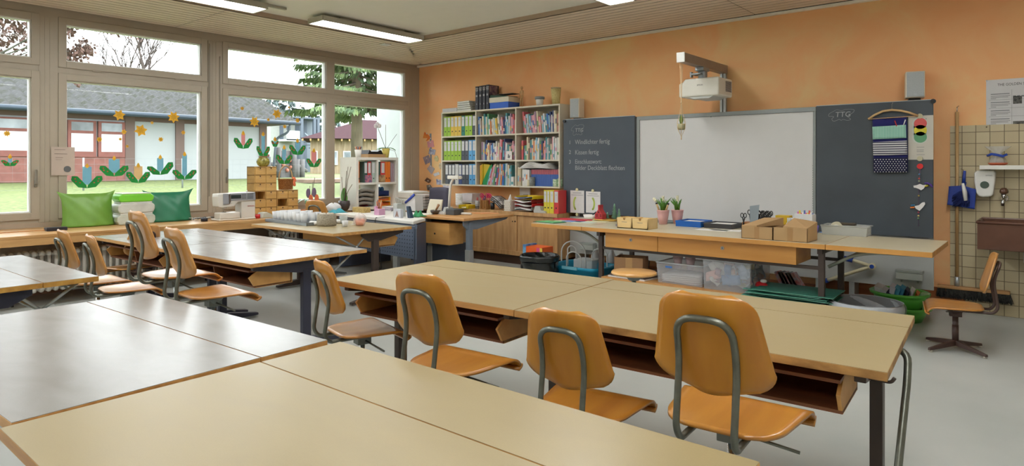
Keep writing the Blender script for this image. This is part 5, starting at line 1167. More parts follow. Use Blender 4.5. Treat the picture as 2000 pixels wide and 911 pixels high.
# ================================================================ METAL TEACHER DESK
dz_ = .75
t = thing('metal_desk', 'blue grey metal desk with perforated front panel and white top', 'desk', (-5.67, 4.96, 0), -R(5.5))
STB = mat('blue_grey_metal', (98, 110, 130), .45)
MB().prism([(-1.82, 0), (0, 0), (-.28, .38), (-.69, .53), (-.74, .92), (-1.82, .8)], 'z', .715, .75).obj('tabletop', WHITE, t, bevel=.003)
pm = MB().box(-1.8, -.01, .04, .055, .30, .66).obj('front_panel', STB, t, bevel=.002)
mb = MB()
for r_ in range(7):
    for k in range(33): mb.cyl((-1.74+k*.052, .0395, .34+r_*.045), (-1.74+k*.052, .038, .34+r_*.045), .007, n=6)
mb.obj('perforation', mat('dark_hole', (30, 36, 48), .6), pm)
MB().box(-1.8, -.01, .03, .06, .66, .715).box(-1.8, -.01, .024, .03, .685, .695, 1).obj('front_rail', [STB, mat('light_metal_edge', (150, 160, 172), .4)], t)
for pl in ([(-.01, .04), (-.25, .37), (-.29, .35), (-.05, .04)], [(-1.78, .04), (-1.78, .85), (-1.74, .85), (-1.74, .04)]): MB().prism(pl, 'z', .02, .7).obj('side_panel', mat('dark_blue_grey_metal', (66, 74, 92), .45), t, bevel=.003)
MB().box(-.45, -.36, .02, .06, 0, .3).obj('leg', mat('light_grey_steel', (1, 1, 1)), t)
MB().tube([(-.75, .1, .752), (-.78, -.012, .75), (-.8, -.012, .7), (-.7, -.015, .45), (-.66, -.01, .12)], .005, 5).obj('cable', BLACK, t)
# cube shelf on the counter
t = thing('cube_shelf', 'white cube shelf with four compartments on the counter by the last window', 'shelf', (-7.66, 5.62, .752)); kh = .772
KW = mat('cube_shelf_white', (224, 222, 214), .45)
for y in (0, .368, .734): MB().box(-.40, 0, y, y+(.04 if y != .368 else .03), 0, kh).obj('side_panel', KW, t)
for z in (0, .37, kh-.04): MB().box(-.40, -.001, .04, .734, z, z+(.04 if z != .37 else .03)).obj('shelf_board', KW, t)
def cshelf(nm, lab, cat, y0, y1, z0, z1, m, g=None, x0=-.3, x1=-.02):
    t = thing(nm, lab, cat, (-7.66, 5.62+y0, .752+z0), 0, g); o = MB().box(x0, x1, 0, y1-y0, 0, z1-z0).obj('cover', m, t, bevel=.002); return t
zu = .40
specs = [('orange', .045, .07, .0), ('dark green', .15, .21, 0), ('red', .215, .275, 0), ('pale green', .29, .35, 0), ('dark green', .40, .45, 0), ('red', .455, .535, 0), ('orange', .54, .585, 0), ('orange', .59, .635, 0)]
nmz = ['orange folder at the left edge of the upper left cube', 'green binder in the middle of the upper left cube', 'red binder in the upper left cube', 'pale green file box at the right of the upper left cube', 'green binder at the left of the upper right cube', 'wide red binder in the upper right cube', 'first slim orange binder in the upper right cube', 'second slim orange binder in the upper right cube']
for (c_, a, b1_, _), lab in zip(specs, nmz):
    t = cshelf('ring_binder', lab, 'binder', a, b1_, zu, zu+.31, mat('binder_'+c_.replace(' ', '_'), BC[c_], .45), 'binders in the cube shelf')
    w = b1_-a
    if w > .055: MB().box(-.02, -.0185, w*.15, w*.85, .14, .29).obj('spine_label', LAB, t)
    MB().cyl((-.019, w/2, .06), (-.0175, w/2, .06), .01, n=10).obj('finger_hole', BLACK, t)
for k in range(3): cshelf('booklet', ('first', 'second', 'third')[k]+' lilac booklet at the right end of the upper right cube', 'book', .65+k*.022, .665+k*.022, zu, zu+.3-.01*k, mat('lilac_card', (170, 150, 160), .6), 'lilac booklets in the cube shelf')
cshelf('photo_card', 'pink and blue picture card leaning in the upper left cube', 'card', .16, .285, zu, zu+.11, mat('pink_photo', (196, 120, 130), .6, rgb2=(80, 90, 130), scale=30), None, -.016, -.008)
cshelf('wooden_disc_card', 'brown round picture card leaning in the upper right cube', 'card', .41, .53, zu, zu+.11, mat('brown_card', (186, 158, 112), .6, rgb2=(120, 80, 60), scale=14), None, -.016, -.008)
t = thing('grey_envelopes', 'pile of grey felt pouches in the lower left cube', 'pouches', (-7.66, 5.68, .752+.04)); 
for k in range(4): MB().grid(lambda u, v, k=k: (-.33+.3*u, .0+.26*v+.01*k, .06+.055*k+.012*math.sin(u*5+k)+.015*math.sin(v*4)), 6, 6).obj('pouch', mat('grey_felt', (140, 134, 126), .9), t, solid=.04)
t = thing('tool_caddy', 'navy tool caddy with blue handles in the lower right cube', 'caddy', (-7.66, 6.02, .752+.19)); NVP = mat('navy_plastic', (24, 44, 92), .4)
MB().box(-.3, -.02, 0, .21, 0, .02).box(-.03, -.02, 0, .21, 0, .08).box(-.3, -.02, 0, .01, 0, .08).box(-.3, -.02, .2, .21, 0, .08).obj('tray', NVP, t, bevel=.003)
for k in range(3): MB().ball((-.1, .04+.05*k, .1), .03, sz=1.3).obj('handle', mat('steel_blue', (50, 98, 140), .4), t)
for k in range(2):
    t = thing('letter_tray', ('lower', 'upper')[k]+' orange letter tray in the lower right cube', 'tray', (-7.66, 6.02, .752+.045+k*.07), 0, 'orange letter trays'); m = mat('orange_plastic', (236, 160, 30), .4)
    MB().box(-.3, -.02, 0, .24, 0, .008).box(-.3, -.02, 0, .008, 0, .06).box(-.3, -.02, .232, .24, 0, .06).obj('tray', m, t, bevel=.002); MB().box(-.28, -.04, .02, .22, .01, .035).obj('papers', mat('red_brown_papers', (190, 90, 40), .6), t)
# on the cube shelf
kz = .752+kh
t = thing('pencil_cup', 'white cup of pencils on top of the cube shelf', 'cup', (-7.78, 5.74, kz)); s = mpp((-7.7, 5.7))
MB().lathe([(5*s, 0), (7*s, 15*s), (6.4*s, 15*s), (.001, 13*s)], n=18).obj('cup', WHITE, t)
for k in range(8):
    a = k*.8; MB().tube([(2*s*math.cos(a), 2*s*math.sin(a), 10*s), (6*s*math.cos(a), 6*s*math.sin(a), 21*s)], .008, 5).obj('pencil', mat('pencil_%d' % (k % 3), ((200, 120, 80), (90, 90, 110), (206, 180, 150))[k % 3], .5), t)
t = thing('flat_carton', 'flat brown carton on top of the cube shelf', 'carton', (-7.8, 6.0, kz)); MB().box(-.16, .1, -.13, .18, 0, 6.5*s).obj('carton', mat('brown_board', (176, 140, 98), .7), t, bevel=.002)
t = thing('black_tray', 'black tray with papers on the flat brown carton', 'tray', (-7.8, 6.0, kz+6.5*s)); MB().prism([(-.12, 0), (.16, 0), (.13, .06), (.1, .065), (.06, .04), (-.06, .04), (-.09, .065)], 'x', -.13, .07).obj('tray', BLACK, t, bevel=.004)
ORCH = mat('orchid_leaf', (88, 146, 60), .4, vary=.2); STEM = mat('orchid_stem', (110, 100, 84), .7)
def leafmesh(t, p0, d, L_, W_, droop, m=ORCH, up=.3):
    d = Vector((d[0], d[1], 0)).normalized(); n_ = Vector((-d.y, d.x, 0))
    def fn(u, v):
        w_ = W_*math.sin(PI*min(1, .12+v*.88))**.7; q_ = Vector(p0)+d*(L_*v)+n_*((u-.5)*w_)
        return (q_.x, q_.y, q_.z+up*L_*v-droop*L_*v*v+.2*W_*abs(u-.5))
    MB().grid(fn, 4, 8).obj('leaf', m, t, solid=.003)
t = thing('orchid', 'white orchid in yellow pot on the cube shelf', 'orchid', (-7.82, 6.28, kz))
MB().lathe([(6*s, 0), (8.5*s, 19*s), (7.8*s, 19*s), (.001, 17*s)], n=22).obj('pot', mat('yellow_glaze', (206, 186, 96), .35), t)
for d in ((-.3, -1), (.3, 1), (-1, -.1), (1, .5)): leafmesh(t, (0, 0, 19*s), d, 22*s, 7*s, .5 if d[1] else .1)
MB().tube([(0, 0, 18*s), (-.02, -.06, 40*s), (-.02, -.16, 68*s)], .004, 5).tube([(0, 0, 18*s), (0, .0, 68*s)], .0035, 5).tube([(0, .02, 18*s), (0, .14, 38*s), (0, .22, 50*s)], .003, 5).tube([(0, .05, 18*s), (.0, .18, 14*s), (0, .22, 0)], .003, 5).obj('stem', STEM, t)
for (y, z) in ((-.16, 68), (-.12, 65), (-.19, 64)):
    MB().ball((0, y, z*s), .035, sx=.3, sz=1).obj('blossom', mat('orchid_white', (226, 222, 226), .5), t)
# printers at the end of the counter
for (nm, lab, x0, x1, y0, y1, z0, h) in (('printer', 'cream laser printer at the far end of the counter under the orange wall', -8.2, -7.72, 6.75, 7.2, .735, .24),):
    t = thing(nm, lab, 'printer', (x0, y0, z0)); w, d = x1-x0, y1-y0
    MB().box(0, w, 0, d, 0, h*.55).box(0, w, 0, d, h*.6, h).box(.02, w-.04, .02, d-.02, h*.5, h*.65).obj('body', mat('printer_cream', (206, 202, 192), .45), t, bevel=.008)
    MB().box(w-.02, w+.004, .05, d-.06, h*.56, h*.62).obj('paper_slot', BLACK, t); MB().box(.03, w-.05, .04, d-.1, h, h+.012).obj('lid_papers', PAPER, t)
t = thing('paper_cabinet', 'stack of pale paper trays beside the laser printer', 'trays', (-7.66, 6.62, .735))
for k in range(5): MB().box(0, .36, 0, .3, k*.045, k*.045+.035).obj('tray', mat('warm_grey_tray', (188, 180, 174), .5), t, bevel=.003)
t = thing('green_sprig', 'small green potted plant on the sill before the wing wall', 'plant', (-8.3, 7.0, .84)); 
MB().lathe([(.04, -.105), (.055, .0), (.05, 0), (.001, -.02)], n=14).obj('pot', PLAST_W, t)
for k in range(9): leafmesh(t, (0, 0, .02), (math.cos(k), math.sin(k)), .12, .05, .2, mat('pale_green_leaf', (120, 176, 120), .5), up=.8+.5*math.sin(k*2))
# things on the metal desk
def ond(name, label, cat, px, py, rz=0, group=None): return on(name, label, cat, px, py, dz_, 0, rz, group)
t, s = ond('potted_orchid', 'orchid with tall bare stems in a dark glass bowl on the metal desk', 'orchid', 672, 412)
MB().lathe([(6*s, 0), (10*s, 5*s), (12*s, 12*s), (11*s, 19*s), (10*s, 20*s), (.001, 17*s)], n=24).obj('bowl', mat('dark_smoke_glass', (66, 58, 60), .12), t)
for (dx, dy, zz_, w_) in ((.3, .2, 22, 1), (-.3, .1, 30, .9)):
    MB().grid(lambda u, v: ((-10+20*u)*s*math.sin(PI*min(1, .1+.9*v))**.6+dx*2*s, dy*.02+.01*math.sin(u*PI), (15+v*zz_)*s), 6, 10).obj('leaf', ORCH, t, solid=.003)
for pts in ([(3, 18), (12, 60), (22, 86)], [(2, 18), (8, 55), (13, 86)], [(1, 18), (6, 60), (8, 78)], [(-2, 18), (-6, 50), (-8, 66)], [(4, 25), (14, 40), (26, 52)]):
    MB().tube([(a*s, .0, z*s) for a, z in pts], .004, 5).obj('stem', STEM, t)
t, s = ond('paper_pile', 'heap of white papers with a red edged folder on the metal desk', 'papers', 702, 408)
for k in range(6): MB().grid(lambda u, v, k=k: ((-19+(36-k)*u)*s, -.05+.2*v, .012+k*.016+.01*math.sin(u*4+k)+.01*v*k), 8, 3).obj('sheet', (PAPER, PAPER, mat('red_folder', (196, 44, 62), .5), PAPER, PAPER, mat('pinkish_paper', (226, 214, 214), .7))[k], t, solid=.012)
t, s = ond('woven_box', 'rectangular woven straw box on the metal desk', 'box', 706, 415)
MB().box(-18*s, 18*s, -.06, .06, 0, 10*s).obj('body', mat('straw_weave', (196, 172, 112), .8, rgb2=(150, 124, 70), scale=60, stretch=(1, 1, 2.5)), t, bevel=.006)
t, s = ond('pen_holder', 'pink pen holder with pencils on the metal desk', 'pen holder', 741, 420)
PKP = mat('pink_plastic', (206, 158, 190), .45)
MB().box(-9*s, -4*s, -.04, .05, 0, 17*s).box(-4*s, 8.5*s, -.05, .05, 0, 12*s).obj('holder', PKP, t, bevel=.003)
for k in range(9): MB().tube([((-6+1.2*k)*s, .0, 8*s), ((-8+1.8*k)*s, .01*math.sin(k), (26+3*math.sin(k*2))*s)], .006, 5).obj('pencil', mat('pencil_c%d' % (k % 4), ((220, 110, 60), (40, 40, 46), (206, 140, 120), (190, 170, 130))[k % 4], .5), t)
t, s = ond('lilac_papers', 'lilac and white papers lying behind the pink pen holder', 'papers', 763, 412)
for k in range(5): MB().grid(lambda u, v, k=k: ((-16+30*u)*s+.01*k, -.08+.16*v, .008+k*.013+.004*math.sin(u*6)), 6, 2).obj('sheet', mat('lilac_paper', (196, 180, 200), .7) if k % 2 else PAPER, t, solid=.006)
t, s = ond('white_pen_box', 'white box of scissors and pens on the metal desk', 'box', 781, 424)
MB().box(-13*s, -1*s, -.04, .1, 0, 26*s).obj('tall_box', see('clear_box', (206, 210, 206), .85), t, bevel=.003)
for k in range(5): MB().tube([((-10+3.4*k+3.2*math.cos(a))*s, .0+.01*k, (33+4.2*math.sin(a)-k)*s) for a in [i*PI/5 for i in range(10)]], .005, 5, closed=True).obj('scissors_handle', mat('grey_white_handle', (170, 172, 166), .4), t)
t, s = ond('photo_box', 'pale box with a small tower picture on the metal desk', 'box', 786, 425)
MB().box(-10*s, 11*s, -.09, -.045, 0, 17*s).obj('box', mat('pale_blue_card', (196, 200, 208), .6), t, bevel=.002); MB().prism([(-5*s, 2*s), (-1*s, 2*s), (.4*s, 6*s), (1.8*s, 2*s), (5.6*s, 2*s), (1.2*s, 13*s), (-.4*s, 13*s)], 'y', -.092, -.09).obj('tower_picture', mat('rust_print', (140, 110, 100), .7), t)
t, s = ond('telephone_handset', 'dark blue upright telephone handset on the metal desk', 'telephone', 803, 426)
MB().hexa([(-4*s, -.04, 0), (5*s, -.04, 0), (5*s, .02, 0), (-4*s, .02, 0), (-8*s, -.04, 23*s), (-1*s, -.04, 23*s), (-1*s, .0, 23*s), (-8*s, 0, 23*s)]).obj('handset', mat('slate_blue_plastic', (50, 68, 88), .4), t, bevel=.006)
t, s = ond('blue_folder', 'blue pen lying across a white folder leaning behind the scissors box', 'folder', 798, 412)
MB().hexa([(-16*s, 0, 0), (20*s, 0, 0), (20*s, .15, 0), (-16*s, .15, 0), (-14*s, 0, 8*s), (18*s, 0, 30*s), (18*s, .15, 30*s), (-14*s, .15, 8*s)]).obj('white_folder', PAPER, t); MB().tube([(-10*s, -.01, 14*s), (18*s, -.01, 32*s)], .018, 6).obj('blue_ruler', mat('royal_blue', (52, 76, 176), .4), t)
t, s = ond('green_cloth', 'crumpled green cloth at the right end of the metal desk', 'cloth', 815, 424)
MB().grid(lambda u, v: ((-12+26*u)*s, -.06+.14*v, .008+.06*math.sin(u*PI)*math.sin(v*PI)*(1+.5*math.sin(u*13+v*9))), 14, 10).obj('cloth', mat('green_cloth', (58, 140, 92), .9), t, solid=.006)
q = aty(817, 410, 5.9)
t = thing('mortar_bowl', 'dark bowl with wooden pestle at the left end of the wooden desk', 'bowl', (-6.42, 5.85, .752)); s = mpp((-6.42, 5.85))
MB().lathe([(6*s, 0), (10*s, 4*s), (10.5*s, 8*s), (9.5*s, 8*s), (7*s, 3*s), (.001, 2*s)], n=24).obj('bowl', mat('dark_bronze', (74, 62, 52), .35), t); MB().tube([(0, 0, 6*s), (9*s, .0, 19*s)], 2*s, 8, rr=[1.8*s, 2.6*s]).obj('pestle', wood('pestle_wood', (170, 130, 90), (140, 100, 60), 'z'), t)
t.location.z = .752; boxthing('desk_extension', 'narrow side board under the dark bowl between the two desks', 'board', -6.6, -6.49, 5.6, 6.2, .70, .75, WHITE) if False else None
t.location = (-6.3, 5.9, .75)
# things between the counter and the metal desk
t = thing('plastic_bag', 'crumpled white plastic bag on the counter beside the dark orchid bowl', 'bag', (-7.75, 5.28, .735)); t.scale = (.68, .68, .68); s = mpp((-7.75, 5.18))
rp = random.Random(9)
MB().grid(lambda u, v: ((.02+.12*math.sin(PI*v))*math.cos(2*PI*u)*(1+.18*math.sin(u*31+v*7)), (.03+.16*math.sin(PI*v))*math.sin(2*PI*u)*(1+.15*math.sin(u*23)), .17*(1-math.cos(PI*v))/2*(1+.25*math.sin(u*9))), 28, 10).obj('bag', mat('white_film', (222, 222, 224), .35, bump=.5, scale=20), t)
t = thing('teal_cloth', 'teal cloth with white sheet on the counter beside the plastic bag', 'cloth', (-7.62, 5.26, .735)); MB().grid(lambda u, v: (-.1+.2*v, -.1+.22*u, .01+.05*math.sin(u*PI)*math.sin(v*PI)*(1+.4*math.sin(u*11))), 12, 8).obj('cloth', mat('teal_cloth', (70, 160, 176), .8), t, solid=.006)
t = thing('terracotta_bowl', 'shallow terracotta bowl on the counter behind the wooden chair', 'bowl', (-7.72, 4.86, .735)); MB().lathe([(.05, 0), (.11, .05), (.13, .065), (.12, .065), (.09, .03), (.001, .015)], n=26).obj('bowl', mat('terracotta_glaze', (196, 124, 76), .5), t)
q = atz(606, 421, .735)
t = thing('pink_orchid', 'orchid with purple painted leaves in a pink pot by the second window', 'orchid', (-8.05, atx(606, 400, -8.05).y, .735)); s = mpp(t.location)
MB().lathe([(7*s, 0), (10.5*s, 22*s), (9.5*s, 22*s), (.001, 20*s)], n=22).obj('pot', mat('salmon_pot', (222, 150, 130), .5), t)
for d in ((-.2, -1), (.2, 1), (.6, -.8)): leafmesh(t, (0, 0, 22*s), d, 26*s, 10*s, .9, mat('dark_orchid_leaf', (84, 130, 84), .4), up=.7)
for (y, z, c_) in ((-7, 38, (120, 104, 130)), (6, 39, (120, 104, 130)), (-3, 26, (222, 118, 80)), (10, 26, (222, 118, 80))): MB().ball((.03+.02*(z < 30), y*s, z*s), 5*s, sx=.15, sz=1.9).obj('petal', mat('petal_%d' % c_[0], c_, .6), t)
for (y, z) in ((10, 68), (6, 60), (-1, 52)): MB().tube([(0, 0, 22*s), (.0, y*.5*s, z*.6*s), (0, y*s, z*s)], .004, 5).obj('stem', STEM, t)
# ================================================================ ON THE WINDOW COUNTER
tz = .73
def onx(name, label, cat, px, x, z=tz, rz=0, group=None):
    q = atx(px, 400, x); t = thing(name, label, cat, (x, q.y, z), rz, group); return t, mpp(q)
def pillow(px0, px1, h, x, m, name, label, ear=(1, 1)):
    a, c_ = atx(px0, 400, x).y, atx(px1, 400, x).y; t = thing(name, label, 'cushion', (x, (a+c_)/2, tz)); w = (c_-a)/2
    def fn(u, v):
        y = (u*2-1); prof = math.sin(min(1, v*1.08)*PI*.5+.0)
        taper = 1-.0*v
        th_ = .105*(math.sin(PI*min(1, max(0, u)))**.5)*(math.cos(v*PI*.5)**.6 if v < 1 else 0)+.002
        yy = y*w*(.93+.07*abs(2*v-1)**3)
        zz = v*h*(1+.0)+(.05*h)*(abs(y)**6)*v*(1+.9*(ear[0] if y < 0 else ear[1]))
        yy += (.1*w*math.copysign(1, y))*(abs(y)**8)*max(0, v-.75)*4*(ear[0] if y < 0 else ear[1])
        wr = .006*math.sin(u*17+v*5)*math.sin(v*9+u*4)
        return yy, zz, th_, wr
    def side(sg):
        def f(u, v): yy, zz, th_, wr = fn(u, v); return (sg*(th_+wr*(th_ > .01))-.1*v*.6, yy, zz+.004)
        return f
    b = MB().grid(side(1), 26, 18).grid(side(-1), 26, 18)
    b.grid(lambda u, v: (side(-1)(u, 0)[0]*(1-v)+side(1)(u, 0)[0]*v, side(1)(u, 0)[1], .004), 26, 1)
    b.obj('cover', m, t); return t
pillow(119, 224, .355, -8.13, mat('lime_leatherette', (108, 154, 58), .38, bump=.12, scale=14), 'lime_cushion', 'lime green upright cushion bag on the window counter')
pillow(286, 375, .345, -8.13, mat('emerald_leatherette', (32, 114, 82), .38, bump=.12, scale=14), 'green_cushion', 'dark green upright cushion bag on the window counter', ear=(1, 1.6))
def crate(px0, px1, x, z0, h, m, lidm, name, label, wave=0):
    a, c_ = atx(px0, 400, x).y, atx(px1, 400, x).y; t = thing(name, label, 'box', (x, (a+c_)/2, z0), 0, 'plastic boxes between the cushions'); w = (c_-a)/2
    MB().prism([(-w+.02, 0), (w-.02, 0), (w, h*.35), (w, h*.75), (w-.03, h), (-w+.03, h), (-w, h*.75), (-w, h*.35)], 'x', -.12, .12).obj('body', m, t, bevel=.012)
    MB().box(-.115, .115, -w+.03, w-.03, h, h+.012).obj('lid', lidm, t, bevel=.004)
CLB = mat('milky_box', (196, 204, 194), .3, vary=.15, scale=12)
crate(222, 296, -8.12, tz, .115, CLB, PLAST_W, 'clear_box', 'milky plastic box at the bottom of the stack between the cushions')
crate(223, 295, -8.12, tz+.128, .115, mat('milky_box2', (206, 210, 204), .3, vary=.2, scale=9), PLAST_W, 'grey_lid_box', 'white plastic box in the middle of the stack between the cushions')
crate(225, 293, -8.12, tz+.256, .09, mat('lime_plastic', (120, 206, 60), .3), mat('pale_lid', (214, 226, 206), .3), 'lime_box', 'bright lime plastic box on top of the stack between the cushions')
t, s = onx('power_box', 'small black box with cable at the left end of the window counter', 'box', 109, -7.86); MB().box(-.05, .05, -17*s, 17*s, .0, .036).obj('case', mat('black_blue_case', (34, 36, 46), .4), t, bevel=.004); MB().tube([(-.0, -17*s, .01), (-.1, -.3, .004), (-.05, -.9, .004)], .004, 5).obj('cable', mat('orange_cable', (206, 140, 80), .5), t)
t, s = onx('pin_pot', 'small black round pot on the window counter before the sewing machine', 'pot', 399, -7.78); MB().lathe([(6*s, 0), (6.4*s, 6*s), (5.8*s, 6.6*s), (.001, 6.2*s)], n=22).obj('body', mat('blue_black_plastic', (38, 42, 54), .4), t)
t = thing('cable_tangle', 'tangle of grey cables on the window counter left of the sewing machine', 'cables', (-8.0, 3.72, tz)); rp = random.Random(3)
for k in range(5):
    a0 = rp.uniform(0, 6); MB().tube([(rp.uniform(-.04, .04)+.04*math.cos(a0+i*.9), -.25+.05*i+rp.uniform(-.03, .03), .012+.02*abs(math.sin(i*1.3+k))) for i in range(11)], .006, 6).obj('cable', mat('cable_%d' % (k % 2), ((90, 92, 96), (196, 196, 190))[k % 2], .5), t)
# sewing machine
t = thing('sewing_machine', 'white and grey computer sewing machine on the window counter', 'sewing machine', (-7.74, atx(460, 400, -7.7).y, tz)); s = mpp(t.location)
SW = mat('sewing_white', (214, 210, 202), .35); SG = mat('sewing_grey', (150, 152, 158), .35)
MB().box(-.13, .09, -36*s, 38*s, 0, 3.5*s).box(-.07, .09, -34*s, 6*s, 3.5*s, 15.5*s).box(-.09, .08, 9*s, 37.5*s, 3*s, 36*s).obj('base_and_column', SW, t, bevel=.01)
MB().prism([(-36*s, 52*s), (37*s, 53.5*s), (38*s, 38*s), (36*s, 36*s), (2*s, 35*s), (-6*s, 27*s), (-29*s, 25*s), (-36*s, 27*s), (-37*s, 46*s)], 'x', -.085, .085).obj('arm', SW, t, bevel=.014)
MB().prism([(-15*s, 52*s), (36*s, 53*s), (37.5*s, 38*s), (-15*s, 38*s)], 'x', .085, .09).prism([(-28*s, 52*s), (-18*s, 52*s), (-16*s, 40*s), (-17*s, 32*s), (-28*s, 31*s)], 'x', .085, .092).obj('control_panel', SG, t, bevel=.003)
MB().box(.09, .093, -13*s, 7*s, 42*s, 49*s).obj('display', mat('display_dark', (44, 54, 56), .2), t)
mb = MB()
for r_ in range(4):
    for k in range(3): mb.box(.09, .092, (9+k*3)*s+(9*s if k > 5 else 0), (11+k*3)*s, (41+r_*2.6)*s, (42.2+r_*2.6)*s)
    mb.box(.09, .092, 20*s, 32*s, (41+r_*2.8)*s, (42.2+r_*2.8)*s)
mb.obj('buttons', mat('button_dark', (70, 72, 76), .4), t)
MB().prism([(-17*s, 51*s), (-14.5*s, 51*s), (-13.5*s, 36*s), (-15.5*s, 32*s), (-17*s, 34*s)], 'x', .09, .094).obj('dark_groove', mat('brown_groove_plastic', (90, 78, 68), .4), t)  # plain dark brown strip marking the groove
MB().cyl((.02, -22*s, 15*s), (.02, -22*s, 26*s), .005).box(-.01, .05, -26*s, -18*s, 24*s, 27*s).box(0, .05, -24*s, -19*s, 15.6*s, 17*s).obj('needle_bar', CHROME, t)
text('BERNINA', .022, (.0815, 21*s, 25*s), mat('red_print', (176, 50, 46), .5), t, 'maker_name', rot=(PI/2, 0, PI/2))
MB().cyl((0, 26*s, 53*s), (0, 27*s, 57*s), .008).obj('spool_pin', CHROME, t)
t, s = onx('red_tape', 'small red roll beside the sewing machine', 'tape', 502, -7.72); MB().cyl((0, 0, 0), (0, 0, 8*s), 6*s, n=20).obj('roll', mat('red_roll', (196, 34, 40), .4), t)
t, s = onx('calculator', 'grey sloping desk device beside the red roll', 'device', 515, -7.76); MB().prism([(-9*s, 0), (14*s, 0), (12*s, 6*s), (2*s, 11*s), (-6*s, 10*s)], 'x', -.07, .07).obj('body', mat('pale_green_grey', (186, 190, 180), .45), t, bevel=.006); MB().prism([(3*s, 10.6*s), (11.5*s, 6.6*s), (11.8*s, 7.2*s), (3*s, 11.2*s)], 'x', -.05, .05).obj('display', mat('device_grey', (130, 140, 128), .4), t)
# little drawer units
DU = wood('birch_drawer', (206, 168, 104), (190, 150, 86), 'y', .55, 6)
def drawers(x, y0, nrow, label, open_, rowh=.108):
    t = thing('mini_drawer_unit', label, 'drawer unit', (x, y0, tz), 0, 'small wooden drawer units'); w = .315; d = .2; H_ = nrow*rowh+.012
    b = MB().box(-d, -.002, 0, .008, 0, H_).box(-d, -.002, w-.008, w, 0, H_).box(-d, -.002, w/2-.004, w/2+.004, 0, H_).box(-d, 0, 0, w, H_-.008, H_).box(-d, 0, 0, w, 0, .008).box(-d, -d+.006, 0, w, 0, H_)
    for r_ in range(1, nrow): b.box(-d, -.002, 0, w, r_*rowh, r_*rowh+.006)
    b.obj('carcass', DU, t)
    for r_ in range(nrow):
        for k in range(2):
            if (nrow-1-r_, k) in open_: continue
            y = .01+k*(w/2-.004); z = r_*rowh+.01
            o = MB().box(-d+.02, .003, y, y+w/2-.016, z, z+rowh-.012).obj('drawer', DU, t, bevel=.0015)
            yc = y+w/4-.008
            MB().prism([(yc-.009, z+rowh-.0125), (yc+.009, z+rowh-.0125), (yc+.007, z+rowh-.026), (yc, z+rowh-.033), (yc-.007, z+rowh-.026)], 'x', .003, .0042).obj('finger_notch', mat('notch_dark', (50, 34, 24), .8), o)
            MB().box(.003, .0036, yc-.025, yc+.02, z+rowh-.045, z+rowh-.042).obj('pencil_label', LINE, o)
yA = atx(497, 400, -8.03).y
drawers(-8.03, yA, 6, 'tall wooden unit of small drawers on the window counter', {(3, 0)})
drawers(-8.03, yA+.325, 3, 'low wooden unit of small drawers under the wicker basket', {(1, 0)})
# gold jar and basket
t = thing('gold_jar', 'round golden glass jar on the tall wooden drawer unit', 'jar', (-8.12, atx(518, 400, -8.12).y-.03, tz+.66)); s = mpp(t.location)
MB().lathe([(7*s, 0), (11*s, 4*s), (12.5*s, 9*s), (11*s, 15*s), (7*s, 18*s), (8*s, 20*s), (7*s, 20*s)], n=26).obj('glass', mat('gold_glass', (176, 170, 88), .12, rgb2=(116, 112, 50), scale=30), t)
MB().lathe([(7.6*s, 17.6*s), (8.6*s, 19*s), (7.6*s, 20.4*s), (.001, 20*s)], n=20).obj('lid', mat('copper_lid', (150, 120, 84), .4, metal=.4), t)
t = thing('wicker_basket', 'wicker basket with round handle and orange ribbon on the low drawer unit', 'basket', (-8.12, atx(558, 400, -8.12).y, tz+.337)); s = mpp(t.location)
WK = mat('wicker', (196, 148, 96), .8, rgb2=(146, 98, 56), scale=55, stretch=(1, 1, 2.2), bump=.4)
MB().lathe([(.001, .004), (14*s, .004), (15.2*s, 20*s), (15.5*s, 20*s), (15.5*s, 21.5*s), (14*s, 21.5*s), (12*s, 3*s)], n=30, sx=.75).obj('body', WK, t)
MB().tube([(0, 14.5*s*math.cos(a), 20*s+27*s*math.sin(a)) for a in [i*PI/14 for i in range(15)]], .009, 8).obj('handle', wood('cane', (196, 164, 118), (170, 134, 90), 'z'), t)
for k in range(5): MB().ball((.03, 15*s+.01*math.sin(k*2), (20-3*k)*s+.01), .026+.008*math.sin(k*3), sx=.7).obj('ribbon', mat('orange_tissue', (240, 130, 90), .7), t)
# notice on the window post and small plate
t = thing('post_notice', 'grey notice in a plastic sleeve taped to the window post', 'notice', (WX+.02, atx(100, 310, WX+.02).y, atx(100, 343, WX+.02).z)); 
yb = atx(146, 310, WX+.02).y; ya = t.location.y; hN = atx(100, 287, WX+.02).z-t.location.z
MB().box(0, .002, 0, yb-ya, 0, hN).obj('sleeve', see('plastic_sleeve', (206, 190, 178), .8), t)
MB().box(.002, .003, .03, .13, hN*.9, hN*.91).box(.002, .003, .03, .15, hN*.75, hN*.762).box(.002, .003, .04, .11, hN*.62, hN*.63).box(.002, .003, .04, .1, hN*.55, hN*.556).obj('print', mat('brown_print', (70, 56, 50), .7), t)
MB().cyl((.002, (yb-ya)*.68, hN*.22), (.004, (yb-ya)*.68, hN*.22), .035, n=20).obj('grey_stamp', mat('stamp_grey', (96, 98, 100), .6), t)
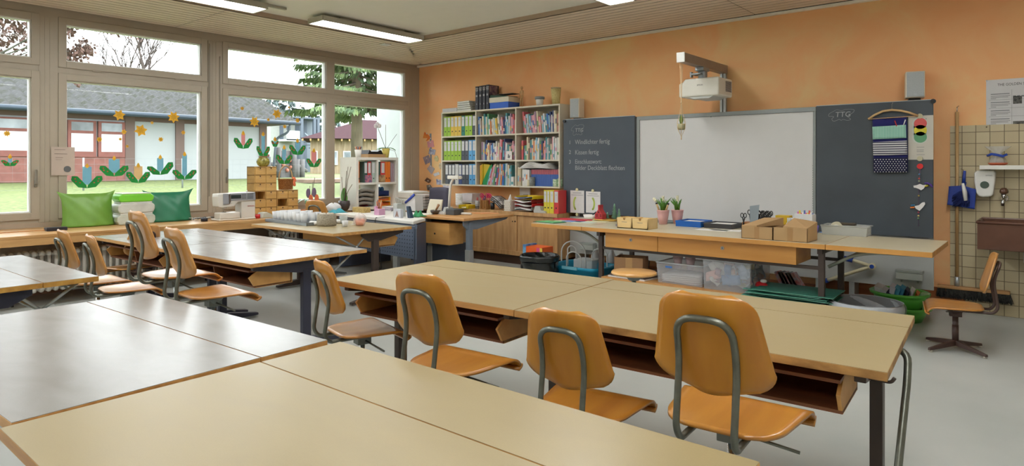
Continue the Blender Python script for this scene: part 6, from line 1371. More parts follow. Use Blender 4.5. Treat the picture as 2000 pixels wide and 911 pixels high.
# ---- window pictures
GX_ = WX-.052
STAR = mat('star_yellow', (232, 176, 44), .6, vary=.12, scale=30); STAR2 = mat('star_gold', (214, 160, 56), .6)
def star(px, py, r, name_where, n=6, m=STAR, rz=.2):
    q = atx(px, py, GX_); s = mpp(q)*1.25; t = thing('window_star', name_where, 'window star', q, 0, 'yellow stars on the window panes')
    pts = []
    for i in range(2*n): a = rz+i*PI/n; rr = r*s*(1 if i % 2 == 0 else .6); pts.append((rr*math.cos(a), rr*math.sin(a)))
    MB().prism(pts, 'x', 0, .0015).obj('star', m, t)
    MB().prism([(x*.55, y*.55) for x, y in pts], 'x', .0015, .0022).obj('inner_star', mat('star_inner', (206, 156, 30), .6), t)
for px, py, r, n, lab in ((233, 225, 9, 6, 'large yellow star upper left on the second window'), (275, 255, 10, 6, 'large six pointed star at the middle of the second window'), (339, 229, 9.5, 7, 'large yellow star upper right on the second window'), (242, 258, 4.4, 6, 'small star just left below the large upper left star'), (194, 272.5, 4.6, 6, 'small star alone at the left of the second window'), (235, 272, 2.8, 6, 'tiny pale star below the upper left star'), (297, 240, 2.8, 6, 'tiny star between the large middle and right stars'), (314, 272.5, 4.2, 6, 'small star right below the large middle star'), (358, 259, 3.8, 6, 'small star near the right edge of the second window'), (248.5, 286, 2.8, 5, 'tiny star above the middle blue candle'),
                          (13.5, 261, 5.2, 8, 'small star on the leftmost window pane'), (473, 212, 3.6, 6, 'small star highest at the left of the third window'), (497, 238, 8.6, 7, 'large yellow star at the left of the third window'), (541, 222.5, 8, 6, 'large yellow star at the middle of the third window'), (524, 234, 3, 5, 'tiny star just right of the left large star in the third window'), (556, 247.5, 3.6, 6, 'small star below the middle star in the third window'), (581, 235.5, 4.2, 6, 'small star at the right of the third window'), (564, 210, 2.6, 5, 'tiny faint star highest in the third window')):
    star(px, py, r, lab, n, STAR if r > 4 else STAR2)
CB = see('blue_tissue', (132, 196, 222), .82); CP = see('pink_tissue', (232, 150, 150), .82); CO = see('peach_tissue', (236, 196, 138), .85); LG = mat('leaf_green_card', (24, 138, 58), .7)
def wcandle(px, pyb, w, pyt, m, lw_, hl, lab, asym=0):
    q = atx(px, pyb, GX_); s = mpp(q); k = 1.28; t = thing('window_candle', lab, 'window picture', q, 0, 'paper candles on the window panes')
    MB().prism([(-w*s*.5*k, 0), (w*s*.5*k, 0), (w*s*.5*k, (pyb-pyt)*s), (-w*s*.5*k, (pyb-pyt)*s)], 'x', 0, .001).obj('candle', m, t)
    f = (pyb-pyt)*s; MB().prism([(-2.6*s*k, f), (0, f-3*s), (2.6*s*k, f), (2*s*k, f+3*s), (0, f+7*s), (-2*s*k, f+3*s)], 'x', .001, .002).obj('flame', STAR, t)
    for sg in (-1, 1):
        h = hl*(1+asym*sg)
        pts = [(0, -7*s), (sg*lw_*.55*s*k, -7*s+.12*h*s), (sg*lw_*s*k, h*.55*s), (sg*lw_*.95*s*k, h*s), (sg*lw_*.6*s*k, h*.98*s), (sg*.05*lw_*s*k, -1*s)]
        o = MB().prism(pts, 'x', .001+.001*(sg > 0), .0025+.001*(sg > 0)).obj('green_leaf', LG, t)
        mb = MB()
        for (a, b1_) in ((.45, .35), (.7, .5), (.75, .8)): mb.cyl((.0035, sg*lw_*a*s*k, (h*b1_-2)*s), (.0042, sg*lw_*a*s*k, (h*b1_-2)*s), 1.3*s, n=8)
        mb.obj('red_berries', mat('berry_red', (190, 60, 50), .6), o)
for a in ((170, 361, 12, 326, CB, 21, 17, 'wide blue candle above the lime cushion', 0), (223, 338, 15, 311, CB, 20, 14, 'short broad blue candle left of the peach candle'), (270, 351, 12, 325, CO, 17, 15, 'peach candle with green leaves at the middle of the second window'), (313, 335, 9, 309, CB, 19, 14, 'blue candle with a high right leaf in the second window', .3), (360.5, 344, 7, 303, CB, 18, 12, 'tall thin blue candle at the right of the second window'), (19.5, 318, 5, 308, CB, 11, 5, 'tiny candle on the leftmost window pane'),
          (475, 284, 6, 262, CP, 15, 14, 'pink candle highest at the left of the third window'), (514, 300, 5.5, 264, CB, 11, 14, 'tall blue candle above the golden jar'), (555, 314, 6.5, 290, CB, 14, 11, 'blue candle low in the third window behind the basket'), (581, 296, 7, 277, CB, 14, 12, 'blue candle at the right of the third window'), (613, 320, 8.5, 296, CP, 13, 10, 'pink candle lowest right in the third window'), (537, 280, 4, 274, CB, 6, 5, 'tiny faded candle beside the downpipe in the third window')):
    wcandle(*a)
# ================================================================ ON THE CRAFT DESK
t, s = on('grey_tray', 'grey metal tray under the plastic cups on the craft desk', 'tray', 560, 434, .75)
GT = mat('grey_tray_metal', (140, 146, 152), .35, metal=.3)
a1, a2 = atz(521, 433, .75), atz(592, 443, .75)
t.location = (a1.x, a1.y-.02, .75); tw = .86; td = .32
MB().box(0, tw, 0, td, 0, .006).box(0, tw, 0, .01, 0, .035).box(0, tw, td-.01, td, 0, .035).box(0, .01, 0, td, 0, .035).box(tw-.01, tw, 0, td, 0, .035).obj('tray', GT, t, bevel=.003)
FR = see('frosted_cup', (228, 230, 232), .74, .35)
k = 0
rowsn = ['front', 'second', 'back']
for r_ in range(3):
    for c_ in range(8):
        t2 = thing('plastic_cup', 'frosted plastic cup, %s in the %s row on the grey tray' % (ordn[c_], rowsn[r_]), 'cup', (a1.x+.13+c_*.084+.02*(r_ % 2), a1.y+.04+r_*.085, .757), 0, 'frosted cups on the grey tray'); hh = .115+.01*((c_*7+r_*3) % 3)
        MB().lathe([(.001, .002), (.03, 0), (.041, hh), (.0385, hh), (.028, .004)], n=16).obj('cup', FR, t2)
t, s = on('paper_roll', 'white roll with brown core on the craft desk before the basket', 'roll', 617, 441, .75); r = 4.2*s
MB().cyl((-15*s, -.02, r), (13*s, .08, r), r, n=20).obj('roll', PAPER, t); MB().cyl((-15.3*s, -.021, r), (-14.9*s, -.0195, r), r*.66).obj('core', mat('brown_core', (110, 84, 50), .7), t)
t, s = on('felt_basket', 'round grey woven basket with tea lights on the craft desk', 'basket', 638, 441, .75)
MB().lathe([(.001, .01), (18*s, 0), (19*s, 4*s), (18*s, 23*s), (17*s, 23*s), (17*s, 3*s)], n=32).obj('body', mat('greige_weave', (164, 156, 140), .9, rgb2=(130, 122, 106), scale=60, stretch=(1, 1, 2), bump=.3), t)
for k in range(9): a = k*.75; MB().cyl((11*s*math.cos(a), 11*s*math.sin(a), 20*s), (11*s*math.cos(a), 11*s*math.sin(a), 24.5*s), 3*s, n=12).obj('tea_light', mat('tealight', (206, 196, 180), .5), t)
t, s = on('small_roll', 'short white roll right of the woven basket', 'roll', 661, 437, .75); MB().cyl((-6*s, 0, 4*s), (6*s, .03, 4*s), 4*s, n=18).obj('roll', PAPER, t)
t, s = on('glass_tumbler', 'clear glass tumbler on the craft desk behind the frosted cup', 'glass', 671, 437, .75); MB().lathe([(6*s, 0), (8*s, 15*s), (7.6*s, 15*s), (5.6*s, 1*s)], n=20).obj('glass', see('clear_tumbler', (206, 214, 214), .4), t)
t, s = on('frosted_cup', 'single frosted cup standing in front of the clear tumbler', 'cup', 674, 443.5, .75); MB().lathe([(5*s, 0), (6.4*s, 12*s), (6*s, 12*s), (4.6*s, 1*s)], n=18).obj('cup', FR, t)
t, s = on('fruit_bag', 'white plastic bag with orange contents on the craft desk', 'bag', 703, 441, .75)
MB().grid(lambda u, v: ((13.5*s*math.sin(PI*min(1, .12+v*.85))**.6)*math.cos(2*PI*u)*(1+.1*math.sin(u*19+v*9)), (12*s*math.sin(PI*min(1, .12+v*.85))**.6)*math.sin(2*PI*u)*(1+.1*math.sin(u*25)), 24*s*v*(1+.06*math.sin(u*12))), 30, 14).obj('bag', see('milky_film', (226, 220, 218), .42, .15, bump=.5, scale=24), t)
MB().grid(lambda u, v: (-13*s-10*s*v, 6*s*(1+1.4*v)*(u-.5), .004+(12*s)*(1-v)*math.sin(PI*u)+2*s*math.sin(u*20)*v*.3), 12, 6).obj('loose_end', see('milky_film', (1, 1, 1), .6), t)
for k in range(5): a = k*1.256; MB().ball((5*s*math.cos(a), 5*s*math.sin(a), 5*s+(4*s if k % 2 else 0)), 5*s).obj('peach', mat('peach_fill', (236, 128, 72), .6), t)
# ================================================================ ON THE TEACHER TABLE
def onT(name, label, cat, px, py, rz=0, group=None): return on(name, label, cat, px, py, TZ, 0, rz, group)
t, s = onT('green_file', 'flat green file at the left end of the teacher table', 'file', 1072, 434.5); MB().prism([(-.16, -.09), (.15, -.1), (.19, .08), (-.1, .1)], 'z', .0, .006).obj('dark_cover', mat('dark_green_cover', (40, 90, 70), .5), t); MB().prism([(-.13, -.08), (.13, -.09), (.17, .08), (-.08, .09)], 'z', .006, .012).obj('green_sheet', mat('green_sheet', (110, 186, 120), .6), t)
t, s = onT('red_folder', 'flat red folder behind the green file on the teacher table', 'folder', 1115, 430); MB().prism([(-.22, -.06), (.2, -.05), (.24, .1), (-.16, .1)], 'z', 0, .012).obj('folder', mat('red_folder', (1, 1, 1)), t)
for k, (px, py, c_, lab) in enumerate(((1120, 433, (120, 140, 200), 'blue edged sheet beside the green file'), (1140, 435, (196, 206, 196), 'pale sheet lying before the white bowl'), (1165, 433.5, (212, 206, 170), 'yellowish sheet beside the brass tray'))):
    t, s = onT('loose_sheet', lab, 'paper', px, py, .2*k, 'loose sheets on the teacher table'); MB().box(-.12, .13, -.07, .07, 0, .005).obj('sheet', mat('sheet_tint_%d' % k, c_, .7), t)
t, s = onT('white_bowl', 'white oval bowl with pens on the teacher table', 'bowl', 1152, 428.5); MB().lathe([(11*s, 0), (14.5*s, 9*s), (13.8*s, 9*s), (10*s, 1*s), (.001, 1*s)], n=28, sy=.7).obj('bowl', WHITE, t); MB().tube([(0, 0, 3*s), (14*s, .0, 15*s)], .006, 5).tube([(2*s, .02, 3*s), (16*s, .02, 13*s)], .006, 5).obj('pen', BLACK, t)
t, s = onT('brass_tray', 'oval brass tray under the red paper house', 'tray', 1182, 431.5); MB().lathe([(24*s, 0), (28*s, 3.4*s), (27*s, 3.4*s), (23*s, 1*s), (.001, 1*s)], n=36, sy=.55).obj('tray', mat('brass', (206, 168, 86), .3, metal=.7), t)
t, s = onT('red_house', 'small red wooden house on the brass tray', 'decoration', 1173, 430); t.location.z = TZ+.01; RH = mat('matt_red', (182, 52, 56), .6)
MB().prism([(-8.5*s, 0), (8.5*s, 0), (8.5*s, 9.5*s), (1.5*s, 19*s), (1.5*s, 28*s), (-1.5*s, 28*s), (-1.5*s, 19*s), (-8.5*s, 9.5*s)], 'y', -.045, .045).obj('house', RH, t, bevel=.002)
mb = MB().cyl((0, -.0465, 14*s), (0, -.045, 14*s), .009, n=12)
for x in (-5, 3.6):
    for z in (5.4, 8): mb.box(x*s, (x+1.2)*s, -.0465, -.045, z*s, (z+1.6)*s).box((x+1.7)*s, (x+2.9)*s, -.0465, -.045, z*s, (z+1.6)*s)
mb.obj('windows', mat('dark_cutout', (60, 20, 20), .8), t)
TG = mat('sage_paint', (136, 184, 158), .6)
for px, py, h, r, lab in ((1186.5, 429.5, 13.5, 4.2, 'smallest wooden fir beside the red house'), (1200, 430, 31, 6.6, 'tallest green wooden fir on the teacher table'), (1209, 431, 22, 4.6, 'middle sized wooden fir behind the light boxes')):
    t, s = onT('wooden_fir', lab, 'decoration', px, py, 0, 'green wooden firs'); t.location.z = TZ+.008; n_ = 5 if h > 20 else 3; mb = MB(); pr = []
    for k in range(n_): z0_ = h*s*(.12+.83*k/n_); z1_ = h*s*(.12+.83*(k+1)/n_); rr = r*s*(1-k/n_*.8); pr += [(rr, z0_), (rr*.5, z1_)]
    mb.lathe([(r*.5*s, 0), (r*.5*s, h*s*.12)]+pr+[(.001, h*s)], n=20); mb.obj('fir', TG, t)
LBX = wood('pale_birch_box', (224, 196, 142), (210, 178, 120), 'x', .5, 6)
for (px0, px1, lab) in ((1205, 1234, 'left pale wooden box with notch on the teacher table'), (1234.5, 1279, 'right pale wooden box with notch on the teacher table')):
    a, c_ = atz(px0, 434, TZ), atz(px1, 436, TZ); y0_ = 5.83; xa = aty(px0, 435, y0_).x; xc = aty(px1 if px1 < 1250 else 1266, 435, y0_).x
    t = thing('wooden_box', lab, 'box', (xa, y0_, TZ), 0, 'pale wooden boxes'); w = xc-xa-.003; h = .11
    MB().box(0, w, 0, .012, 0, h).box(0, w, .2, .212, 0, h-.004).box(0, .01, .0, .21, 0, h).box(w-.01, w, 0, .21, 0, h).box(0, w, 0, .21, 0, .01).box(.01, w-.01, .012, .2, h*.86, h*.88).obj('body', LBX, t, bevel=.0015)
    MB().prism([(w/2-.014, h), (w/2+.014, h), (w/2+.011, h-.018), (w/2, h-.026), (w/2-.011, h-.018)], 'y', -.0015, 0).obj('notch', mat('notch_brown', (150, 110, 60), .7), t); MB().box(w/2-.03, w/2+.03, -.001, 0, h-.046, h-.042).obj('pencil_label', LINE, t)
t, s = onT('glasses_and_keys', 'dark wire glasses and key ring on the stack of booklets', 'glasses', 1228, 441); t.location.z = TZ+.022
MB().tube([(-14*s+6*s*math.cos(a), -.02+.05*math.sin(a), .01) for a in [i*PI/6 for i in range(12)]], .003, 5, closed=True).tube([(-14*s, 0, .01), (-2*s, .03, .03), (10*s, 0, .01)], .003, 5).tube([(14*s+8*s*math.cos(a), .03*math.sin(a), .02+.015*math.sin(a)) for a in [i*PI/6 for i in range(12)]], .003, 5, closed=True).box(-18*s, -8*s, -.03, .02, 0, .008).obj('wire', mat('dark_wire', (50, 48, 46), .4), t)
t, s = onT('booklet_stack', 'stack of blue and purple booklets before the pale wooden boxes', 'booklets', 1240, 441.5)
for k, c_ in enumerate(((96, 80, 160), (100, 150, 196), (206, 214, 224), (110, 160, 200))): MB().prism([(-.2+.02*k, -.07), (.2-.02*k, -.08+.01*k), (.24-.03*k, .06), (-.12, .08)], 'z', k*.005, k*.005+.005).obj('booklet', mat('booklet_%d' % k, c_, .5), t)
PKC = mat('pink_ceramic', (220, 172, 170), .5)
for (px, py, r, h, lab, bl) in ((1295, 438, 11.6, 27.5, 'white hyacinth in the left pink pot with marker pens', 30), (1323, 437, 11.6, 27, 'white hyacinth in the right pink pot', 26)):
    t, s = onT('potted_hyacinth', lab, 'potted plant', px, py, 0, 'hyacinths in pink pots'); rr_ = random.Random(px)
    MB().lathe([(r*.66*s, 0), (r*.9*s, h*.6*s), (r*s, h*.93*s), (r*1.04*s, h*.95*s), (r*1.04*s, h*s), (r*.94*s, h*s), (r*.9*s, h*.9*s), (.001, h*.88*s)], n=28).obj('pot', PKC, t)
    for k in range(20):
        a = rr_.uniform(0, 6.28); d = rr_.uniform(.1, .55); L_ = rr_.uniform(16, 25)*s
        MB().tube([(3.5*s*math.cos(a), 3.5*s*math.sin(a), h*.88*s), (5*s*math.cos(a), 5*s*math.sin(a), h*s+L_*.5), ((5*s+L_*d)*math.cos(a), (5*s+L_*d)*math.sin(a), h*s+L_)], .006, 4, rr=[.007, .008, .0015]).obj('leaf', mat('spring_green', (86, 138, 44), .5, vary=.2), t)
    mb = MB()
    for k in range(14): a = k*2.4; mb.ball((1.6*s*math.cos(a), 1.6*s*math.sin(a), (h+17+k*.75)*s), 1.5*s, n=8)
    mb.obj('blossom', mat('cream_blossom', (228, 224, 196), .6), t)
    if px == 1295:
        mb = MB().ball((-19*s, 0, (h+21)*s), 3*s).ball((-16*s, 0, (h+18)*s), 3*s); mb.obj('side_blossom', mat('cream_blossom', (1, 1, 1)), t)
        MB().tube([(0, 0, h*s), (-14*s, 0, (h+17)*s)], .004, 5).obj('stem', mat('spring_green', (1, 1, 1)), t)
        for (x0_, x1_) in ((-6, -12), (7, 12.5)): MB().tube([(x0_*s, -.02, h*s*.9), (x1_*s, -.02, (h+12)*s)], .011, 7).tube([(x1_*.97*s, -.02, (h+11)*s), (x1_*1.06*s, -.02, (h+14)*s)], .012, 7, mi=1).obj('marker_pen', [mat('marker_body', (190, 160, 110), .5), BLACK], t)
def opentray(name, label, px0, px1, py, d, h, m, rz=0, paper=True):
    a, c_ = atz(px0, py, TZ), atz(px1, py+(px1-px0)*.04, TZ); t = thing(name, label, 'tray', (a.x, a.y, TZ), rz); w = (c_-a).length
    MB().box(0, w, 0, d, 0, .006).hexa([(0, 0, 0), (w, 0, 0), (w, .006, 0), (0, .006, 0), (-.01, -.01, h), (w+.01, -.01, h), (w+.01, -.004, h), (-.01, -.004, h)]).box(0, w, d-.006, d, 0, h).box(-.008, 0, 0, d, 0, h).box(w, w+.008, 0, d, 0, h).obj('tray', m, t, bevel=.002)
    if paper: MB().box(.02, w-.02, .02, d-.03, .006, h*.8).obj('papers', PAPER, t, bevel=.002)
    return t
opentray('blue_letter_tray', 'blue letter tray on the teacher table before the whiteboard', 1321, 1371, 442, .3, .062, mat('tray_blue', (28, 98, 186), .4))
opentray('black_letter_tray', 'black letter tray with stacked papers on the teacher table', 1376, 1432, 445, .3, .05, mat('tray_black', (58, 58, 62), .4))
for (px, py, lab) in ((1390, 450, 'white sheet lying before the black letter tray'), (1418, 450.5, 'second white sheet overlapping towards the cardboard box')):
    t, s = onT('loose_sheet', lab, 'paper', px, py, .1); MB().box(-.15, .15, -.06, .09, 0, .002).obj('sheet', PAPER, t)
CBM = mat('cardboard', (178, 144, 100), .75, vary=.06)
def carton(px0, px1, pyf, hpx, dpt, label, flapu=1, y=None, z=TZ, m=CBM, name='cardboard_box'):
    a = atz(px0, pyf, z); yy = a.y if y is None else y; xa = aty(px0, 460, yy).x; xc = aty(px1, 460, yy).x; s = mpp((xa, yy)); h = hpx*s; w = xc-xa
    t = thing(name, label, 'cardboard box', (xa, yy, z)); b = MB().box(0, w, 0, .004, 0, h).box(0, w, dpt-.004, dpt, 0, h).box(0, .004, 0, dpt, 0, h).box(w-.004, w, 0, dpt, 0, h).box(0, w, 0, dpt, 0, .004)
    b.obj('body', m, t)
    MB().box(w*.42, w*.58, -.001, 0, 0, h).obj('packing_tape', mat('packing_tape', (166, 128, 84), .3), t)
    return t, w, h, s
t, w, h, s = carton(1448, 1509, 463, 24, .3, 'left shallow cardboard box with open flap on the teacher table', y=5.72)
MB().hexa([(.0, .0, h), (w*.5, 0, h+.0), (w, .3, h), (.1, .3, h), (0, .0, h+.004), (w*.5, 0, h+.012), (w, .3, h+.07), (.1, .3, h+.06)]).obj('flap', CBM, t)
t, w, h, s = carton(1510, 1577, 468, 26, .3, 'right shallow cardboard box with open flap on the teacher table', y=5.72)
MB().hexa([(w, 0, h), (w*.3, .0, h), (.1, .25, h+.05), (w, .3, h), (w, 0, h+.005), (w*.3, 0, h+.012), (.1, .25, h+.07), (w, .3, h+.04)]).obj('flap', CBM, t)
# scissor blocks and other things behind the boxes
def at_t(px, y): return aty(px, 430, y).x
for (px, lab, n_) in ((1466, 'left wooden block of black scissors on the teacher table', 3), (1493, 'right wooden block crowded with black scissors on the teacher table', 8)):
    y_ = 6.12; x = at_t(px, y_); s = mpp((x, y_)); t = thing('scissor_block', lab, 'scissor stand', (x, y_, TZ), 0, 'blocks of black scissors'); z0_ = .07
    MB().box(-13*s, 13*s, -.05, .08, 0, z0_+9*s).box(-5*s, 10*s, -.051, -.05, z0_+1*s, z0_+6*s, 1).obj('block', [wood('scissor_block_wood', (186, 124, 68), (156, 98, 48), 'x', .5), LAB], t, bevel=.003)
    for k in range(n_):
        cx_ = (-10+20*k/max(1, n_-1))*s; cy_ = .05*((k % 3)-1); zz_ = z0_+(22+3*((k*5) % 3))*s
        mb = MB()
        for sg in (-1, 1): mb.tube([(cx_+sg*3*s+2.6*s*math.cos(a), cy_, zz_+4.4*s*math.sin(a)) for a in [i*PI/6 for i in range(12)]], .0045, 6, closed=True)
        mb.tube([(cx_-2*s, cy_, zz_-4*s), (cx_+1*s, cy_, z0_+4*s)], .006, 5).tube([(cx_+2*s, cy_, zz_-4*s), (cx_-1*s, cy_, z0_+4*s)], .006, 5); mb.obj('scissors', BLACK, t)
x = at_t(1479, 6.1); t = thing('grey_divider', 'blue grey plastic divider between the scissor blocks', 'divider', (x, 6.03, TZ)); s = mpp((x, 6.03)); MB().hexa([(-7*s, -.02, 0), (5*s, -.02, 0), (5*s, -.016, 0), (-7*s, -.016, 0), (-8*s, -.02, 57*s), (9*s, -.0, 60*s), (9*s, .004, 60*s), (-8*s, -.016, 57*s)]).obj('sheet', mat('blue_grey_sheet', (140, 152, 160), .4), t)
x = at_t(1531, 6.35); s = mpp((x, 6.35)); t = thing('yellow_box', 'yellow box behind the cardboard boxes', 'box', (x, 6.35, TZ)); MB().box(-13*s, 13*s, -.05, .05, .0, 36*s).obj('body', mat('yellow_card_box', (214, 176, 44), .5), t, bevel=.002)
x = at_t(1553, 6.12); s = mpp((x, 6.12)); t = thing('cotton_bud_tub', 'round white tub of upright sticks behind the right cardboard box', 'tub', (x, 6.12, TZ))
MB().lathe([(14*s, 0), (16*s, 27*s), (15*s, 27*s), (.001, 25*s)], n=28).obj('tub', WHITE, t); mb = MB()
for k in range(26): a = k*2.4; r_ = 13.5*s*math.sqrt(k/26); mb.cyl((r_*math.cos(a), r_*math.sin(a), 25*s), (r_*math.cos(a), r_*math.sin(a), 37*s), .006, n=6)
mb.obj('sticks', mat('stick_white', (206, 210, 210), .6), t)
x = at_t(1572, 6.32); s = mpp((x, 6.32)); t = thing('pen_crate', 'white crate with coloured pens behind the stick tub', 'pen holder', (x, 6.32, TZ)); MB().box(-16*s, 17*s, -.06, .06, 0, 42*s).obj('crate', mat('white_mesh', (214, 214, 214), .5), t, bevel=.002)
for k in range(10): MB().cyl(((-12+2.8*k)*s, 0, 38*s), ((-12.5+3*k)*s, 0, (46+3*math.sin(k*2))*s), .009, n=6).obj('pen', mat('crate_pen_%d' % (k % 5), ((196, 90, 160), (220, 200, 60), (200, 80, 60), (230, 226, 220), (90, 110, 170))[k % 5], .5), t)
x = at_t(1583, 6.05); s = mpp((x, 6.05)); t = thing('spray_bottles', 'orange and blue craft tools sticking up beside the stick tub', 'craft tools', (x, 6.05, TZ)); 
for k, (dx, z, c_) in enumerate(((-6, 30, (232, 130, 80)), (0, 26, (120, 180, 206)), (5, 24, (220, 206, 90)), (9, 27, (90, 80, 160)))): MB().tube([(dx*s, 0, 0), (dx*1.3*s, 0, z*s)], .014, 6, rr=[.01, .018]).obj('tool', mat('tool_%d' % k, c_, .5), t)
t, s = onT('tape_box', 'clear plastic box with tape rolls near the right leaf', 'box', 1640, 457)
a = atz(1606, 458, TZ); w = .37; t.location = (a.x, a.y, TZ)
CP2 = see('clear_plastic_box', (212, 214, 210), .45)
MB().box(0, w, 0, .22, 0, .005).hexa([(0, 0, 0), (w, 0, 0), (w, .004, 0), (0, .004, 0), (-.012, -.01, .085), (w+.012, -.01, .085), (w+.012, -.006, .085), (-.012, -.006, .085)]).box(0, .004, 0, .22, 0, .085).box(w-.004, w, 0, .22, 0, .085).box(0, w, .216, .22, 0, .085).tube([(-.012, -.01, .087), (w+.012, -.01, .087), (w+.012, .23, .087), (-.012, .23, .087)], .006, 6, closed=True).obj('body', CP2, t)
o = MB().cyl((.11, .05, .07), (.11, .085, .07), .052, n=26).obj('tape_roll', mat('tape_cream', (206, 200, 176), .5), t); MB().cyl((.11, .047, .07), (.11, .05, .07), .026, n=20).obj('roll_core', mat('core_white', (226, 224, 214), .6), o)
MB().box(.1, .27, .06, .12, .09, .115).obj('metal_clip', mat('gunmetal', (86, 78, 66), .4, metal=.5), t, bevel=.006)
# ---- things under the table
SZ = .236
def onS(name, label, cat, px, y, z=SZ, rz=0): x = aty(px, 500, y).x; return thing(name, label, cat, (x, y, z), rz), mpp((x, y))
t, s = onS('paper_pile', 'pile of dark and pale papers under the open brown box', 'papers', 1236, 5.9)
for k in range(5): MB().prism([(-.24+.02*k, -.1), (.2-.01*k, -.12), (.24, .14), (-.2, .15)], 'z', k*.018, k*.018+.013).obj('sheets', (mat('dark_sheets', (84, 72, 66), .8) if k in (1, 4) else PAPER), t)
t, s = onS('open_carton', 'open brown cardboard box on the lower shelf of the teacher table', 'cardboard box', 1233, 5.86, SZ+.092, R(14))
w, d, h = .30, .22, 25*s; DCB = mat('dark_cardboard', (140, 104, 70), .75)
MB().box(-w/2, w/2, -d/2, -d/2+.004, 0, h).box(-w/2, w/2, d/2-.004, d/2, 0, h).box(-w/2, -w/2+.004, -d/2, d/2, 0, h).box(w/2-.004, w/2, -d/2, d/2, 0, h).box(-w/2, w/2, -d/2, d/2, 0, .004).obj('body', DCB, t); MB().box(-.03, .04, -d/2-.001, -d/2, 0, h).obj('packing_tape', mat('packing_tape', (1, 1, 1)), t)
CLR2 = see('clear_storage_plastic', (206, 210, 216), .24, .1)
def clearbox(px0, px1, y, h, d, label, flare=.02):
    xa, xc = aty(px0, 500, y).x, aty(px1, 500, y).x; t = thing('clear_storage_box', label, 'storage box', (xa, y, SZ)); w = xc-xa
    b = MB().hexa([(flare, 0, 0), (w-flare, 0, 0), (w-flare, .003, 0), (flare, .003, 0), (0, -.012, h), (w, -.012, h), (w, -.009, h), (0, -.009, h)]).hexa([(flare, d, 0), (w-flare, d, 0), (w-flare, d+.003, 0), (flare, d+.003, 0), (0, d+.01, h), (w, d+.01, h), (w, d+.013, h), (0, d+.013, h)])
    b.hexa([(flare, 0, 0), (flare+.003, 0, 0), (flare+.003, d, 0), (flare, d, 0), (0, 0, h), (.003, 0, h), (.003, d, h), (0, d, h)]).hexa([(w-flare-.003, 0, 0), (w-flare, 0, 0), (w-flare, d, 0), (w-flare-.003, d, 0), (w-.003, 0, h), (w, 0, h), (w, d, h), (w-.003, d, h)]).box(flare, w-flare, 0, d, 0, .004)
    b.obj('body', CLR2, t)
    MB().tube([(0, -.013, h), (w, -.013, h), (w, d+.013, h), (0, d+.013, h)], .007, 6, closed=True).obj('rim', see('clear_rim', (214, 218, 222), .7), t)
    return t, w
t, w = clearbox(1283, 1374, 5.84, .20, .35, 'shallow clear storage box with white sheets under the teacher table', .015)
for k in range(5): MB().grid(lambda u, v, k=k: (.04+(w-.1)*u, .03+.28*v, .015+k*.017+.004*math.sin(u*6+k)), 6, 2).obj('sheets', PAPER, t, solid=.009)
for k in range(2): MB().lathe([(.03, .14), (.05, .26), (.045, .26)], (.17+.13*k, .12, 0), n=14).obj('cup', see('rosy_cup', (196, 170, 176), .6), t)
MB().box(.1, .17, -.016, -.014, .155, .172).obj('blue_label', mat('blue_label', (60, 110, 180), .5), t)
t, w = clearbox(1374, 1466, 5.82, .275, .52, 'large clear storage box full of fabric scraps under the teacher table', .006)
rs = random.Random(8); SC_ = [(200, 202, 206), (176, 186, 206), (112, 140, 180), (216, 170, 160), (196, 194, 160), (150, 160, 180), (210, 206, 200), (84, 112, 160), (170, 140, 150)]
for k in range(46):
    c_ = rs.choice(SC_); cx_, cy_, cz_ = rs.uniform(.06, w-.06), rs.choice((.02, .05, .2, .35, .48)), rs.uniform(.04, .235); a = rs.uniform(0, PI); L_, Wd = rs.uniform(.04, .09), rs.uniform(.02, .05)
    ux, uz = math.cos(a), math.sin(a)
    def fn(u, v, ux=ux, uz=uz, L_=L_, Wd=Wd, cx_=cx_, cy_=cy_, cz_=cz_):
        p_, q_ = (u-.5)*2*L_, (v-.5)*2*Wd; x_ = cx_+p_*ux-q_*uz; z_ = cz_+p_*uz+q_*ux
        return (min(max(x_, .015), w-.015), cy_+.012*math.sin(u*7), min(max(z_, .01), .265))
    MB().grid(fn, 5, 4).obj('fabric_scrap', mat('scrap_%d' % SC_.index(c_), c_, .9, vary=.15, scale=30), t, solid=.008)
t, s = onS('red_mitten', 'red felt piece with white tip behind the scrap box', 'felt', 1487, 6.0); MB().ball((0, 0, .05), .06, sz=.8, sy=.7).obj('felt', mat('red_felt', (196, 28, 36), .9), t); MB().ball((.02, .0, .1), .03, sz=.6).obj('white_tip', PAPER, t)
xa = aty(1448, 560, 5.9).x
for k in range(6):
    rz = (-.06, .04, -.02, .07, -.05, .02)[k]; t = thing('cutting_mat', 'dark green cutting mat, %s in the pile under the teacher table' % ('lowest', 'second lowest', 'third from the bottom', 'third from the top', 'second highest', 'topmost')[k], 'cutting mat', (-1.79+.028*((k*3) % 4), 5.92+.022*((k*2) % 3), SZ+k*.012), rz, 'pile of green cutting mats')
    MB().box(-.33, .33, -.2, .26, 0, .004).obj('mat', mat('cutting_green', (40, 112, 96), .6, vary=.2, scale=12), t, bevel=.001)
    MB().box(-.331, .331, -.201, -.2, 0, .0042).box(.33, .331, -.2, .26, 0, .0042).obj('pale_edge', mat('mat_edge', (110, 170, 150), .6), t)
    mb = MB().box(-.3, .3, -.17, -.168, .004, .0043).box(-.3, .3, .23, .232, .004, .0043)
    mb.obj('grid_print', mat('grid_teal', (60, 130, 112), .6), t)
t, s = onS('card_bundle', 'bundle of printed cards in clear wrap behind the cutting mats', 'cards', 1545, 6.4); 
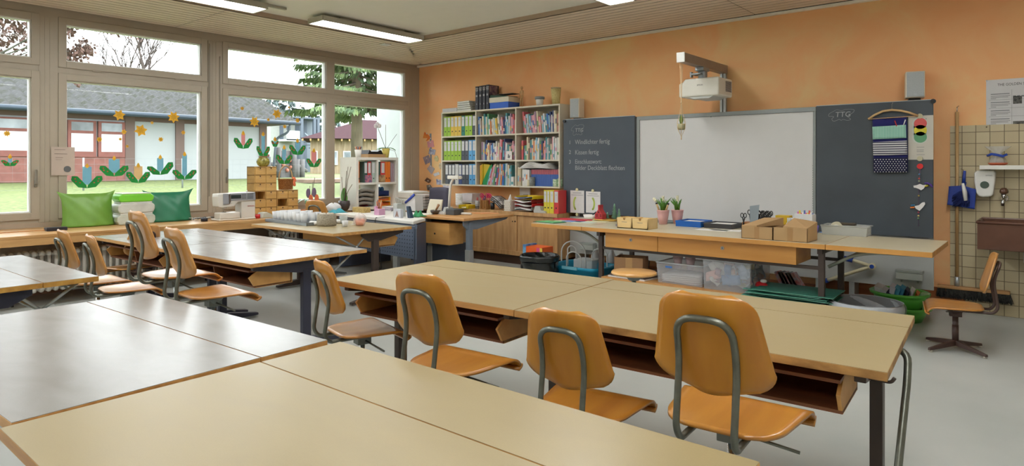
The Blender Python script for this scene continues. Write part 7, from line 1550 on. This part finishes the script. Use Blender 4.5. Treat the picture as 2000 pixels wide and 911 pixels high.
for k in range(5): MB().hexa([(-.1+.035*k, 0, 0), (-.03+.035*k, 0, 0), (-.03+.035*k, .1, 0), (-.1+.035*k, .1, 0), (-.16+.035*k, 0, .13), (-.12+.035*k, 0, .14), (-.12+.035*k, .1, .14), (-.16+.035*k, .1, .13)]).obj('card', mat('printed_card_%d' % (k % 2), ((190, 196, 214), (120, 116, 112))[k % 2], .4, rgb2=(206, 120, 120) if k % 2 == 0 else None, scale=30), t)
# compass and books in the tray
q = aty(1703, 521, BY_-.03)
t = thing('board_compass', 'large cream and blue blackboard compass hanging on the lower board panel', 'compass', (q.x, BY_-.005, q.z))
def cp_(px, py): v = aty(px, py, BY_-.03); return (v.x-q.x, -.012, v.z-q.z)
CRM = mat('cream_compass', (210, 202, 170), .45)
MB().tube([cp_(1702, 521), cp_(1665, 509)], .018, 8).tube([cp_(1702, 521), cp_(1616, 548)], .018, 8).obj('arm', CRM, t)
CBL = mat('compass_blue', (36, 74, 170), .4); MB().tube([cp_(1665, 509), cp_(1648, 505)], .026, 8).obj('handle', CBL, t); MB().tube([cp_(1616, 548), cp_(1611, 550)], .024, 8).obj('tip', CBL, t); MB().cyl((0, -.04, 0), (0, -.005, 0), .02).obj('hinge_cap', CBL, t); MB().cyl((0, -.03, 0), (0, .0, 0), .034, n=20).obj('hub', CRM, t)
q = aty(1790, 512, BY_-.04); t = thing('tray_magazines', 'magazines with red edge lying in the chalk tray', 'magazines', (q.x, BY_-.03, .664)); s = mpp(q); MB().box(-23*s, 22*s, -.06, .03, 0, .035).obj('magazine', mat('magazine_white', (206, 206, 212), .5, rgb2=(60, 60, 90), scale=18), t); MB().box(-23*s, 20*s, -.065, -.06, -.004, .008).obj('red_edge', mat('magazine_red', (176, 60, 76), .5), t)
q = aty(1628, 484, BY_-.04); t = thing('tray_blue_case', 'blue case lying in the chalk tray behind the table leg', 'case', (q.x, BY_-.03, .664)); MB().box(-.13, .13, -.06, .03, 0, .05).obj('case', mat('steel_blue_case', (88, 120, 170), .5), t, bevel=.008)
# ---- bins and tubs
q = atz(1054, 560, 0)
def bag_lip(r, z, m, t, drop=.06, seed=0):
    MB().grid(lambda u, v: ((r+.008+.012*math.sin(PI*v)+.006*math.sin(u*40+seed))*math.cos(2*PI*u)*(1-(.08 if v < .0 else 0)), (r+.008+.012*math.sin(PI*v)+.006*math.sin(u*40+seed))*math.sin(2*PI*u), z+.012*math.sin(PI*v)-drop*v+.008*math.sin(u*26)*v), 60, 6).obj('bag_rim', m, t)
    MB().grid(lambda u, v: ((r-.004-.05*v+.01*math.sin(u*30+v*8))*math.cos(2*PI*u), (r-.004-.05*v+.01*math.sin(u*30+v*8))*math.sin(2*PI*u), z+.004-.16*v), 60, 8).obj('bag_inside', m, t)
t = thing('black_bin', 'black waste bin with black bag in front of the oak cabinet', 'bin', (aty(1054, 500, 5.75).x, 5.75, 0)); s = mpp(t.location); r = 37*s; zt_ = EYE-(498-324)*s
BK = mat('black_bag_film', (30, 32, 30), .25, bump=.6, scale=14)
MB().lathe([(r*.82, 0), (r*.97, zt_-.05), (r*1.0, zt_-.05), (r*1.0, zt_), (r*.96, zt_), (r*.94, zt_-.06), (r*.8, .02), (.001, .02)], n=40).obj('bin', mat('dark_bin', (38, 42, 52), .4), t)
bag_lip(r*.99, zt_, BK, t); MB().grid(lambda u, v: ((r*(.86+.14*v)+.004+.007*math.sin(u*34+v*9))*math.cos(2*PI*u), (r*(.86+.14*v)+.004+.007*math.sin(u*34+v*9))*math.sin(2*PI*u), .05+(zt_-.12)*v), 60, 10).obj('bag', BK, t)
t = thing('snack_carton', 'orange and blue printed carton standing behind the black bin', 'carton', (aty(1048, 490, 6.3).x, 6.3, 0)); s = mpp(t.location)
MB().box(-22*s, -14*s, -.1, .12, 0, 1.4-(478-324)*s).obj('blue_side', mat('carton_blue', (40, 84, 160), .5, rgb2=(120, 180, 220), scale=14), t)
o = MB().box(-14*s, 26*s, -.1, .12, 0, 1.4-(481-324)*s).obj('orange_front', mat('carton_orange', (232, 98, 34), .5), t); MB().box(12*s, 20*s, -.102, -.1, 0, 1.4-(482-324)*s).obj('pink_band', mat('carton_pink', (214, 80, 130), .5), o); MB().box(20*s, 26*s, -.102, -.1, 0, 1.4-(482-324)*s).obj('yellow_band', mat('carton_yellow', (226, 200, 80), .5), o)
t = thing('blue_tub', 'turquoise plastic laundry tub on the floor left of the teacher table', 'tub', (aty(1139, 530, 6.14).x, 6.14, 0)); s = mpp(t.location); zt_ = EYE-(516-324)*s
TB = mat('turquoise_plastic', (14, 146, 184), .35)
def rect_lathe(prof, hx, hy, c0=.3):
    def sq(a, w, h_): 
        ca, sa = math.cos(a), math.sin(a); n_ = 5.0; k_ = (abs(ca)**n_+abs(sa)**n_)**(-1/n_); return (w*k_*ca, h_*k_*sa)
    return lambda u, v: (*sq(2*PI*u, hx*prof(v)[0], hy*prof(v)[0]), prof(v)[1])
def pf(lst):
    def f(v):
        x = v*(len(lst)-1); i = min(int(x), len(lst)-2); f_ = x-i; return (lst[i][0]*(1-f_)+lst[i+1][0]*f_, lst[i][1]*(1-f_)+lst[i+1][1]*f_)
    return f
L_ = [(.001, 0), (.82, 0), (.93, zt_*.9), (.95, zt_-.03), (1.02, zt_-.035), (1.03, zt_-.005), (1.0, zt_), (.92, zt_-.006), (.9, zt_-.05), (.78, .02), (.001, .02)]
MB().grid(rect_lathe(pf(L_), .33, .26), 48, len(L_)-1).obj('tub', TB, t)
MB().box(-.1, .1, -.28, -.262, zt_-.03, zt_+.004).obj('handle', see('clear_handle', (120, 190, 210), .8), t); MB().box(-.06, .06, -.246, -.24, zt_-.12, zt_-.09).obj('label', LAB, t)
for k, (x, w_, h_, y_, lab) in enumerate(((-.17, .17, .36, .05, 'largest white hoop standing in the turquoise tub'), (-.13, .1, .30, .0, 'smaller white hoop inside the largest one'), (-.24, .06, .38, .12, 'thin white hoop at the left in the turquoise tub'), (.12, .1, .34, .16, 'white hoop at the right in the turquoise tub'))):
    t2 = thing('white_hoop', lab, 'hoop', (t.location.x+x, t.location.y+y_, .02), 0, 'white hoops in the turquoise tub')
    MB().tube([(-w_, 0, 0), (-w_, 0, h_)]+[(-w_*math.cos(a), 0, h_+w_*.8*math.sin(a)) for a in [i*PI/10 for i in range(1, 10)]]+[(w_, 0, h_), (w_, 0, 0)], .008, 8).obj('hoop', PLAST_W, t2)
for k in range(4):
    t = thing('white_bottle', 'white plastic bottle, %s under the left end of the teacher table' % ordn[k], 'bottle', (aty((1163, 1170, 1190, 1206)[k], 500, 6.5).x, 6.5+.03*k, 0), 0, 'white bottles under the teacher table'); h = .40-.03*(k % 2)
    MB().lathe([(.05, 0), (.052, .02), (.052, h*.8), (.03, h*.9), (.02, h), (.001, h)], n=18).obj('bottle', mat('bottle_white', (206, 210, 214), .35), t)
t = thing('white_package', 'flat white package behind the turquoise tub', 'package', (aty(1147, 505, 6.35).x, 6.35, 0)); MB().box(-.13, .13, -.1, .1, 0, .3).obj('package', mat('package_white', (206, 210, 208), .5), t, bevel=.01)
# clear lined bin
t = thing('lined_bin', 'grey waste bin with clear plastic liner before the teacher table', 'bin', (aty(1690, 560, 6.0).x, 6.0, 0)); s = mpp(t.location); zt_ = EYE-(588-324)*s; r = 66*s
MB().lathe([(r*.8, 0), (r*.95, zt_), (r*.92, zt_), (r*.78, .02), (.001, .02)], n=40).obj('bin', mat('grey_bin', (120, 124, 128), .4), t)
LN = see('clear_liner', (214, 218, 224), .5, .35, bump=.9, scale=18)
bag_lip(r*.97, zt_, LN, t, .1, 2); MB().ball((.05, 0, zt_-.14), r*.6, sz=.3).obj('contents', mat('bin_papers', (150, 160, 190), .8, rgb2=(196, 190, 150), scale=12), t)
# green tubs
GRN = mat('green_plastic', (84, 168, 60), .35)
for k, (px, y_, zz_, lab) in enumerate(((1757, 6.76, .06, 'upper green tub filled with papers beside the lined bin'), (1760, 6.74, 0, 'lower green tub under the paper filled one'))):
    x = aty(px, 580, y_).x; t = thing('green_tub', lab, 'tub', (x, y_, zz_), 0, 'stacked green tubs'); s = mpp((x, y_)); h = .19 if k == 0 else .13; r = 51*s
    MB().lathe([(.001, 0), (r*.68, 0), (r*.86, h*.75), (r*.88, h-.025), (r*1.0, h-.02), (r*1.02, h), (r*.98, h+.006), (r*.86, h), (r*.84, h-.03), (r*.66, .01), (.001, .01)], n=40).obj('tub', GRN, t)
    MB().box(r*.72, r*1.0, -.05, .02, h-.012, h+.012).obj('handle', see('clear_green_handle', (170, 206, 150), .9), t)
    if k == 0:
        for j in range(9):
            c_ = ((212, 214, 220), (200, 204, 214), (60, 60, 90), (206, 210, 226), (90, 176, 210), (80, 160, 200), (60, 60, 84), (210, 214, 224), (206, 120, 60))[j]; x_ = (-.7+.13*j)*r; tl = (-.1+.04*j); hh_ = h+(.04, .02, .0, .05, .04, .045, .03, .035, .01)[j]
            MB().hexa([(x_, -.09, .03), (x_+.015, -.09, .03), (x_+.015, .06, .03), (x_, .06, .03), (x_+tl*.2, -.1+.015*j, hh_), (x_+.05+tl*.1, -.08, hh_-.02), (x_+.05+tl*.1, .07, hh_-.01), (x_+tl*.2, .08, hh_+.01)]).obj('paper', mat('tub_paper_%d' % j, c_, .7), t)

# ================================================================ CARDS ON THE ORANGE WALL
def wallcard(nm, lab, pts, c_, c2=None, cat='card'):
    cx_ = sum(p[0] for p in pts)/len(pts); cy_ = sum(p[1] for p in pts)/len(pts); q = aty(cx_, cy_, WY-.006); t = thing(nm, lab, cat, q, 0, 'cards hung on the orange wall')
    P_ = [(aty(p[0], p[1], WY-.006).x-q.x, aty(p[0], p[1], WY-.006).z-q.z) for p in pts]
    MB().prism(P_, 'y', -.002, .002).obj('card', mat('card_'+nm, c_, .7, rgb2=c2, scale=18), t)
    MB().cyl((0, -.008, P_[0][1]*.7), (0, -.002, P_[0][1]*.7), .01, n=10).obj('pin', PLAST_W, t); return t
t = wallcard('bird_of_paradise', 'orange paper flower at the top of the card garland', [(829, 258), (838, 265), (841, 270), (835, 275), (832, 276), (835, 270), (826, 270)], (226, 100, 56), (230, 150, 60), 'decoration')
wallcard('pink_card', 'pink card near the top of the garland', [(834, 277), (846, 274), (848, 287), (836, 289)], (216, 150, 156))
wallcard('white_blue_card', 'white card with blue picture in the garland', [(839, 290), (851, 293), (849, 303), (837, 301)], (196, 200, 212), (110, 110, 150))
wallcard('photo_card', 'tilted grey photo card in the garland', [(826, 308), (837, 303), (842, 316), (831, 322)], (120, 120, 140), (180, 150, 150))
wallcard('grey_card', 'tilted grey card in the lower garland', [(840, 322), (849, 330), (843, 341), (834, 330)], (160, 166, 176), (190, 160, 160))
wallcard('folded_card', 'small white folded card below the garland', [(846, 340), (857, 336), (859, 341), (849, 345)], (206, 206, 214))
wallcard('shell_fan', 'brown paper shell left of the wall shelf', [(829, 353), (834, 347), (842, 352), (840, 357), (837, 358)], (136, 96, 76), (100, 66, 50))
wallcard('dark_medallion', 'dark round medallion above the grey office chair', [(833, 362), (840, 361), (844, 366), (842, 372), (835, 372)], (90, 88, 92), (150, 140, 132))
wallcard('egg_card', 'cream egg shaped card beside the garland', [(850, 305), (854, 304), (857, 310), (855, 316), (850, 315), (848, 310)], (206, 190, 140), (176, 170, 120))
wallcard('round_ornament', 'pale round paper ornament at the edge of the wall shelf', [(859, 318), (862, 319), (862, 330), (859, 331), (857, 325)], (212, 196, 170), (180, 150, 110))
wallcard('blue_white_card', 'blue and white card just left of the lowest shelf row', [(852, 350), (862, 352), (862, 361), (853, 361)], (196, 200, 214), (110, 110, 160))
wallcard('lace_card', 'white lace card hanging under the left end of the wall shelf', [(865, 362), (880, 363), (879, 369), (866, 368)], (216, 214, 220), (180, 180, 200))
wallcard('grey_ribbon', 'vertical grey ribbon holding the card garland', [(839, 261), (842, 261), (843, 325), (840, 325)], (130, 138, 150), None, 'ribbon').location.y = WY-.002
